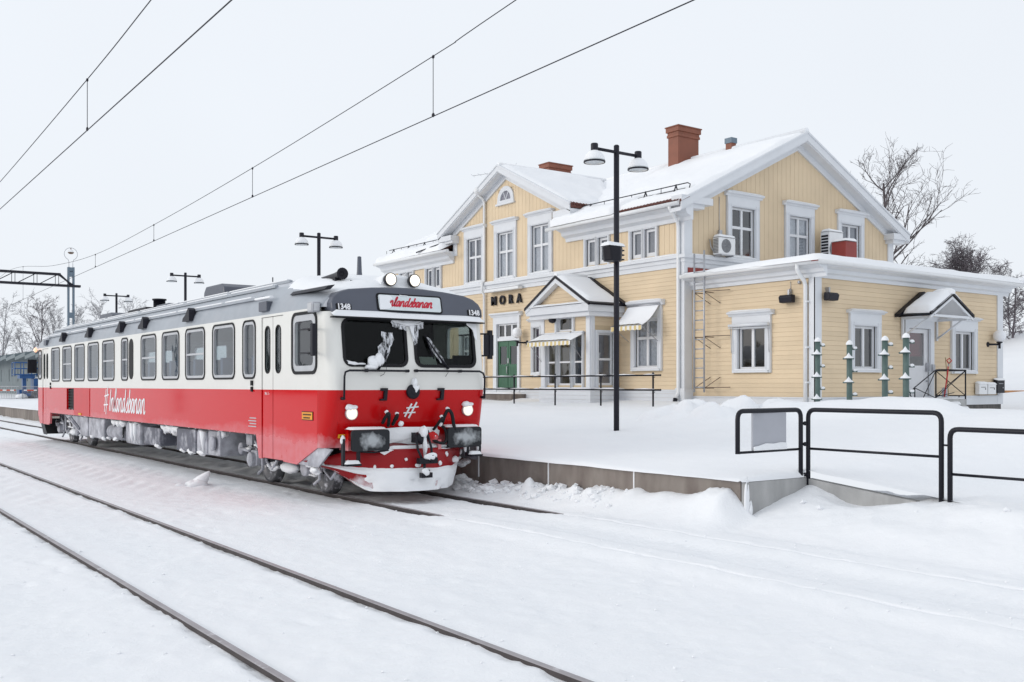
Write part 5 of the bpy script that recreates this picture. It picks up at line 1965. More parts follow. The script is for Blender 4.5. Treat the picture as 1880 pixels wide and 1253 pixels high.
# roof shell
RP = [(1.50, 3.07), (1.485, 3.16), (1.455, 3.26), (1.40, 3.37), (1.30, 3.48), (1.15, 3.59), (.95, 3.68), (.70, 3.76), (.40, 3.81), (0, 3.83)]
RPF = [(-x, z) for x, z in RP[::-1][1:]][::-1]
prof = [(-x, z) for x, z in RP] + [(x, z) for x, z in RP[::-1][1:]]
def roof_scale(y):
    return float(np.interp(y, [14.18, 14.5, 15.2, 16.2, 16.8, 35.2, 35.8, 36.3], [.42, .56, .76, .95, 1, 1, .93, .72]))
mb = MB()
vs, fs = [], []
YSS = [14.30, 14.45, 14.7, 15.2, 15.7, 16.2, 16.8, 22, 28, 34, 35.2, 35.5, 35.8, 36.1, 36.35]
for y in YSS:
    k = roof_scale(y)
    for x, z in prof:
        w = 1 - .02 * (1 - k) * 1.5
        vs.append((XC + x * w, y, 3.07 + (z - 3.07) * k))
n_ = len(prof)
for j in range(len(YSS) - 1):
    for i in range(n_ - 1):
        a = j * n_ + i
        fs.append((a, a + 1, a + n_ + 1, a + n_))
fs.append(tuple(range(n_)))
fs.append(tuple(range((len(YSS) - 1) * n_, len(YSS) * n_)))
mi = []
for f in fs:
    zc = sum(vs[i][2] for i in f) / len(f); xa = abs(sum(vs[i][0] for i in f) / len(f) - XC)
    mi.append(0 if xa > 1.22 else 1)
mb.add(vs, fs, 0, True)
mb.m = mi
part("roof", mb, [M['grey'], M['roofgrey']], car, "grey roof with ribs")
def rp(x):                                   # height of the roof at a distance from the middle
    return float(np.interp(abs(x), [p[0] for p in RP[::-1]], [p[1] for p in RP[::-1]]))
for x, nm in ((-1.385, 'a'), (-1.13, 'b'), (-.86, 'c')):
    mb = MB()
    mb.box(XC + x - .05, XC + x + .012, 16.9, 35.4, rp(x) - .01, rp(x) + .035)
    part("roof_rail", mb, M['grey'], car)
    mb = MB()
    y = 17.0 if x > -1.3 else 17.4
    rd = random.Random(int(-x * 100))
    while y < 35.0:
        L = rd.uniform(.8, 3.5)
        mb.box(XC + x - .055, XC + x + .03, y, min(y + L, 35.3), rp(x) + .035, rp(x) + .062)
        y += L + rd.uniform(.1, .3)
    part("rail_snow", mb, M['snow'], car, kind='stuff', bevel=0.012)
# black fins under the lowest rail
for y in (32.4, 29.14, 25.9, 23.89, 20.6):
    mb = MB()
    mb.prism(lambda u, v, n: (XL - .05 + n, u, v), [(y - .14, 3.17), (y + .30, 3.17), (y + .26, 3.24), (y + .10, 3.30), (y - .08, 3.44), (y - .14, 3.40)], -.02, .12)
    part("roof_vent", mb, M['lampblack'], car)
for y in (16.58, 34.9):
    mb = MB()
    mb.box(XL - .05, XL + .15, y - .18, y + .18, 3.13, 3.30)
    part("door_lamp", mb, M['greyf'], car, bevel=0.015)
    mb = MB()
    mb.box(XL - .06, XL + .02, y - .35, y + .35, 3.34, 3.38)
    part("drip_snow", mb, M['snow'], car, bevel=0.015)
mb = MB()
mb.prism(lambda u, v, n: (XC + u, n, v), [(-1.40, 3.36), (-1.34, 3.42), (-1.22, 3.44), (-1.30, 3.36)], 14.4, 15.75)
part("roof_gutter", mb, M['lampblack'], car)
# roof boxes, exhaust stack
for (x0, x1, y0, y1, z1) in ((-.55, .45, 21.2, 22.6, 4.08), (-.6, .5, 30.3, 31.9, 3.98), (-.4, .4, 25.5, 26.9, 3.95)):
    mb = MB()
    mb.prism(lambda u, v, n: (n, u, v), [(y0, 3.7), (y1, 3.7), (y1 - .05, z1 - .12), (y1 - .18, z1), (y0 + .25, z1), (y0 + .06, z1 - .08)], XC + x0, XC + x1)
    part("roof_box", mb, M['greyf'], car, bevel=0.03)
mb = MB()
mb.box(XC - .5, XC + .5, 27.1, 28.65, 3.70, 3.84)
mb.box(XC - .58, XC + .58, 27.02, 28.73, 3.84, 3.92)
mb.lathe((XC, 27.8, 3.9), (0, 0, 1), [(0.16, 0), (.16, .27), (.19, .27), (.19, .31), (.0, .31)], 14)
part("exhaust_stack", mb, M['lampblack'], car)
mb = MB()
mb.box(XC - .1, XC + .1, 24.9, 25.1, 3.8, 3.95)
mb.tube([(XC - .4, 18.9, 3.78), (XC - .4, 18.9, 4.0)], .012, 5)
part("roof_fitting", mb, M['under'], car, kind='stuff')
# snow on the front part of the roof
mb = MB()
vs, fs = [], []
NU, NV = 26, 26
for j in range(NV + 1):
    y = 14.28 + (16.7 - 14.28) * j / NV
    for i in range(NU + 1):
        x = -1.28 + 2.6 * i / NU
        z = 3.07 + (rp(x) - 3.07) * roof_scale(y)
        d = min(i / NU * 2.6, (1 - i / NU) * 2.6, (y - 14.28), 16.7 - y)
        nn = float(fbm(x * 2, y * 2, 77, 3))
        # bare strip right of the middle, where the roof shows through
        h = .06 * min(1, d / .3) * (1 + .9 * nn) - (.05 if nn > .28 and y > 15.2 else 0)
        if x > .25 and y > 15.0: h = -.03
        vs.append((XC + x, y, z + h - (.02 if d < .02 else 0)))
for j in range(NV):
    for i in range(NU):
        a = j * (NU + 1) + i
        fs.append((a, a + 1, a + NU + 2, a + NU + 1))
mb.add(vs, fs, 0, True)
part("roof_snow", mb, M['snow'], car)
# grey header with the destination panel
mb = MB()
hd = [(-1.42, 2.975), (1.42, 2.975), (1.46, 3.02), (1.46, 3.13), (1.41, 3.23), (1.30, 3.31), (1.12, 3.365), (.7, 3.41), (.3, 3.435), (0, 3.44), (-.3, 3.435), (-.7, 3.41), (-1.12, 3.365), (-1.30, 3.31), (-1.41, 3.23), (-1.46, 3.13), (-1.46, 3.02)]
FH = lambda x, z, n=0.0: (XC + x, 14.10 + (z - 2.97) * .22 - n, z)
mb.prism(FH, [(x * .965, z) for x, z in hd], -0.30, 0.0)
part("header", mb, M['greyf'], car, "dark grey header above the windshields", bevel=0.03)
mb = MB()
mb.prism(FH, rr(-.62, .60, 3.03, 3.325, .05, 4), 0.0, 0.014)
dp = part("destination_panel", mb, M['rubber'], car)
mb = MB()
mb.prism(FH, rr(-.59, .57, 3.055, 3.30, .035, 4), 0.014, 0.020)
part("panel_face", mb, M['signface'], dp)
mb = MB()
script(mb, "Inlandsbanan", FH, -.46, 3.120, 0.088, 0.0215, 0.024, sx=1.34, slant=0.28)
part("lettering", mb, M['text_red'], dp)
mb = MB()
splat(mb, [(-.58, 3.06), (-.42, 3.07), (-.36, 3.12), (-.40, 3.18), (-.34, 3.24), (-.36, 3.29), (-.58, 3.29)], 4, .006, FH, .0265, .6)
splat(mb, [(-.2, 3.295), (-.05, 3.29), (-.05, 3.305), (-.2, 3.31)], 5, .006, FH, .0265, .3)
part("panel_snow", mb, M['snow'], dp)
for u, z in ((-1.21, 3.07), (1.23, 3.075)):
    mb = MB()
    mb.prism(FH, rr(u - .135, u + .135, z - .052, z + .052, .02, 3), 0.001, 0.006)
    num = part("number_plate", mb, M['rubber'], car)
    mb = MB()
    text_mesh(mb, "1348", 0.125, FH, u, z, 0.007, 0.011, bold=0.004, sx=0.92)
    part("digits", mb, M['text_white'], num)
mb = MB()
mb.fbox(FN, -1.42, 1.40, 2.895, 2.915, 0.0, 0.13)
part("visor", mb, M['rubber'], car)
mb = MB()
snow_quad(mb, FN(-1.42, 2.917, .13), FN(1.40, 2.917, .13), FN(1.40, 2.98, .02), FN(-1.42, 2.98, .02), 0.055, 40, 4, 9, 0.05, 0.0)
part("visor_snow", mb, M['snow'], car)
# roof headlights on their snowy mount
mb = MB()
mount = [(-.42, 3.40), (.52, 3.40), (.30, 3.50), (.12, 3.66), (-.22, 3.68), (-.36, 3.62), (-.40, 3.5)]
mb.prism(lambda x, z, n=0: (XC + x, 14.42 - n, z), mount, -.35, 0.0)
part("lamp_mount", mb, M['snow'], car, "snow-covered mount of the roof headlights", bevel=0.05)
def headlight(x, z, y, r, lens, snowcap, name="headlight"):
    mb = MB()
    mb.lathe((XC + x, y, z), (0, -1, 0), [(0.02, -.16), (r * .8, -.12), (r * 1.08, -.02), (r * 1.12, .02), (r * 1.02, .03), (r * .98, .02)], 20)
    h = part(name, mb, M['black'] if name == "roof_headlight" else M['alu'], car)
    mb = MB()
    mb.lathe((XC + x, y, z), (0, -1, 0), [(r * 1.0, .018), (r * .7, .035), (r * .35, .043), (0, .046)], 20)
    part("lens", mb, M[lens], h)
    if snowcap:
        mb = MB()
        mb.blob((XC + x - .04, y - .02, z + r * 1.0), (r * .85, .07, r * .5), int(x * 10), amp=.2)
        mb.blob((XC + x + .03, y - .01, z + r * .95), (r * .7, .07, r * .35), int(x * 10) + 4, amp=.2)
        part("lamp_snow", mb, M['snow'], h)
headlight(-.265, 3.575, 14.33, .098, 'lens', False, "roof_headlight")
headlight(.185, 3.58, 14.33, .098, 'lens', False, "roof_headlight")
headlight(-1.10, 1.405, yf(1.4) - .03, .095, 'lens2', True)
headlight(1.07, 1.43, yf(1.4) - .03, .095, 'lens2', True)
# horn, tall stub and rail on the roof front
mb = MB()
mb.box(7.25, 7.37, 14.96, 15.06, 3.40, 3.62)
mb.lathe((7.34, 14.86, 3.68), (-.12, -1, 0), [(0.0, -.06), (.05, -.06), (.10, -.01), (.088, .0), (.03, -.05)], 16)
mb.lathe((7.34, 14.9, 3.68), (.12, 1, 0), [(.085, 0), (.06, .10), (.045, .3), (.035, 1.0)], 12)
part("horn", mb, M['black'], car)
mb = MB()
mb.lathe((8.23, 16.0, 3.78), (0, 0, 1), [(.055, 0), (.045, .1), (.035, .36), (.0, .37)], 10)
part("antenna", mb, M['greyf'], car)
mb = MB()
mb.tube([(7.42, 14.75, 3.56), (7.48, 14.75, 3.56), (7.5, 14.75, 3.47), (8.0, 14.62, 3.52)], .008, 5)
part("roof_cable", mb, M['black'], car)
# marker lamps and mirrors by the cab windows
mb = MB()
mb.box(XL - .12, XL + .02, 14.38, 14.56, 2.99, 3.15)
ml = part("marker_lamp", mb, M['galv'], car, bevel=0.01)
mb = MB()
mb.box(XL - .13, XL - .118, 14.40, 14.54, 3.01, 3.13); mb.box(XL - .10, XL, 14.366, 14.378, 3.01, 3.13)
part("lens", mb, M['alu'], ml)
for X, sg_ in ((XL, -1), (XR, 1)):
    mb = MB()
    mb.box(X + sg_ * .16 - .03, X + sg_ * .16 + .03, 14.22, 14.30, 2.30, 2.80)
    for z in (2.36, 2.74):
        mb.tube([(X + sg_ * .16, 14.27, z), (X + sg_ * .05, 14.45, z), (X + sg_ * .03, 15.05, z)], .014, 6)
    mr_ = part("mirror", mb, M['black'], car)
    mb = MB()
    mb.box(X + sg_ * .10 - .08, X + sg_ * .10 + .12 * (sg_ > 0), 14.235, 14.25, 2.36, 2.72)
    part("mirror_face", mb, M['black'], mr_)
mb = MB()
mb.box(XL - .30, XL - .02, 36.3, 36.36, 2.25, 2.70)
part("mirror", mb, M['black'], car, "mirror at the far end of the car")
mb = MB()
mb.blob((XL - .07, 36.25, 3.02), (.06, .07, .08), 2, amp=0.05)
part("tail_lamp", mb, M['amber'], car, "lit amber lamp at the far end of the car")
# black grab rails under the windshields
for pts in ([(-1.28, 1.64), (-1.28, 1.98), (-1.26, 2.05), (-1.19, 2.075), (-.14, 2.075)], [(1.34, 1.64), (1.34, 1.98), (1.31, 2.05), (1.24, 2.08), (.03, 2.08)]):
    mb = MB()
    mb.tube([FN(x, z, .09) for x, z in pts], .017, 8)
    for x, z in (pts[0], pts[-1], (pts[-1][0] * .3 + pts[-2][0] * .7, pts[-1][1])):
        mb.tube([FN(x, z, .0), FN(x, z, .09)], .024, 8)
    part("grab_rail", mb, M['black'], car)
for x in (-.53, .53):
    mb = MB()
    mb.fbox(FN, x - .03, x + .03, 1.60, 1.80, 0.0, .05)
    mb.fbox(FN, x - .09, x, 1.755, 1.80, 0.0, .06)
    mb.fbox(FN, x - .09, x, 1.60, 1.63, 0.0, .05)
    part("lamp_bracket", mb, M['black'], car, bevel=0.006)
mb = MB()
mb.lathe(FN(-.03, 1.74, 0), (0, -1, 0), [(.118, 0), (.12, .04), (.10, .06), (.07, .05), (.05, .07), (.0, .07)], 20)
sk = part("jumper_socket", mb, M['black'], car)
mb = MB()
mb.blob(FN(-.02, 1.885, .05), (.055, .05, .075), 3, amp=.2)
splat(mb, [(-.06, 1.83), (.06, 1.84), (.05, 1.78), (.0, 1.72), (-.03, 1.78)], 4, .01, FN, .07, .6)
part("socket_snow", mb, M['snow'], sk)
mb = MB()
script(mb, "#", FN, -.14, 1.345, .115, .012, .036, sx=2.05, slant=.12)
part("hash_mark", mb, M['text_white'], car, "white brushed hash sign in the middle of the red front")
mb = MB()
FLT = lambda u, v, n=0.0: (XL - n, u, v)
script(mb, "#Inlandsbanan", FLT, 27.55, 1.18, 0.325, 0.004, 0.060, sx=1.38, slant=0.10, flip=-1)
part("lettering", mb, M['text_white'], car, "white brush lettering on the red side")
# orange warning plates with lines of small print
mb = MB()
mb.fbox(FL, 14.60, 15.02, 1.285, 1.425, 0.0, 0.008)
op_ = part("warning_plate", mb, M['rubber'], car)
mb = MB()
mb.fbox(FL, 14.615, 15.005, 1.297, 1.413, 0.008, 0.014)
part("plate_face", mb, M['orange'], op_)
mb = MB()
rd = random.Random(3)
for z, a, b in ((1.375, 14.65, 14.97), (1.325, 14.70, 14.93)):
    u = a
    while u < b:
        w = rd.uniform(.012, .022)
        mb.fbox(FL, u, u + w, z - .012, z + .012, 0.014, 0.016)
        u += w + .008
part("small_print", mb, M['lampblack'], op_, kind='stuff')
mb = MB()
mb.fbox(FN, -1.26, -1.06, 1.015, 1.075, 0.0, 0.012)
op_ = part("warning_plate", mb, M['yellowtag'], car)
mb = MB()
u = -1.23
while u < -1.1:
    mb.fbox(FN, u, u + .012, 1.035, 1.055, 0.012, 0.014)
    u += .02
part("small_print", mb, M['lampblack'], op_, kind='stuff')
mb = MB()
text_mesh(mb, "Nr. 1 -", 0.075, lambda u, v, n=0: (XL + .016 - n, 16.62 - u, v), 0.0, 1.70, 0.0, 0.003, align='LEFT')
part("door_text", mb, M['text_white'], car)
mb = MB()
for k in range(4):
    mb.fbox(FL, 16.98 + .0, 17.35 - .06 * (k % 2), 1.10 + k * .05, 1.118 + k * .05, 0.0, 0.004)
part("data_panel", mb, M['alu'], car, kind='stuff')
mb = MB()
mb.fbox(FL, 30.05, 30.35, 1.0, 1.05, 0.012, 0.03)
part("filler_tag", mb, M['yellowtag'], car)

# bumper beam, buffers, hoses, coupling
mb = MB()
mb.box(XC - 1.15, XC + 1.15, 14.08, 14.4, 0.82, 1.14)
part("bumper_beam", mb, M['redfront'], car)
for x in (-.875, .875):
    mb = MB()
    mb.lathe((XC + x, 14.1, .985), (0, -1, 0), [(.13, -.1), (.13, .14), (.10, .15), (.10, .24)], 14)
    mb.prism(lambda u, v, n=0: (XC + x + u, 13.86 - n, .985 + v), rr(-.33, .33, -.165, .165, .05, 4), -.03, .012)
    part("buffer", mb, M['buffer'], car)
    mb = MB()
    s_ = -1 if x < 0 else 1
    snow_quad(mb, (XC + x - .34, 13.86, 1.152), (XC + x + .30, 13.86, 1.152), (XC + x + .34, 14.1, 1.16), (XC + x - .34, 14.1, 1.16), .03, 14, 5, 3, .06, 0)
    part("buffer_snow", mb, M['snow'], car)
mb = MB()
splat(mb, [(-.54, 1.16), (.42, 1.17), (.48, 1.10), (.44, .93), (.3, .90), (-.1, .90), (-.52, .92)], 9, .03, lambda x, z, n=0: (XC + x, 14.02 - n, z), .0, 1.2)
splat(mb, [(-.9, .84), (-.2, .89), (.5, .88), (.9, .84), (.4, .76), (.1, .72), (-.3, .70), (-.6, .76)], 10, .05, lambda x, z, n=0: (XC + x, 13.93 - n, z), .0, 1.4)
part("beam_snow", mb, M['snow'], car, kind='stuff')
# screw coupling with its hook
mb = MB()
mb.box(XC - .07, XC + .07, 13.75, 14.05, .92, 1.08)
mb.lathe((XC - .02, 13.74, 1.0), (0, -1, 0), [(.10, -.1), (.10, .02), (.05, .06), (0, .06)], 12)
mb.tube([(XC - .12, 13.76, 1.06), (XC - .13, 13.68, .82), (XC - .08, 13.62, .66)], .022, 6)
mb.tube([(XC + .10, 13.76, 1.06), (XC + .12, 13.68, .84), (XC + .10, 13.62, .66)], .022, 6)
mb.box(XC - .17, XC + .17, 13.56, 13.66, .60, .69)
mb.lathe((XC + .07, 13.58, .68), (0, -1, 0), [(.06, -.05), (.06, .05), (.0, .05)], 10)
mb.tube([(XC - .05, 13.61, .62), (XC - .07, 13.58, .45), (XC - .02, 13.58, .40), (XC + .02, 13.6, .5)], .026, 6)
mb.box(XC - .14, XC + .06, 13.54, 13.62, .38, .46)
cp = part("coupling", mb, M['black'], car, bevel=0.008)
mb = MB()
mb.blob((XC - .02, 13.70, 1.10), (.075, .08, .09), 3, amp=.2)
mb.blob((XC + .04, 13.56, .71), (.10, .05, .05), 4, amp=.3)
mb.blob((XC - .06, 13.55, .47), (.07, .04, .05), 5, amp=.3)
mb.blob((XC + .0, 13.68, .88), (.03, .05, .14), 6, amp=.3)
part("coupling_snow", mb, M['snow'], cp)
# brake hoses
for pts, r in (([(-.60, 1.25), (-.60, 1.33), (-.56, 1.40), (-.53, 1.33), (-.50, 1.20)], .028), ([(-.42, 1.22), (-.42, 1.33), (-.39, 1.37), (-.36, 1.30)], .028),
               ([(.50, 1.20), (.52, 1.33), (.56, 1.43), (.62, 1.38), (.66, 1.20), (.70, 1.05), (.66, .95), (.58, .97)], .030),
               ([(.34, 1.12), (.40, 1.26), (.45, 1.31), (.47, 1.24)], .024), ([(.22, 1.10), (.24, 1.0), (.32, .93), (.46, .90), (.53, .98), (.53, 1.12), (.46, 1.20)], .026)):
    mb = MB()
    P = catmull(pts, 6)
    mb.tube([(XC + x, 13.98 - .12 * math.sin(math.pi * i / (len(P) - 1)), z) for i, (x, z) in enumerate(P)], r, 7)
    part("brake_hose", mb, M['rubber'], car)
mb = MB()
for x, z, r in ((-.56, 1.42, .035), (-.38, 1.39, .03), (.58, 1.45, .04), (.46, 1.33, .035), (-.30, 1.23, .05), (.44, 1.20, .035), (.30, 1.02, .05)):
    mb.blob((XC + x, 13.92, z), (r, r, r * .8), int(z * 100), 10, 6, .3)
part("hose_snow", mb, M['snow'], car, kind='stuff')
mb = MB()
mb.blob((XC + .27, 13.9, 1.0), (.09, .06, .08), 8, amp=.3)
mb.box(XC + .36, XC + .42, 13.86, 13.98, .80, .96)
part("hose_cock", mb, M['redfront'], car)
# steps below the buffers
for s_, xs_ in ((-1, (-1.32, -1.06)), (1, (.96, 1.20))):
    mb = MB()
    z0 = .60 if s_ < 0 else .66
    for x in xs_:
        mb.box(XC + x - .018, XC + x + .018, 13.88, 13.95, z0, 1.02 if s_ < 0 else .85)
    mb.box(XC + xs_[0], XC + xs_[1], 13.80, 13.96, z0, z0 + .03)
    if s_ < 0: mb.tube([(XC - 1.05, 13.93, .81), (XC - .8, 13.9, .79), (XC - .55, 13.88, .82)], .014, 5)
    else: mb.tube([(XC + .4, 13.9, .82), (XC + 1.0, 13.86, .83)], .014, 5)
    sp_ = part("step", mb, M['black'], car)
    mb = MB()
    snow_quad(mb, (XC + xs_[0], 13.80, z0 + .03), (XC + xs_[1], 13.80, z0 + .03), (XC + xs_[1], 13.95, z0 + .03), (XC + xs_[0], 13.95, z0 + .03), .05, 8, 4, 3, .05, 0)
    for x in xs_:
        mb.blob((XC + x, 13.93, 1.0 if s_ < 0 else .8), (.05, .04, .07), int(x * 9), 8, 6, .3)
    part("step_snow", mb, M['snow'], sp_)
# snow plough: a red blade bowed forward, packed with snow
def FP(s_, t, n=0.0):
    """s across -1..1, t from the foot 0 to the top edge 1"""
    a_ = abs(s_)
    e = float(smooth(.62, 1.0, a_))
    hw = 1.20 + .26 * t + .06 * e
    x = XC - .02 + s_ * hw
    y = 13.76 - .05 * (1 - t) + 1.10 * a_ ** 2.4 + .06 * t
    zb, zt = .17 + .36 * e, .83 - .20 * e
    z = zb + (zt - zb) * t
    return (x, y - n, z)
mb = MB()
NS, NT = 24, 6
vs = [FP(-1 + 2 * i / NS, j / NT) for j in range(NT + 1) for i in range(NS + 1)] + [FP(-1 + 2 * i / NS, j / NT, -.03) for j in range(NT + 1) for i in range(NS + 1)]
o2 = (NS + 1) * (NT + 1)
fs = []
for j in range(NT):
    for i in range(NS):
        a = j * (NS + 1) + i
        fs += [(a, a + 1, a + NS + 2, a + NS + 1), (o2 + a, o2 + a + NS + 1, o2 + a + NS + 2, o2 + a + 1)]
for i in range(NS):
    a = NT * (NS + 1) + i
    fs += [(a, a + 1, o2 + a + 1, o2 + a), (i, o2 + i, o2 + i + 1, i + 1)]
mb.add(vs, fs, 0, True)
pl = part("snow_plough", mb, M['plow'], car, "bowed red plough blade")
mb = MB()
vs, fs = [], []
NS, NT = 64, 26
H = {}
for j in range(NT + 1):
    for i in range(NS + 1):
        s_ = -1 + 2 * i / NS
        t = j / NT
        lim = .55 + .14 * float(fbm(s_ * 2.2, 3.3, 5, 3)) - .10 * max(0, s_) ** 2
        nn = float(fbm(s_ * 7, t * 3.5, 15, 4))
        h = min(1, max(0, (lim - t) / .10)) * min(1, (1 - abs(s_)) / .08)
        if s_ > .45: h *= min(1, max(0, (nn + .22) * 6))
        if s_ < -.58 and t < .42: h *= min(1, max(0, (.02 - nn) * 7))
        if abs(s_) < .6 and t < .3: h *= min(1, max(0.15, (nn + .34) * 6))
        H[(i, j)] = h
        vs.append(FP(s_, t, -.014 + (.066 + .03 * nn) * h))
for j in range(NT):
    for i in range(NS):
        if max(H[(i, j)], H[(i + 1, j)], H[(i, j + 1)], H[(i + 1, j + 1)]) > 0.02:
            a = j * (NS + 1) + i
            fs.append((a, a + 1, a + NS + 2, a + NS + 1))
mb.add(vs, fs, 0, True)
part("packed_snow", mb, M['snow'], pl, "snow packed on the plough blade", recalc=False)
mb = MB()
mb.blob(FP(.62, .66, .03), (.10, .03, .05), 3, amp=.3); mb.blob(FP(.28, .62, .03), (.035, .02, .035), 5); mb.blob(FP(-.36, .6, .03), (.035, .02, .025), 6); mb.blob(FP(-.05, .60, .03), (.05, .02, .03), 7)
for k in range(9):
    rd = random.Random(k)
    mb.blob(FP(rd.choice((-.97 + .25 * rd.random(), .55 + .4 * rd.random(), rd.uniform(-.7, .7))), .56 + .40 * rd.random(), .006), (.02 + .05 * rd.random() ** 2, .02, .012 + .03 * rd.random() ** 2), k, 9, 6, .45)
part("snow_lump", mb, M['snow'], pl, kind='stuff')
# pale gussets between plough and side
for X, s_ in ((XL, 1), (XR, -1)):
    mb = MB()
    mb.add([(X + s_ * .02, 14.46, .88), (X + s_ * .02, 15.22, .56), (X + s_ * .0, 14.42, .55), (X + s_ * .12, 14.2, .84)], [(0, 1, 2), (0, 2, 3)])
    mb.add([(X + s_ * .05, 14.46, .88), (X + s_ * .05, 15.22, .56), (X + s_ * .03, 14.42, .55), (X + s_ * .15, 14.2, .84)], [(0, 1, 2), (0, 2, 3)])
    part("gusset", mb, M['uboxw'], car)
    mb = MB()
    for k in range(5):
        rd = random.Random(k + 30)
        mb.blob((X + s_ * (.06 + .1 * rd.random()), 14.6 + .55 * rd.random(), .46 + .12 * rd.random()), (.06, .14, .045), k, 12, 7, .4)
    part("snow_lump", mb, M['snow'], car, kind='stuff')

# bogies: frames, wheels, axle boxes, springs, all with clinging snow
def bogie(yc, label):
    mb = MB()
    for x in (-1.0, 1.0):
        mb.box(XC + x - .06, XC + x + .06, yc - 1.75, yc + 1.75, .52, .70)
    mb.box(XC - 1, XC + 1, yc - .25, yc + .25, .5, .75)
    b = part("bogie", mb, M['under'], car, label, bevel=0.02)
    for y in (yc - 1.22, yc + 1.22):
        for x in (-.75, .75):
            mb = MB()
            mb.lathe((XC + x, y, .43), (1 if x > 0 else -1, 0, 0), [(.10, .09), (.12, .05), (.34, .03), (.36, .06), (.425, .06), (.43, -.05), (.455, -.06), (.455, -.09), (0, -.09)], 28)
            part("wheel", mb, M['wheel'], b)
        for x in (-1.03, 1.03):
            mb = MB()
            s_ = 1 if x > 0 else -1
            mb.box(XC + x - .10, XC + x + .10, y - .17, y + .17, .34, .62)
            mb.lathe((XC + x, y, .45), (s_, 0, 0), [(.13, .05), (.14, .17), (.08, .20), (0, .20)], 14)
            mb.tube([(XC + x, y + .3, .45), (XC + x, y + .3, .9)], .07, 8)
            mb.tube([(XC + x, y - .3, .45), (XC + x, y - .3, .9)], .07, 8)
            mb.tube([(XC + x + s_ * .12, y - .15, .8), (XC + x + s_ * .12, y - .5, .62), (XC + x + s_ * .12, y - .52, .3), (XC + x + s_ * .12, y - .3, .2)], .03, 6)
            mb.lathe((XC + x + s_ * .06, y + .62, .62), (s_, 0, 0), [(.12, -.1), (.12, .05), (.09, .07), (0, .07)], 12)
            mb.tube([(XC + x + s_ * .12, y + .6, .62), (XC + x + s_ * .12, y + .12, .60)], .035, 6)
            mb.tube([(XC + x + s_ * .08, y - .6, .9), (XC + x + s_ * .10, y - .66, .45), (XC + x + s_ * .10, y - .9, .33), (XC + x + s_ * .08, y - 1.1, .5)], .028, 6)
            mb.box(XC + x - .05, XC + x + .09, y + .2, y + .5, .70, .92)
            part("axle_box", mb, M['uboxw'], b, bevel=0.01)
    mb = MB()
    rd = random.Random(int(yc))
    for sx_ in (-1, 1):
        for k in range(7):       # along the top and foot of the frame
            mb.blob((XC + sx_ * 1.0, yc + rd.uniform(-1.7, 1.7), rd.choice((.70, .70, .53))), (.09, rd.uniform(.10, .30), rd.uniform(.03, .06)), k, 10, 6, .3)
        for dy in (-1.22, 1.22):
            for k in range(4):    # round the axle boxes and hangers
                mb.blob((XC + sx_ * 1.10, yc + dy + rd.uniform(-.5, .5), rd.choice((.63, .64, .34, .72))), (.07, rd.uniform(.07, .16), rd.uniform(.02, .045)), k, 12, 7, .4)
        mb.blob((XC + sx_ * 1.05, yc - .35, .40), (.10, .42, .10), 8, 12, 7, .35)
        mb.blob((XC + sx_ * 1.05, yc + .45, .36), (.08, .25, .07), 9, 12, 7, .35)
    part("clinging_snow", mb, M['snow'], b, kind='stuff')
bogie(16.85, "front bogie clogged with snow")
bogie(33.3, "rear bogie")
# underfloor boxes between the bogies
def ubox(y0, y1, z0, z1, m, x0=6.78, x1=7.5, b=0.03, name="equipment_box", lab=None):
    mb = MB()
    mb.box(x0, x1, y0, y1, z0, z1)
    return part(name, mb, M[m], car, lab, bevel=b)
ubox(19.06, 19.74, .45, .95, 'uboxw')
ubox(19.84, 20.47, .43, .95, 'uboxw', b=.08)
ubox(20.54, 21.75, .44, .93, 'ubox')
ubox(22.96, 24.2, .46, .87, 'ubox')
ubox(24.56, 25.8, .40, .93, 'uboxw', b=.06)
ubox(27.9, 29.6, .40, .95, 'uboxw')
mb = MB()
mb.prism(lambda u, v, n: (n, u, v), [(29.62, .95), (32.6, .95), (30.3, .40), (29.62, .40)], 6.76, 7.4)
part("equipment_box", mb, M['uboxw'], car, "slanted intake box", bevel=0.02)
mb = MB()
mb.prism(lambda u, v, n: (n, u, v), [(30.6, .55), (31.9, .88), (31.6, .92), (30.5, .62)], 6.73, 6.758)
part("vent_panel", mb, M['ubox'], car)
mb = MB()
mb.lathe((6.98, 26.45, .62), (0, 1, 0), [(0, 0), (.14, .03), (.20, .12), (.21, .7), (.20, 1.2), (.14, 1.32), (0, 1.36)], 16)
part("air_tank", mb, M['uboxw'], car)
ubox(17.2, 34, .62, .96, 'under', 7.55, 8.85, .02, "underframe")
mb = MB()
rd = random.Random(5)
for k in range(40):
    y = rd.uniform(25.6, 28.0) if k < 24 else rd.uniform(19, 32)
    x = 6.86 + rd.random() * .3
    mb.tube([(x, y, .95), (x + rd.uniform(-.05, .05), y + rd.uniform(-.1, .1), rd.uniform(.4, .75))], rd.uniform(.015, .035), 5)
part("pipe", mb, M['under'], car, kind='stuff')
mb = MB()
for k in range(34):      # packed under the skirt
    y = rd.choice((rd.uniform(21.8, 22.9), rd.uniform(21.8, 22.9), rd.uniform(24.3, 28.5), rd.uniform(19, 30)))
    mb.blob((6.86 + .05 * rd.random(), y, .90), (.09, rd.uniform(.10, .28), rd.uniform(.05, .13)), k, 10, 7, .4)
for y0, y1, z in ((19.1, 20.4, .46), (20.6, 21.7, .45), (23.0, 25.7, .46), (26.0, 28.0, .45), (28.0, 29.5, .42)):
    for k in range(2):   # on the lower edges of the boxes
        mb.blob((6.82, rd.uniform(y0, y1), z), (.07, rd.uniform(.08, .22), rd.uniform(.03, .06)), k + int(y0), 10, 6, .4)
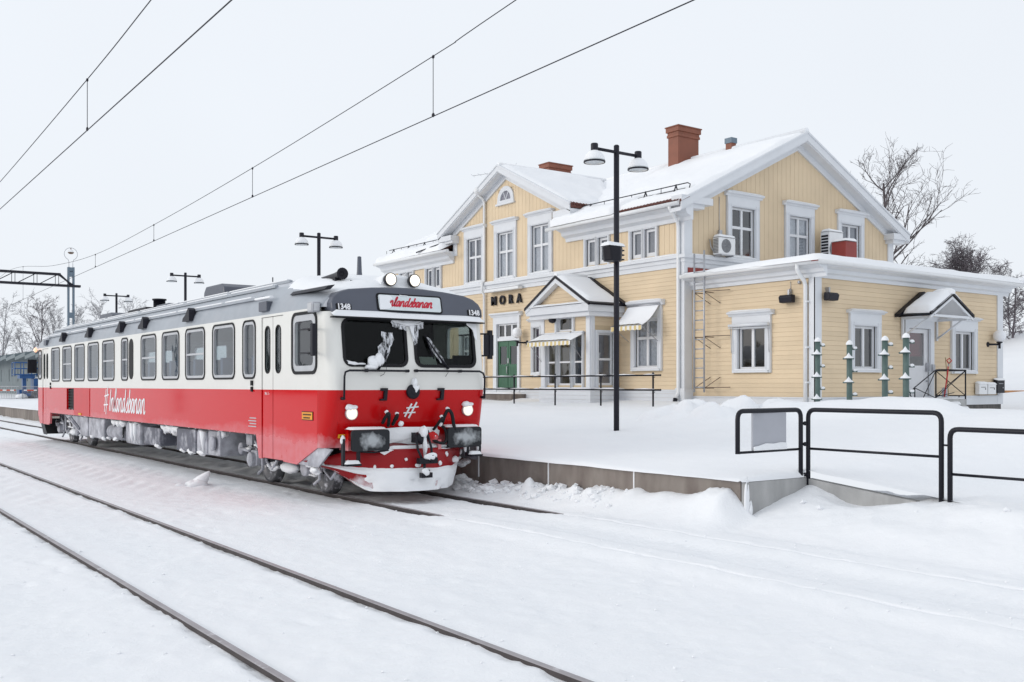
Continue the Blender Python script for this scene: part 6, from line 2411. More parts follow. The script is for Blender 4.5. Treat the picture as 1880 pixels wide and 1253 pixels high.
for k in range(3):
    y = rd.uniform(24.7, 25.7) if k < 2 else rd.uniform(19.1, 20.3)
    mb.tube([(6.77, y, .92), (6.76, y + .03, rd.uniform(.6, .75)), (6.77, y + .05, rd.uniform(.42, .5))], [rd.uniform(.06, .11), .05, .015], 7)
part("clinging_snow", mb, M['snow'], car, kind='stuff')
mb = MB()
mb.lathe((6.74, 19.30, .70), (-1, 0, 0), [(.14, 0), (.15, .03), (.12, .05), (0, .05)], 16)
part("disc_cover", mb, M['uboxw'], car)

# ------------------------------------------------------------------ platform lamps
def lamp_post(x, y, zb, label):
    t = thing("street_lamp", label, "street lamp", (x, y, zb), "twin-headed lamps along the platform")
    top = 7.14
    mb = MB()
    mb.tube([(x, y, zb - .4), (x, y, top)], .062, 14)
    mb.lathe((x, y, top), (0, 0, 1), [(.062, 0), (.04, .02), (0, .025)], 14)
    part("pole", mb, M['lampblack'], t)
    mb = MB()
    mb.tube([(x - .60, y, 7.0), (x + .62, y, 7.0)], .036, 8)
    part("arm", mb, M['lampblack'], t)
    for dx in (-.64, .65):
        mb = MB()
        mb.lathe((x + dx, y, 6.94), (0, 0, 1), [(0, 0), (.075, 0), (.08, .02), (.08, .15), (.07, .165), (0, .165)], 18)
        h = part("lamp_head", mb, M['lampblack'], t)
        mb = MB()
        mb.lathe((x + dx, y, 6.69), (0, 0, 1), [(.225, .0), (.228, .03), (.215, .10), (.185, .16), (.135, .22), (.08, .25), (0, .255)], 24)
        part("shade", mb, M['lampglass'], h)
        mb = MB()
        mb.lathe((x + dx, y, 6.685), (0, 0, 1), [(.215, .0), (.236, .0), (.24, .015), (.236, .035), (.222, .035)], 24)
        part("rim", mb, M['lampblack'], h)
        mb = MB()
        mb.lathe((x + dx, y, 6.69), (0, 0, -1), [(.218, 0), (.15, .02), (0, .03)], 24)
        part("lens", mb, M['lampglass'], h)
        mb = MB()
        mb.lathe((x + dx, y, 6.72), (0, 0, 1), [(.228, .02), (.226, .05), (.195, .13), (.142, .19), (.085, .225), (.08, .227)], 24)
        part("snow_cap", mb, M['snow'], h)
    return t
lp = lamp_post(14.80, 16.48, 0.85, "nearest tall twin-headed lamp post, the one carrying a black loudspeaker")
for (x, y, zb, lab) in ((14.87, 31.95, .83, "second twin-headed lamp post, rising behind the front end of the railcar"),
                        (15.1, 47.1, .85, "third twin-headed lamp post, rising behind the middle of the railcar"),
                        (15.26, 60.0, .85, "farthest twin-headed lamp post, rising behind the rear half of the railcar")):
    copy_tree(lp, (x, y, zb), lab)
sp = thing("loudspeaker", "black loudspeaker with a snow cap strapped to the nearest lamp post", "loudspeaker", (14.62, 16.46, 4.5))
mb = MB()
mb.prism(lambda u, v, n: (14.30 + u, 16.17 + v, 4.55 + n), [(0.05, .0), (.30, -.06), (.50, .10), (.50, .34), (.10, .34), (0, .2)], 0, .32)
mb.v = [((v[0] - 14.6) * (.82 + .18 * (v[2] > 4.7)) + 14.6, v[1], v[2]) for v in mb.v]
part("housing", mb, M['black'], sp, bevel=0.03)
mb = MB()
for z in (4.60, 4.70, 4.80):
    mb.box(14.70, 14.90, 16.33, 16.56, z, z + .03)
part("bracket", mb, M['lampblack'], sp)
mb = MB()
snow_quad(mb, (14.30, 16.15, 4.87), (14.80, 16.15, 4.87), (14.80, 16.5, 4.87), (14.30, 16.5, 4.87), .09, 12, 8, 4, .16, 0)
part("snow_cap", mb, M['snow'], sp)

# ------------------------------------------------------------------ fence, handrails, sign back
fe = thing("platform_fence", "black two-rail steel fence standing in the snow in front of the porch", "fence", (20.0, 20.71, 1.2))
for y in (20.71, 22.98, 25.22, 27.47, 29.62, 31.8, 34.0, 36.2):
    mb = MB()
    mb.tube([(20, y, .9), (20, y, 2.17)], .027, 8)
    mb.blob((20, y, 2.18), (.036, .036, .036), 1, 10, 6, 0)
    part("post", mb, M['black'], fe)
    mb = MB()
    for z in (2.12, 1.69):
        mb.tube([(19.97, y - .02, z - .02), (19.97, y - .10, z - .06), (19.97, y - .10, z - .0)], .007, 4)
    part("clip", mb, M['black'], fe)
for z in (2.13, 1.71):
    mb = MB()
    mb.tube([(19.965, 20.38, z), (19.965, 38, z)], .024, 8)
    mb.blob((19.965, 20.38, z), (.03, .03, .03), 1, 8, 6, 0)
    part("rail", mb, M['black'], fe)
    mb = MB()
    rd = random.Random(int(z * 10))
    y = 20.6
    while y < 37:
        L = rd.uniform(.3, 1.4)
        mb.tube([(19.965, y, z + .022), (19.965, y + L * .5, z + .030), (19.965, y + L, z + .022)], [.006, .018, .006], 6)
        y += L + rd.uniform(.02, .5)
    part("rail_snow", mb, M['snow'], fe, kind='stuff')

def bend(pts, r=.11, k=5):
    """round the inner corners of a polyline"""
    P = [Vector(p) for p in pts]
    out = [P[0]]
    for i in range(1, len(P) - 1):
        a = (P[i - 1] - P[i]).normalized(); b = (P[i + 1] - P[i]).normalized()
        p0 = P[i] + a * r; p1 = P[i] + b * r
        for j in range(k + 1):
            t = j / k
            out.append(p0 * (1 - t) ** 2 + P[i] * 2 * t * (1 - t) + p1 * t * t)
    out.append(P[-1])
    return out
RAILC = "black tube handrails round the ramp"
h1 = thing("handrail", "short black tube handrail hanging over the platform end, holding a grey panel", "handrail", (10.4, 8.58, 1.0), RAILC)
mb = MB()
mb.tube(bend([(9.745, 8.56, .97), (9.745, 8.56, 1.515), (11.05, 8.60, 1.515), (11.05, 8.60, .30)]), .031, 10)
part("frame", mb, M['black'], h1)
mb = MB()
mb.tube([(9.745, 8.56, .985), (11.05, 8.60, .985)], .017, 8)
part("crossbar", mb, M['black'], h1)
h2 = thing("handrail", "long middle black tube handrail with level top along the ramp", "handrail", (11.15, 7.6, .5), RAILC)
mb = MB()
mb.tube(bend([(11.15, 8.555, .28), (11.15, 8.555, 1.515), (11.15, 6.63, 1.515), (11.15, 6.63, .30)]), .031, 10)
part("frame", mb, M['black'], h2)
mb = MB()
mb.tube([(11.15, 8.555, .99), (11.15, 6.63, .99)], .017, 8)
part("crossbar", mb, M['black'], h2)
mb = MB()
for z in (1.33, 1.05, .64):
    mb.tube([(11.05, 8.60, z), (11.15, 8.555, z)], .014, 6)
    mb.blob((11.10, 8.57, z), (.03, .03, .03), 1, 8, 6, 0)
part("clamp", mb, M['black'], h2, kind='stuff')
h3 = thing("handrail", "low black tube handrail leaving the right edge of the view", "handrail", (11.15, 5.6, .4), RAILC)
mb = MB()
mb.tube(bend([(11.15, 6.52, .25), (11.15, 6.52, 1.325), (11.15, 4.4, 1.325), (11.15, 4.4, .2)]), .031, 10)
part("frame", mb, M['black'], h3)
mb = MB()
mb.tube([(11.15, 6.52, .79), (11.15, 4.4, .79)], .017, 8)
mb.tube([(11.15, 6.63, 1.13), (11.15, 6.52, 1.13)], .012, 6)
part("crossbar", mb, M['black'], h3)
mb = MB()
mb.prism(FY(8.60), rr(10.05, 10.72, .99, 1.50, .03, 3), 0.0, 0.022)
sb = solo("sign_panel", mb, M['signgrey'], "plain grey back of a sign panel fixed inside the short handrail", "sign", (10.38, 8.58, 1.0))
mb = MB()
mb.prism(lambda x, z, n=0: (x, 8.575 - n, z), [(10.06, 1.0), (10.71, 1.0), (10.71, 1.085), (10.6, 1.095), (10.45, 1.08), (10.3, 1.09), (10.15, 1.06), (10.06, 1.05)], 0.004, 0.02)
part("stuck_snow", mb, M['snow'], sb)

# ------------------------------------------------------------------ green rack posts in the snow
def rack(x, y, zb, h, label):
    t = thing("rack_post", label, "rack post", (x, y, zb), "green posts with snowy pegs by the annex")
    mb = MB()
    mb.tube([(x, y, zb - .3), (x, y, zb + h)], .068, 12)
    part("pole", mb, M['greenpost'], t)
    mb = MB()
    mb.lathe((x, y, zb + h), (0, 0, 1), [(.082, -.01), (.085, .02), (.06, .07), (.02, .10), (0, .105)], 14)
    part("snow_cap", mb, M['snow'], t)
    d = Vector((.8097, -.5868, 0))                # pegs stick out across the line of sight
    for k, (zz, sgn) in enumerate(((.12, 1), (.35, -1), (.66, 1), (.93, -1), (1.24, 1), (1.50, -1))):
        z = zb + h - zz
        a = Vector((x, y, z))
        mb = MB()
        b_ = a + d * sgn * (.16 if sgn < 0 else .19)
        mb.tube([a + d * sgn * -.03, b_], .020, 7)
        if sgn < 0: mb.tube([a + Vector((-.04, -.07, 0)), a + Vector((.07, -.06, 0)) + d * .01], .018, 6)
        part("peg", mb, M['greenpost'], t)
        mb = MB()
        if sgn < 0:
            c = a + d * -.045 + Vector((-.03, -.05, .02))
            mb.lathe(c, (0, 0, 1), [(.10, -.01), (.095, .015), (.05, .05), (.018, .10), (.0, .13)], 12)
            mb.v = [(c.x + (v[0] - c.x) * 1.25, v[1], v[2]) for v in mb.v]
        else:
            mb.blob(a + d * .13 + Vector((0, 0, .035)), (.07, .055, .035), k, 10, 6, .15)
        part("peg_snow", mb, M['snow'], t)
    return t
rack(21.5, 16.2, 1.15, 1.83, "green rack post with snowy pegs standing before the annex corner downpipe")
rack(20.9, 14.82, 1.1, 1.74, "green rack post with snowy pegs in front of the left annex window")
rack(20.75, 13.75, 1.05, 1.85, "green rack post with snowy pegs between the annex window and the white door")
rack(20.30, 12.92, .92, 2.0, "green rack post with snowy pegs in front of the white annex door")

# ------------------------------------------------------------------ things fixed to the station
# awnings
def awning(y0, y1, x0, z0, x1, z1, label, sag=0.0, bars=True):
    t = thing("awning", label, "awning", (x0, (y0 + y1) / 2, z0), "striped awnings on the station")
    mb = MB()
    n = 10
    vs, fs = [], []
    for i in range(n + 1):
        k = i / n
        X = x0 + (x1 - x0) * k; Z = z0 + (z1 - z0) * k - sag * math.sin(math.pi * k)
        vs += [(X, y0, Z), (X, y1, Z), (X, y0, Z - .012), (X, y1, Z - .012)]
    for i in range(n):
        a = 4 * i
        fs += [(a, a + 1, a + 5, a + 4), (a + 2, a + 6, a + 7, a + 3), (a, a + 4, a + 6, a + 2), (a + 1, a + 3, a + 7, a + 5)]
    mb.add(vs, fs, 0, True)
    part("cloth", mb, M['awning'], t)
    mb = MB()
    m = 36
    vs, fs = [], []
    for i in range(m + 1):
        y = y0 + (y1 - y0) * i / m
        vs += [(x1 - .005, y, z1 + .005), (x1 - .01 + .012 * math.sin(i), y, z1 - .13 - .035 * abs(math.sin(math.pi * (y - y0) / .22)))]
    for i in range(m):
        fs.append((2 * i, 2 * i + 1, 2 * i + 3, 2 * i + 2))
    mb.add(vs, fs, 0, True)
    part("valance", mb, M['awning'], t)
    mb = MB()
    mb.tube([(x0 - .02, y0 - .05, z0 + .01), (x0 - .02, y1 + .05, z0 + .01)], .035, 8)
    mb.tube([(x1, y0, z1), (x1, y1, z1)], .014, 6)
    for y in (y0 + .05, y1 - .05):
        mb.tube([(x1 + .02, y, z1 - .01), (x0 - .01, y, z0 - .95 if z0 < 4 else z0 - 1.2)], .010, 5)
    part("frame", mb, M['galv'], t)
    mb = MB()
    vs, fs = [], []
    for i in range(n + 1):
        k = i / n
        X = x0 + (x1 - x0) * k; Z = z0 + (z1 - z0) * k - sag * math.sin(math.pi * k)
        for j in range(13):
            y = y0 + (y1 - y0) * j / 12
            e = min(1, min(j, 12 - j) / 1.2) * min(1, i / .8)
            vs.append((X, y, Z + .004 + .045 * math.sqrt(e) * (1 + .4 * float(vnoise(X * 4, y * 4, 3)))))
    for i in range(n):
        for j in range(12):
            a = i * 13 + j
            fs.append((a, a + 1, a + 14, a + 13))
    mb.add(vs, fs, 0, True)
    part("awning_snow", mb, M['snow'], t)
awning(25.98, 28.40, 21.86, 3.63, 21.25, 3.36, "low striped awning with snow over the glazed porch front", 0.0)
awning(23.62, 25.10, 23.08, 4.50, 22.30, 3.80, "steep striped awning laden with snow over the window right of the porch", 0.10)
t = thing("rolled_awning", "rolled-up awning with hanging arms above the annex window beside the ladder", "awning", (23.4, 20.06, 3.62))
mb = MB()
mb.tube([(23.33, 19.32, 3.66), (23.33, 20.85, 3.66)], .05, 10)
mb.tube([(23.34, 19.30, 3.56), (23.34, 20.87, 3.58)], .016, 6)
part("roller", mb, M['white'], t)
for y in (19.36, 20.80):
    mb = MB()
    mb.tube([(23.36, y, 3.62), (23.34, y - .05, 2.9), (23.36, y - .05, 2.82)], .012, 6)
    part("arm", mb, M['galv'], t)

# ladder to the annex roof
ld = thing("wall_ladder", "aluminium ladder fixed between the corner pilaster and the annex window", "ladder", (23.3, 21.9, 1.6))
for y in (22.02, 21.60):
    mb = MB()
    mb.tube([(23.05, y, 1.62), (23.05, y, 6.05 if y < 22 else 5.98)], .030, 6)
    part("side_rail", mb, M['galv'], ld)
z = 1.78
while z < 5.9:
    mb = MB()
    mb.tube([(23.05, 22.02, z), (23.05, 21.60, z)], .019, 6)
    part("rung", mb, M['galv'], ld)
    z += .30
mb = MB()
for z in (1.75, 3.35, 4.75):
    for y in (22.02, 21.60):
        mb.tube([(23.05, y, z), (23.47, y, z)], .014, 5)
        mb.tube([(23.06, y, z), (23.46, y - .30, z + (.35 if z < 2 else -.35))], .012, 5)
        mb.tube([(23.06, y, z + .02), (23.40, y - .75, z + .03)], .013, 5) if y < 22 else None
part("bracket", mb, M['rust'], ld, kind='stuff')

# outdoor units of the heat pumps
def pump(x0, x1, y1, z0, z1, depth, label):
    t = thing("heat_pump", label, "heat pump", ((x0 + x1) / 2, y1, z0), "heat pump units on the gable wall")
    mb = MB()
    mb.box(x0, x1, y1 - depth, y1, z0, z1)
    part("casing", mb, M['acw'], t, bevel=0.03)
    mb = MB()
    w = (x1 - x0)
    cx = x0 + w * .42
    r = min(w, z1 - z0) * .40
    mb.lathe((cx, y1 - depth, (z0 + z1) / 2), (0, -1, 0), [(0, .004), (r * .3, .010), (r * .95, .010), (r, .006), (r, 0)], 24)
    part("fan", mb, M['acg'], t)
    mb = MB()
    for k in range(7):
        rr_ = r * (k + 1) / 7.5
        mb.tube([(cx + rr_ * math.cos(a / 10 * math.pi), y1 - depth - .018, (z0 + z1) / 2 + rr_ * math.sin(a / 10 * math.pi)) for a in range(20)], .005, 4, closed=True)
    for a in range(6):
        mb.tube([(cx, y1 - depth - .02, (z0 + z1) / 2), (cx + r * math.cos(a * math.pi / 3), y1 - depth - .018, (z0 + z1) / 2 + r * math.sin(a * math.pi / 3))], .006, 4)
    part("grille", mb, M['galv'], t)
    mb = MB()
    for k in range(10):
        zz = z0 + (z1 - z0) * (.08 + .085 * k)
        mb.box(x0 - .008, x0 + .002, y1 - depth + .05, y1 - .04, zz, zz + (z1 - z0) * .055)
    part("coil_louvre", mb, M['lampblack'] if depth > .33 else M['acg'], t)
    mb = MB()
    mb.box(x0 + .08, x0 + .12, y1 - depth, y1 + .15, z0 - .05, z0 - .005); mb.box(x1 - .12, x1 - .08, y1 - depth, y1 + .15, z0 - .05, z0 - .005)
    mb.tube([(x0 - .02, y1 - .06, z0 + .1), (x0 - .10, y1 - .02, z0 + .25), (x0 - .08, y1 + .05, z0 + .5)], .02, 5)
    part("bracket", mb, M['galv'], t, kind='stuff')
    mb = MB()
    snow_quad(mb, (x0 - .02, y1 - depth - .02, z1), (x1 + .02, y1 - depth - .02, z1), (x1 + .02, y1, z1), (x0 - .02, y1, z1), .10, 14, 8, 3, .14, 0)
    part("snow_cap", mb, M['snow'], t)
pump(24.35, 25.12, 22.45, 6.10, 6.66, .30, "small white heat pump on the gable wall at the left gable window")
pump(29.75, 30.55, 22.3, 6.05, 7.30, .38, "tall heat pump unit on the gable wall next to the red metal box")
mb = MB()
mb.tube([(24.80, 22.57, 6.95), (24.80, 22.57, 8.05)], .012, 5)
mb.box(24.74, 24.87, 22.50, 22.58, 6.75, 6.95)
solo("junction_box", mb, M['galv'], "small grey junction box with a cable above the left heat pump", "junction box", (24.8, 22.55, 6.8))

# floodlights, cables and the camera at the annex corner
for nm, F, u, v, lab in (("a", FB, 18.62, 4.33, "dark floodlight on the track side of the annex corner"), ("b", FR, 23.98, 4.36, "dark floodlight on the end wall by the annex corner")):
    t = thing("floodlight", lab, "floodlight", F(u, v, .1), "floodlights at the annex corner")
    s_ = 1 if nm == "b" else -1
    mb = MB()
    mb.prism(lambda a, b_, n, F=F, u=u, v=v: F(u + n, v + b_, .10 + a), [(0, -.11), (.18, -.10), (.22, .06), (.16, .12), (0, .12)], -.22, .22)
    part("housing", mb, M['bluegrey'] if False else M['lampblack'], t, bevel=0.02)
    mb = MB()
    mb.fbox(F, u - .03, u + .03, v + .10, v + .28, .0, .14)
    part("bracket", mb, M['galv'], t)
mb = MB()
mb.tube([FB(18.62, 4.60, .03), FB(18.62, 4.85, .03)], .008, 5)
mb.lathe(FB(18.62, 4.58, .06), (0, 0, 1), [(0, -.06), (.05, -.04), (.05, .03), (.02, .06), (0, .06)], 10)
mb.lathe(FB(18.30, 4.80, .02), (-1, 0, 0), [(.05, 0), (.05, .06), (.03, .08), (0, .08)], 10)
solo("cable_gland", mb, M['galv'], "small grey cable fittings above the annex floodlight", "cable fitting", FB(18.5, 4.7, .05))

# globe wall lamps
def globe(F, um, vm, ug, vg, ng, r, lab, cap):
    t = thing("globe_lamp", lab, "wall lamp", F(um, vm, 0), "white globe lamps on the walls")
    mb = MB()
    mb.lathe(F(um, vm, 0.0), (Vector(F(0, 0, 1)) - Vector(F(0, 0, 0))), [(.09, 0), (.09, .03), (.05, .06), (0, .06)], 12)
    mb.tube([F(um, vm, .03), F(ug, vm, ng)], .032, 8)
    mb.tube([F(ug, vm - .14, ng), F(ug, vm + .04, ng)], .04, 8)
    mb.lathe(F(ug, vm + .03, ng), (0, 0, 1), [(.05, 0), (.10, .03), (.10, .05)], 12)
    part("arm", mb, M['black'], t)
    mb = MB()
    mb.blob(F(ug, vg, ng), (r, r, r), 1, 24, 16, 0)
    part("globe", mb, M['globe'], t)
    if cap:
        mb = MB()
        c = F(ug, vg, ng)
        mb.blob((c[0], c[1], c[2] + r * .45), (r * .96, r * .96, r * .75), 3, 18, 10, .05)
        part("snow_cap", mb, M['snow'], t)
globe(FA, 30.98, 3.50, 31.22, 3.86, .32, .19, "snow-capped white globe lamp on an arm beside the green door", True)
globe(FR, 32.72, 3.22, 33.02, 3.50, .26, .205, "white globe lamp at the far corner of the annex end wall", False)

# letter boxes
def mbox(u0, u1, v0, v1, m, lab, cap=True, nn=.16):
    t = thing("letter_box", lab, "letter box", FR((u0 + u1) / 2, v0, .05), "letter boxes at the annex corner")
    mb = MB()
    mb.prism(lambda n, v, u: FR(u, v, n), [(.055, v0), (nn + .04, v0), (nn + .04, v1 - .05), (nn + .06, v1 - .04), (.055, v1)], u0, u1)
    part("box", mb, M[m], t, bevel=0.008)
    mb = MB()
    mb.fbox(FR, u0 + .1, u1 - .1, v1 - .16, v1 - .145, nn + .04, nn + .046)
    mb.fbox(FR, u1 - .14, u1 - .10, v0 + .16, v0 + .2, nn + .04, nn + .05)
    part("lock", mb, M['lampblack'] if m == 'acw' else M['galv'], t)
    mb = MB()
    q = [FR(u0 - .02, v1, .05), FR(u1 + .02, v1, .05), FR(u1 + .02, v1 - .045, nn + .06), FR(u0 - .02, v1 - .045, nn + .06)]
    snow_quad(mb, *q, .055, 10, 5, 3, .06, 0)
    part("snow_cap", mb, M['snow'], t)
mbox(31.86, 32.36, 1.54, 1.93, 'acw', "left of two white letter boxes below the annex window")
mbox(32.42, 32.92, 1.54, 1.91, 'acw', "white letter box next to the black one on the annex wall")
mbox(33.00, 33.48, 1.58, 2.05, 'black', "black letter box at the far corner of the annex")

# entrance landing, steps, railing, tools
es = thing("entrance_steps", "concrete landing with snow-covered steps below the white annex door", "steps", (28.3, 17.0, 1.0))
mb = MB()
mb.box(27.3, 29.36, 16.62, 17.74, .3, 1.42)
part("landing", mb, M['conc2'], es, bevel=0.015)
for k in range(3):
    mb = MB()
    mb.box(26.95, 28.55 - .1 * k, 16.62 - .32 * (k + 1), 16.62 - .32 * k + .04, .3, 1.26 - .13 * k)
    part("step", mb, M['conc2'], es, bevel=0.01)
    mb = MB()
    z = 1.26 - .13 * k
    snow_quad(mb, (26.93, 16.60 - .32 * (k + 1), z), (28.57 - .1 * k, 16.60 - .32 * (k + 1), z), (28.57 - .1 * k, 16.62 - .32 * k, z), (26.93, 16.62 - .32 * k, z), .07, 16, 5, k, .1, 0)
    part("step_snow", mb, M['snow'], es)
for k in range(2):
    mb = MB()
    mb.box(27.3 - .34 * (k + 1), 27.3 - .34 * k, 16.66, 17.70, .3, 1.27 - .15 * k)
    part("step", mb, M['wood'], es, bevel=0.01)
mb = MB()
snow_quad(mb, (27.32, 16.64, 1.422), (29.34, 16.64, 1.422), (29.34, 17.72, 1.422), (27.32, 17.72, 1.422), .045, 16, 8, 9, .15, 0)
part("landing_snow", mb, M['snow'], es)
ra = thing("stair_railing", "black iron railing with crossed bars round the annex landing", "railing", (28.6, 17.0, 1.4))
def bar(pts, r=.016, name="bar"):
    mb = MB()
    mb.tube(pts, r, 6)
    part(name, mb, M['black'], ra)
X0 = 29.32
for y in (16.64, 17.62):
    bar([(X0, y, 1.18 if y < 17 else 1.45), (X0, y, 2.30)], .022, "post")
bar([(X0, 16.62, 2.30), (X0, 17.64, 2.30)], .022, "top_rail")
bar([(X0, 16.64, 1.52), (X0, 17.62, 1.52)], .018)
bar([(X0, 16.66, 2.28), (X0, 17.60, 1.54)], .014)
bar([(X0, 16.66, 1.54), (X0, 17.60, 2.28)], .014)
bar([(X0, 16.85, 1.52), (X0, 16.85, 1.18)], .016, "foot")
bar([(X0, 17.4, 1.52), (X0, 17.4, 1.42)], .016, "foot")
Y0 = 16.66
for x in (27.72, 26.62):
    bar([(x, Y0, 1.42 if x > 27 else 1.0), (x, Y0, 2.30 if x > 27 else 1.78)], .018, "post")
bar([(27.95, Y0, 2.32), (27.72, Y0, 2.30), (26.62, Y0, 1.78), (26.42, Y0, 1.66), (26.38, Y0, 1.56), (26.44, Y0, 1.52)], .018, "top_rail")
bar([(27.72, Y0, 2.28), (26.70, Y0, 1.04)], .013)
bar([(26.64, Y0, 1.76), (27.72, Y0, 1.46)], .013)
bar([(27.95, Y0, 2.32), (X0, 16.64, 2.31)], .014, "top_rail")
bar([(26.9, Y0, 1.05), (X0 - .02, 16.66, 2.26)], .013)
bar([(27.74, Y0, 1.5), (X0 - .6, 16.66, 1.62)], .013)
shv = thing("snow_shovel", "grey-bladed snow shovel with a red shaft leaning on the landing railing", "shovel", (28.6, 17.1, 1.45))
mb = MB()
mb.tube([(28.62, 16.92, 1.5), (28.97, 17.02, 2.22), (29.05, 17.05, 2.42)], .022, 7)
part("shaft", mb, M['redp'], shv)
mb = MB()
mb.tube([(29.03, 17.04, 2.36), (29.09, 17.06, 2.52)], .018, 6)
part("grip_neck", mb, M['galv'], shv)
mb = MB()
mb.tube([(29.09, 17.06, 2.52), (29.06, 17.10, 2.62), (29.14, 17.06, 2.68), (29.16, 17.0, 2.60), (29.10, 17.05, 2.52)], .018, 6)
part("grip", mb, M['redp'], shv)
mb = MB()
mb.add([(28.45, 16.85, 1.47), (28.85, 16.95, 1.47), (28.92, 17.0, 1.78), (28.58, 16.9, 1.78), (28.66, 17.02, 1.50), (28.74, 17.08, 1.74)],
       [(0, 4, 5, 3), (4, 1, 2, 5), (0, 1, 4), (3, 5, 2)])
part("blade", mb, M['signgrey'], shv)
mb = MB()
mb.tube([(29.25, 17.15, 1.5), (29.75, 17.55, 2.72)], .014, 6)
solo("broom_stick", mb, M['wood'], "thin bare wooden stick leaning over the landing railing", "stick", (29.5, 17.3, 1.5))

# television aerial
t = thing("tv_antenna", "rake-like television aerial on a mast above the left end of the roof", "antenna", (28.8, 41.0, 10.7))
mb = MB()
mb.tube([(28.8, 41, 10.6), (28.8, 41, 12.62)], .025, 6)
part("mast", mb, M['galv'], t)
mb = MB()
a_, b_ = Vector((28.0, 42.0, 12.45)), Vector((29.3, 40.35, 12.62))
mb.tube([a_, b_], .014, 5)
for k in range(7):
    c = a_ + (b_ - a_) * (k / 6)
    mb.tube([c + Vector((-.25, -.2, .0)), c + Vector((.25, .2, .0))], .007, 4)
mb.tube([b_ + Vector((0, 0, -.1)), b_ + Vector((.15, -.1, .35))], .010, 4)
part("boom", mb, M['galv'], t)

# ------------------------------------------------------------------ overhead line
def overhead(label, x0, k, zc, mess, drops, group="overhead contact lines"):
    t = thing("overhead_line", label, "overhead line", (x0, 20, zc), group)
    X = lambda y: x0 + k * y
    mb = MB()
    mb.tube([(X(y), y, zc) for y in (-30, 0, 20, 40, 58.6, 100)], .0085, 6)
    part("contact_wire", mb, M['lampblack'], t)
    ys_ = np.linspace(-30, 100, 60)
    my = np.array([m[0] for m in mess]); mz = np.array([m[1] for m in mess])
    co = np.polyfit(my, mz, 2) if len(mess) > 3 else None
    zz = np.interp(ys_, my, mz)
    P = catmull([(m[0], m[1]) for m in mess], 8)
    mb = MB()
    mb.tube([(X(a), a, b) for a, b in P], .0075, 6)
    part("messenger_wire", mb, M['lampblack'], t)
    py = [a for a, b in P]; pz_ = [b for a, b in P]
    for y in drops:
        z1 = float(np.interp(y, py, pz_))
        mb = MB()
        mb.tube([(X(y), y, zc), (X(y), y, z1)], .006, 5)
        mb.blob((X(y), y, zc + .02), (.02, .035, .035), 1, 8, 6, 0)
        mb.blob((X(y), y, z1 - .01), (.02, .03, .03), 1, 8, 6, 0)
        part("dropper", mb, M['lampblack'], t)
overhead("pair of overhead wires above the railcar, falling from the top centre", 7.68, .0275, 6.0,
         [(-30, 8.3), (-5, 8.1), (10.9, 7.08), (13.17, 6.93), (21.2, 6.64), (29.3, 6.47), (37, 6.45), (45, 6.85), (58.6, 7.85), (75, 6.8), (100, 6.6)], (6.0, 13.17, 21.16, 29.3, 37.0, 53.0, 70))
overhead("pair of overhead wires above the empty track, in the top left corner", 3.75, .0098, 6.0,
         [(-30, 8.3), (-5, 7.9), (8, 7.22), (13.5, 6.97), (17.2, 6.83), (26.2, 6.64), (36, 6.55), (46, 6.9), (58.6, 7.85), (75, 6.8), (100, 6.6)], (4.0, 17.2, 30.0, 42.0, 70))

# steel portal carrying the wires, with a hooped lamp on its mast
GY_ = 58.6
pt = thing("catenary_portal", "steel lattice portal spanning the tracks behind the railcar", "catenary portal", (12.5, GY_, 0.6))
for xm in (12.5, -5.0):
    mb = MB()
    for dx in (-.13, .13):
        mb.box(xm + dx - .045, xm + dx + .045, GY_ - .1, GY_ + .1, .2, 8.33)
    z = 1.0
    while z < 8.3:
        mb.box(xm - .09, xm + .09, GY_ - .09, GY_ + .09, z, z + .3)
        z += 2.27
    mb.box(xm - .09, xm + .09, GY_ - .09, GY_ + .09, 8.08, 8.32)
    part("mast", mb, M['bluegrey'], pt)
mb = MB()
mb.box(-5.3, 12.98, GY_ - .16, GY_ + .16, 7.24, 7.36)
part("lower_chord", mb, M['lampblack'], pt)
mb = MB()
mb.box(-4.0, 11.95, GY_ - .16, GY_ + .16, 7.84, 7.96)
mb.tube([(11.9, GY_ - .12, 7.90), (12.5, GY_ - .12, 7.34)], .05, 6)
mb.tube([(11.9, GY_ + .12, 7.90), (12.65, GY_ + .12, 7.34)], .05, 6)
part("upper_chord", mb, M['lampblack'], pt)
x = 11.85
while x > -4:
    mb = MB()
    mb.tube([(x, GY_ - .12, 7.3), (x, GY_ - .12, 7.9)], .016, 4)
    mb.tube([(x - .12, GY_ + .12, 7.3), (x - .12, GY_ + .12, 7.9)], .016, 4)
    mb.tube([(x, GY_ - .12, 7.9), (x - 1.0, GY_ - .12, 7.3)], .022, 4)
    part("lattice_bar", mb, M['lampblack'], pt)
    x -= 1.08
hl = thing("hoop_lamp", "lamp hanging inside a round wire hoop on top of the portal mast", "lamp", (12.5, GY_, 8.3))
mb = MB()
pts = [(12.40, 8.30), (12.40, 8.62)]
for k in range(0, 25):
    a = R(-115 - 310 * k / 24)
    pts.append((12.5 + .34 * math.cos(a), 9.06 + .34 * math.sin(a)))
pts += [(12.60, 8.62), (12.60, 8.30)]
mb.tube([(a, GY_, b) for a, b in pts], .014, 6)
part("hoop", mb, M['galv'], hl)
mb = MB()
mb.lathe((12.5, GY_, 9.10), (0, 0, 1), [(0, -.05), (.10, -.03), (.17, .04), (.15, .06), (.12, .15), (.03, .2), (.02, .3), (0, .3)], 14)
part("lamp_body", mb, M['rust'], hl)
mb = MB()
mb.lathe((12.5, GY_, 9.15), (0, 0, 1), [(.155, 0), (.13, .10), (.05, .16), (0, .17)], 14)
part("snow_cap", mb, M['snow'], hl)

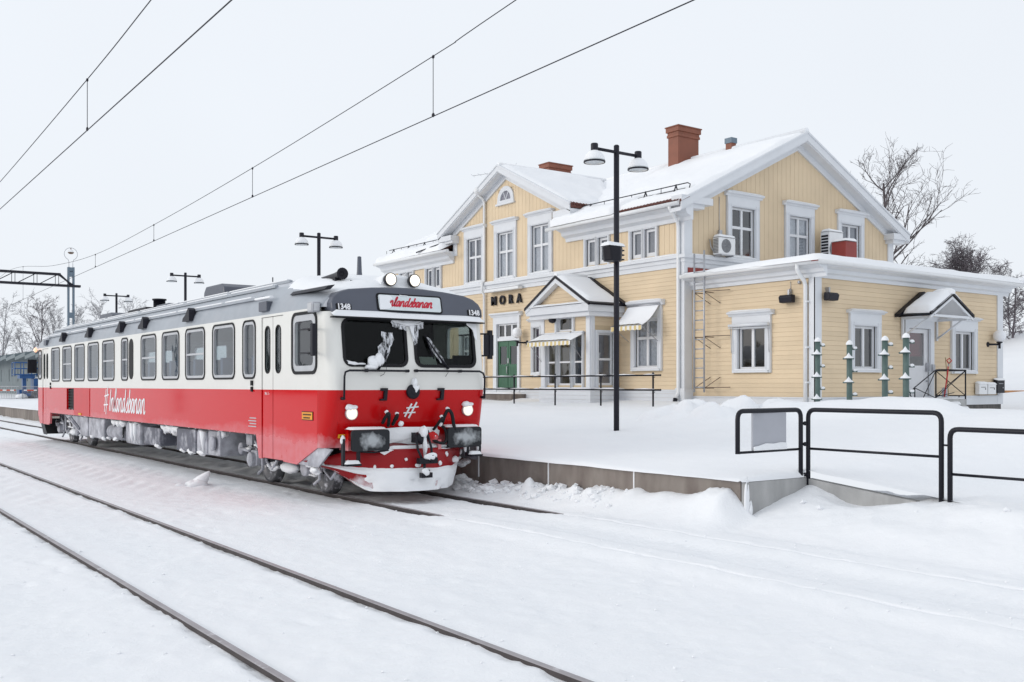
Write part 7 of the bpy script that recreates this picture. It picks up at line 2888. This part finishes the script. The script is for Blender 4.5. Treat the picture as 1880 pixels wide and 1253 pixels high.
# ------------------------------------------------------------------ behind the railcar on the left
sh = thing("platform_shelter", "long grey-green shed with a stepped eave behind the blue machine", "shed", (17.4, 100, .8))
mb = MB()
mb.panel(FX(17.4), rect(78, 150, .4, 4.3), [rect(y - .18, y + .18, 2.2, 3.4) for y in np.arange(80.5, 148, 4.6)], -.2, 0)
part("wall", mb, M['shed'], sh)
mb = MB()
mb.box(17.6, 17.7, 78, 150, 1.8, 3.6)
part("pale_panes", mb, M['sky_slit'], sh)
k = 0
y = 78.0
while y < 150:
    mb = MB()
    mb.add([(15.9, y, 4.28), (15.9, y + 4.5, 4.02), (20, y + 4.5, 4.6), (20, y, 4.9), (15.9, y, 4.62), (15.9, y + 4.5, 4.30), (20, y + 4.5, 4.9), (20, y, 5.2)],
           [(0, 3, 2, 1), (4, 5, 6, 7), (0, 1, 5, 4), (1, 2, 6, 5), (2, 3, 7, 6), (3, 0, 4, 7)])
    part("roof_step", mb, M['shed'], sh)
    y += 4.5
lf = thing("blue_lift", "blue wheeled working platform lift parked before the grey shed", "lift", (14.8, 83.0, .7))
mb = MB()
mb.box(14.4, 17.0, 82, 83.6, 1.0, 1.25); mb.box(14.9, 17.0, 82.1, 83.4, 1.25, 2.35)
part("chassis", mb, M['blue'], lf, bevel=0.04)
mb = MB()
mb.box(13.95, 15.0, 82.2, 83.2, 2.35, 2.62); mb.box(13.9, 14.5, 82.4, 83.0, .75, 1.5)
mb.box(14.2, 14.45, 82.5, 82.9, 1.5, 2.4)
part("cage_floor", mb, M['blue'], lf)
mb = MB()
for z in (2.65, 3.1, 3.55):
    mb.tube([(13.6, 82.1, z), (15.3, 82.1, z), (15.3, 83.3, z), (13.6, 83.3, z)], .035, 6, closed=True)
for x in (13.6, 14.2, 14.75, 15.3):
    mb.tube([(x, 82.1, 2.5), (x, 82.1, 3.55)], .035, 6)
    mb.tube([(x, 83.3, 2.5), (x, 83.3, 3.55)], .035, 6)
part("cage", mb, M['blue'], lf)
for (x, y) in ((15.1, 81.9), (16.7, 81.9), (15.1, 83.7), (16.7, 83.7)):
    mb = MB()
    mb.lathe((x, y, 1.08), (0, -1, 0), [(0, .12), (.2, .14), (.22, .10), (.42, .10), (.45, 0), (.42, -.1), (0, -.1)], 18)
    part("wheel", mb, M['wheel'], lf)
mb = MB()
snow_quad(mb, (14.9, 82.1, 2.36), (17, 82.1, 2.36), (17, 83.4, 2.36), (14.9, 83.4, 2.36), .1, 10, 8, 3, .2, 0)
mb.blob((14.1, 82.3, 1.0), (.5, .4, .2), 3)
part("lift_snow", mb, M['snow'], lf)
for i, (x0, y0, x1, y1, lab) in enumerate(((11.9, 84.5, 13.9, 82.2, "silver mesh barrier standing left of the blue lift"), (13.95, 81.2, 14.95, 80.6, "silver mesh barrier with red and white tape in front of the blue lift"), (15.3, 80.4, 16.6, 79.8, "silver mesh barrier right of the blue lift, beside the railcar end"))):
    t = thing("mesh_barrier", lab, "barrier", ((x0 + x1) / 2, (y0 + y1) / 2, .75), "mesh barriers by the blue lift")
    a_, b_ = Vector((x0, y0, 0)), Vector((x1, y1, 0))
    mb = MB()
    q = lambda k, z: a_ + (b_ - a_) * k + Vector((0, 0, z))
    mb.tube([q(0, .7), q(0, 1.75), q(1, 1.75), q(1, .7)], .025, 5)
    mb.tube([q(0, .85), q(1, .85)], .02, 5)
    for k in range(1, 14):
        mb.tube([q(k / 14, .85), q(k / 14, 1.75)], .010, 4)
    part("panel", mb, M['galv'], t)
    mb = MB()
    for k in (0.05, .95):
        c = q(k, .72)
        mb.tube([c + Vector((-.3, -.3, -.05)), c + Vector((0, 0, .12)), c + Vector((.3, .3, -.05))], .025, 5)
    part("foot", mb, M['galv'], t)
    mb = MB()
    p0, p1 = q(.1, 1.42), q(.9, 1.42)
    mb.add([p0, p1, p1 + Vector((0, 0, .09)), p0 + Vector((0, 0, .09)), p0 + Vector((-.02, -.02, 0)), p1 + Vector((-.02, -.02, 0)), p1 + Vector((-.02, -.02, .09)), p0 + Vector((-.02, -.02, .09))],
           [(0, 1, 2, 3), (4, 7, 6, 5), (3, 2, 6, 7), (0, 4, 5, 1), (0, 3, 7, 4), (1, 5, 6, 2)])
    part("tape", mb, M['tape'], t)

# low orange rail and dark stakes at the foot of the hill on the right
t = thing("low_rail", "low orange wooden rail on dark stakes at the foot of the snowy hill", "rail", (48, 24.5, 1.2))
mb = MB()
mb.tube([(46.6, 25.6, 1.52), (52, 21.2, 1.53)], .07, 6)
part("rail", mb, M['woodo'], t)
for k in range(4):
    x, y = 47.2 + k * 1.1, 25.1 - k * .9
    mb = MB()
    mb.tube([(x, y, 1.0), (x, y, 1.85 if k else 1.5)], .06, 6)
    part("stake", mb, M['lampblack'], t)

# ------------------------------------------------------------------ leafless trees
def tree(label, x, y, z, H, spread, seed, mat, trunk_r, droop=0.0, levels=4, lean=0.0, group=None, upright=.75, name="bare_tree", n0=14, first=.25, twig=.018, reach=.46, dome=False):
    rd = random.Random(seed)
    segs = {'t': [], 'c': []}
    def grow(p, d, L, r, lev):
        n = 4 if lev < 2 else 3
        q = p
        pts = [p]
        for i in range(n):
            jit = .10 + .09 * lev
            d = (d + Vector((rd.uniform(-jit, jit), rd.uniform(-jit, jit), rd.uniform(-jit, jit) * .6 - droop * (lev >= 2) * .16 * (i + 1) + (.05 if lev < 2 else .02)))).normalized()
            q = q + d * (L / n)
            pts.append(q)
        rs = [max(r * (1 - .62 * i / n), twig * .6) for i in range(n + 1)]
        for i in range(n):
            segs['t' if lev == 0 else 'c'].append((pts[i], pts[i + 1], rs[i], rs[i + 1]))
        if lev >= levels: return
        m = n0 if lev == 0 else (5 if lev == 1 else 4)
        for k in range(m):
            f = first + (1 - first) * (k + rd.random()) / m if lev == 0 else .25 + .75 * (k + rd.random()) / m
            f = min(f, .99)
            i = min(int(f * n), n - 1)
            b = pts[i] + (pts[i + 1] - pts[i]) * (f * n - i)
            az = rd.uniform(0, 6.283)
            if lev == 0:
                out = Vector((math.cos(az), math.sin(az), 0))
                nd = (out * spread + Vector((0, 0, upright))).normalized()
                nl = H * (reach - reach * .65 * (f - first) / (1 - first) if not dome else reach * (.35 + .75 * math.sin(math.pi * min(1, .15 + .80 * (f - first) / (1 - first))))) * rd.uniform(.75, 1.2)
            else:
                ax = Vector((rd.uniform(-1, 1), rd.uniform(-1, 1), rd.uniform(-.6, .8)))
                nd = (d * .75 + ax.normalized() * .72 + Vector((0, 0, .15 - droop * .25 * (lev > 1)))).normalized()
                nl = L * rd.uniform(.38, .62)
            grow(b, nd, nl, max(rs[i] * .55, twig), lev + 1)
    grow(Vector((x, y, z - .3)), Vector((lean, 0, 1)).normalized(), H, trunk_r, 0)
    t = thing(name, label, "tree", (x, y, z), group)
    for key, nm in (('t', 'trunk'), ('c', 'crown')):
        S_ = segs[key]
        A = np.array([s[0] for s in S_]); B = np.array([s[1] for s in S_])
        ra_ = np.array([s[2] for s in S_]); rb_ = np.array([s[3] for s in S_])
        D = B - A
        D /= np.linalg.norm(D, axis=1)[:, None] + 1e-9
        ref = np.where(np.abs(D[:, 2:3]) < .9, np.array([[0, 0, 1.0]]), np.array([[1.0, 0, 0]]))
        U = np.cross(D, ref); U /= np.linalg.norm(U, axis=1)[:, None]
        V = np.cross(D, U)
        N = 5 if key == 't' else 3
        ring = []
        for P, rr_ in ((A, ra_), (B, rb_)):
            for q in range(N):
                a = 2 * math.pi * q / N
                ring.append(P + (U * math.cos(a) + V * math.sin(a)) * rr_[:, None])
        vs = np.stack(ring, 1)                       # (n, 2N, 3)
        n = len(S_)
        vs = vs.reshape(-1, 3) - np.array([x, y, z])
        base = np.arange(n)[:, None] * 2 * N
        q = np.arange(N)
        f = np.stack([q, (q + 1) % N, (q + 1) % N + N, q + N], 1)     # (N,4)
        F_ = (base[:, None, :] * 0 + base[:, :, None] + f[None]).reshape(-1, 4)
        me = bpy.data.meshes.new(nm)
        me.vertices.add(len(vs)); me.vertices.foreach_set("co", vs.reshape(-1))
        me.loops.add(F_.size); me.loops.foreach_set("vertex_index", F_.reshape(-1).astype(np.int32))
        me.polygons.add(len(F_)); me.polygons.foreach_set("loop_start", np.arange(0, F_.size, 4)); me.polygons.foreach_set("loop_total", np.full(len(F_), 4))
        me.update(calc_edges=True)
        me.materials.append(mat)
        o = bpy.data.objects.new(nm, me)
        COL.objects.link(o)
        o.parent = t
        WL[o.name] = Vector((x, y, z))
    return t
G1 = "bare trees behind the station"
tree("large crooked bare tree rising behind the gable's right eave", 62.3, 40.9, 2.6, 13.6, .75, 12, M['bark'], .20, 0, 4, 0, G1, .7, twig=.013, n0=18, reach=.30, first=.3, dome=True)
BL = ("slender bare birch at the left edge of the clump above the annex roof", "second bare birch from the left in the clump above the annex roof", "third bare birch from the left in the clump above the annex roof",
      "tallest bare birch in the middle of the clump above the annex roof", "bare birch just right of the tallest one above the annex roof", "third bare birch from the right in the clump above the annex roof",
      "second bare birch from the right in the clump above the annex roof", "bare birch at the right edge of the clump above the annex roof")
for k, (x, y, H, sd) in enumerate(((64.9, 39.4, 7.4, 21), (65.3, 39.0, 7.9, 22), (65.8, 38.7, 8.2, 26), (66.5, 38.2, 8.9, 23), (66.9, 37.9, 8.2, 24), (67.3, 37.6, 8.3, 27), (67.8, 37.3, 7.9, 25), (68.3, 37.0, 7.2, 28))):
    tree(BL[k], x, y, 3.6, H * .86, .5, sd, M['barkbirch'], .08, .35, 4, 0, "birches above the annex roof", 1.1, "bare_birch", 18, .25, .012, .27, True)
tree("low bare tree seen past the far corner of the annex", 69.5, 36.0, 4.6, 4.6, 1.2, 31, M['barkbirch'], .10, .5, 4, 0, G1, .5, twig=.018, first=.1)
tree("small bare tree just right of the birch clump", 70.3, 36.6, 4.9, 4.9, .6, 33, M['barkfar'], .08, .5, 3, 0, G1, .8, twig=.018)
G2 = "distant bare trees beyond the railcar"
for k, (x, y, H, sd, lab) in enumerate(((22.3, 144, 11.0, 41, "pale bare tree at the left edge above the grey shed"), (26.4, 141.5, 11.2, 42, "dense bare tree above the amber tail lamp"),
                                        (24.9, 142.5, 7.6, 47, "small bare tree leaning on the left of the dense one"), (28.6, 140, 9.6, 43, "small bare tree just left of the portal mast"),
                                        (30.6, 138.4, 10.3, 44, "pale bare tree just right of the portal mast"), (33.2, 136.4, 11.3, 45, "bare tree left of the farthest lamp post above the roof"), (35.0, 135.3, 11.0, 46, "bare tree at the farthest lamp post above the roof"))):
    tree(lab, x, y, .8, H, .55, sd, M['barkbirch'] if k == 1 else M['barkfar'], .14, .3, 4, 0, G2, 1.15, n0=15 if k == 1 else 12, first=.12, twig=.018, reach=.30, dome=True)

# dark forest along the other side of the yard, which the windows mirror
mb = MB()
rd = random.Random(9)
y = -120.0
while y < 220:
    for x in (-78, -86, -95):
        h = rd.uniform(6, 12) * (.75 + .35 * math.sin(y * .06))
        w = h * rd.uniform(.16, .24)
        mb.lathe((x + rd.uniform(-3, 3), y + rd.uniform(-1, 1), -.2), (0, 0, 1), [(w * .5, 0), (w, h * .10), (w * .65, h * .4), (w * .72, h * .42), (w * .35, h * .72), (w * .4, h * .74), (0, h)], 6, smooth=False)
    y += 3.1
solo("spruce_forest", mb, pmat("spruce_green", (0.035, 0.05, 0.045), 0.9, var=0.3, scale=.8, dirt=((.7, .72, .75), .55, .7, .8)), None, None, (-80, 0, 0), kind='stuff')
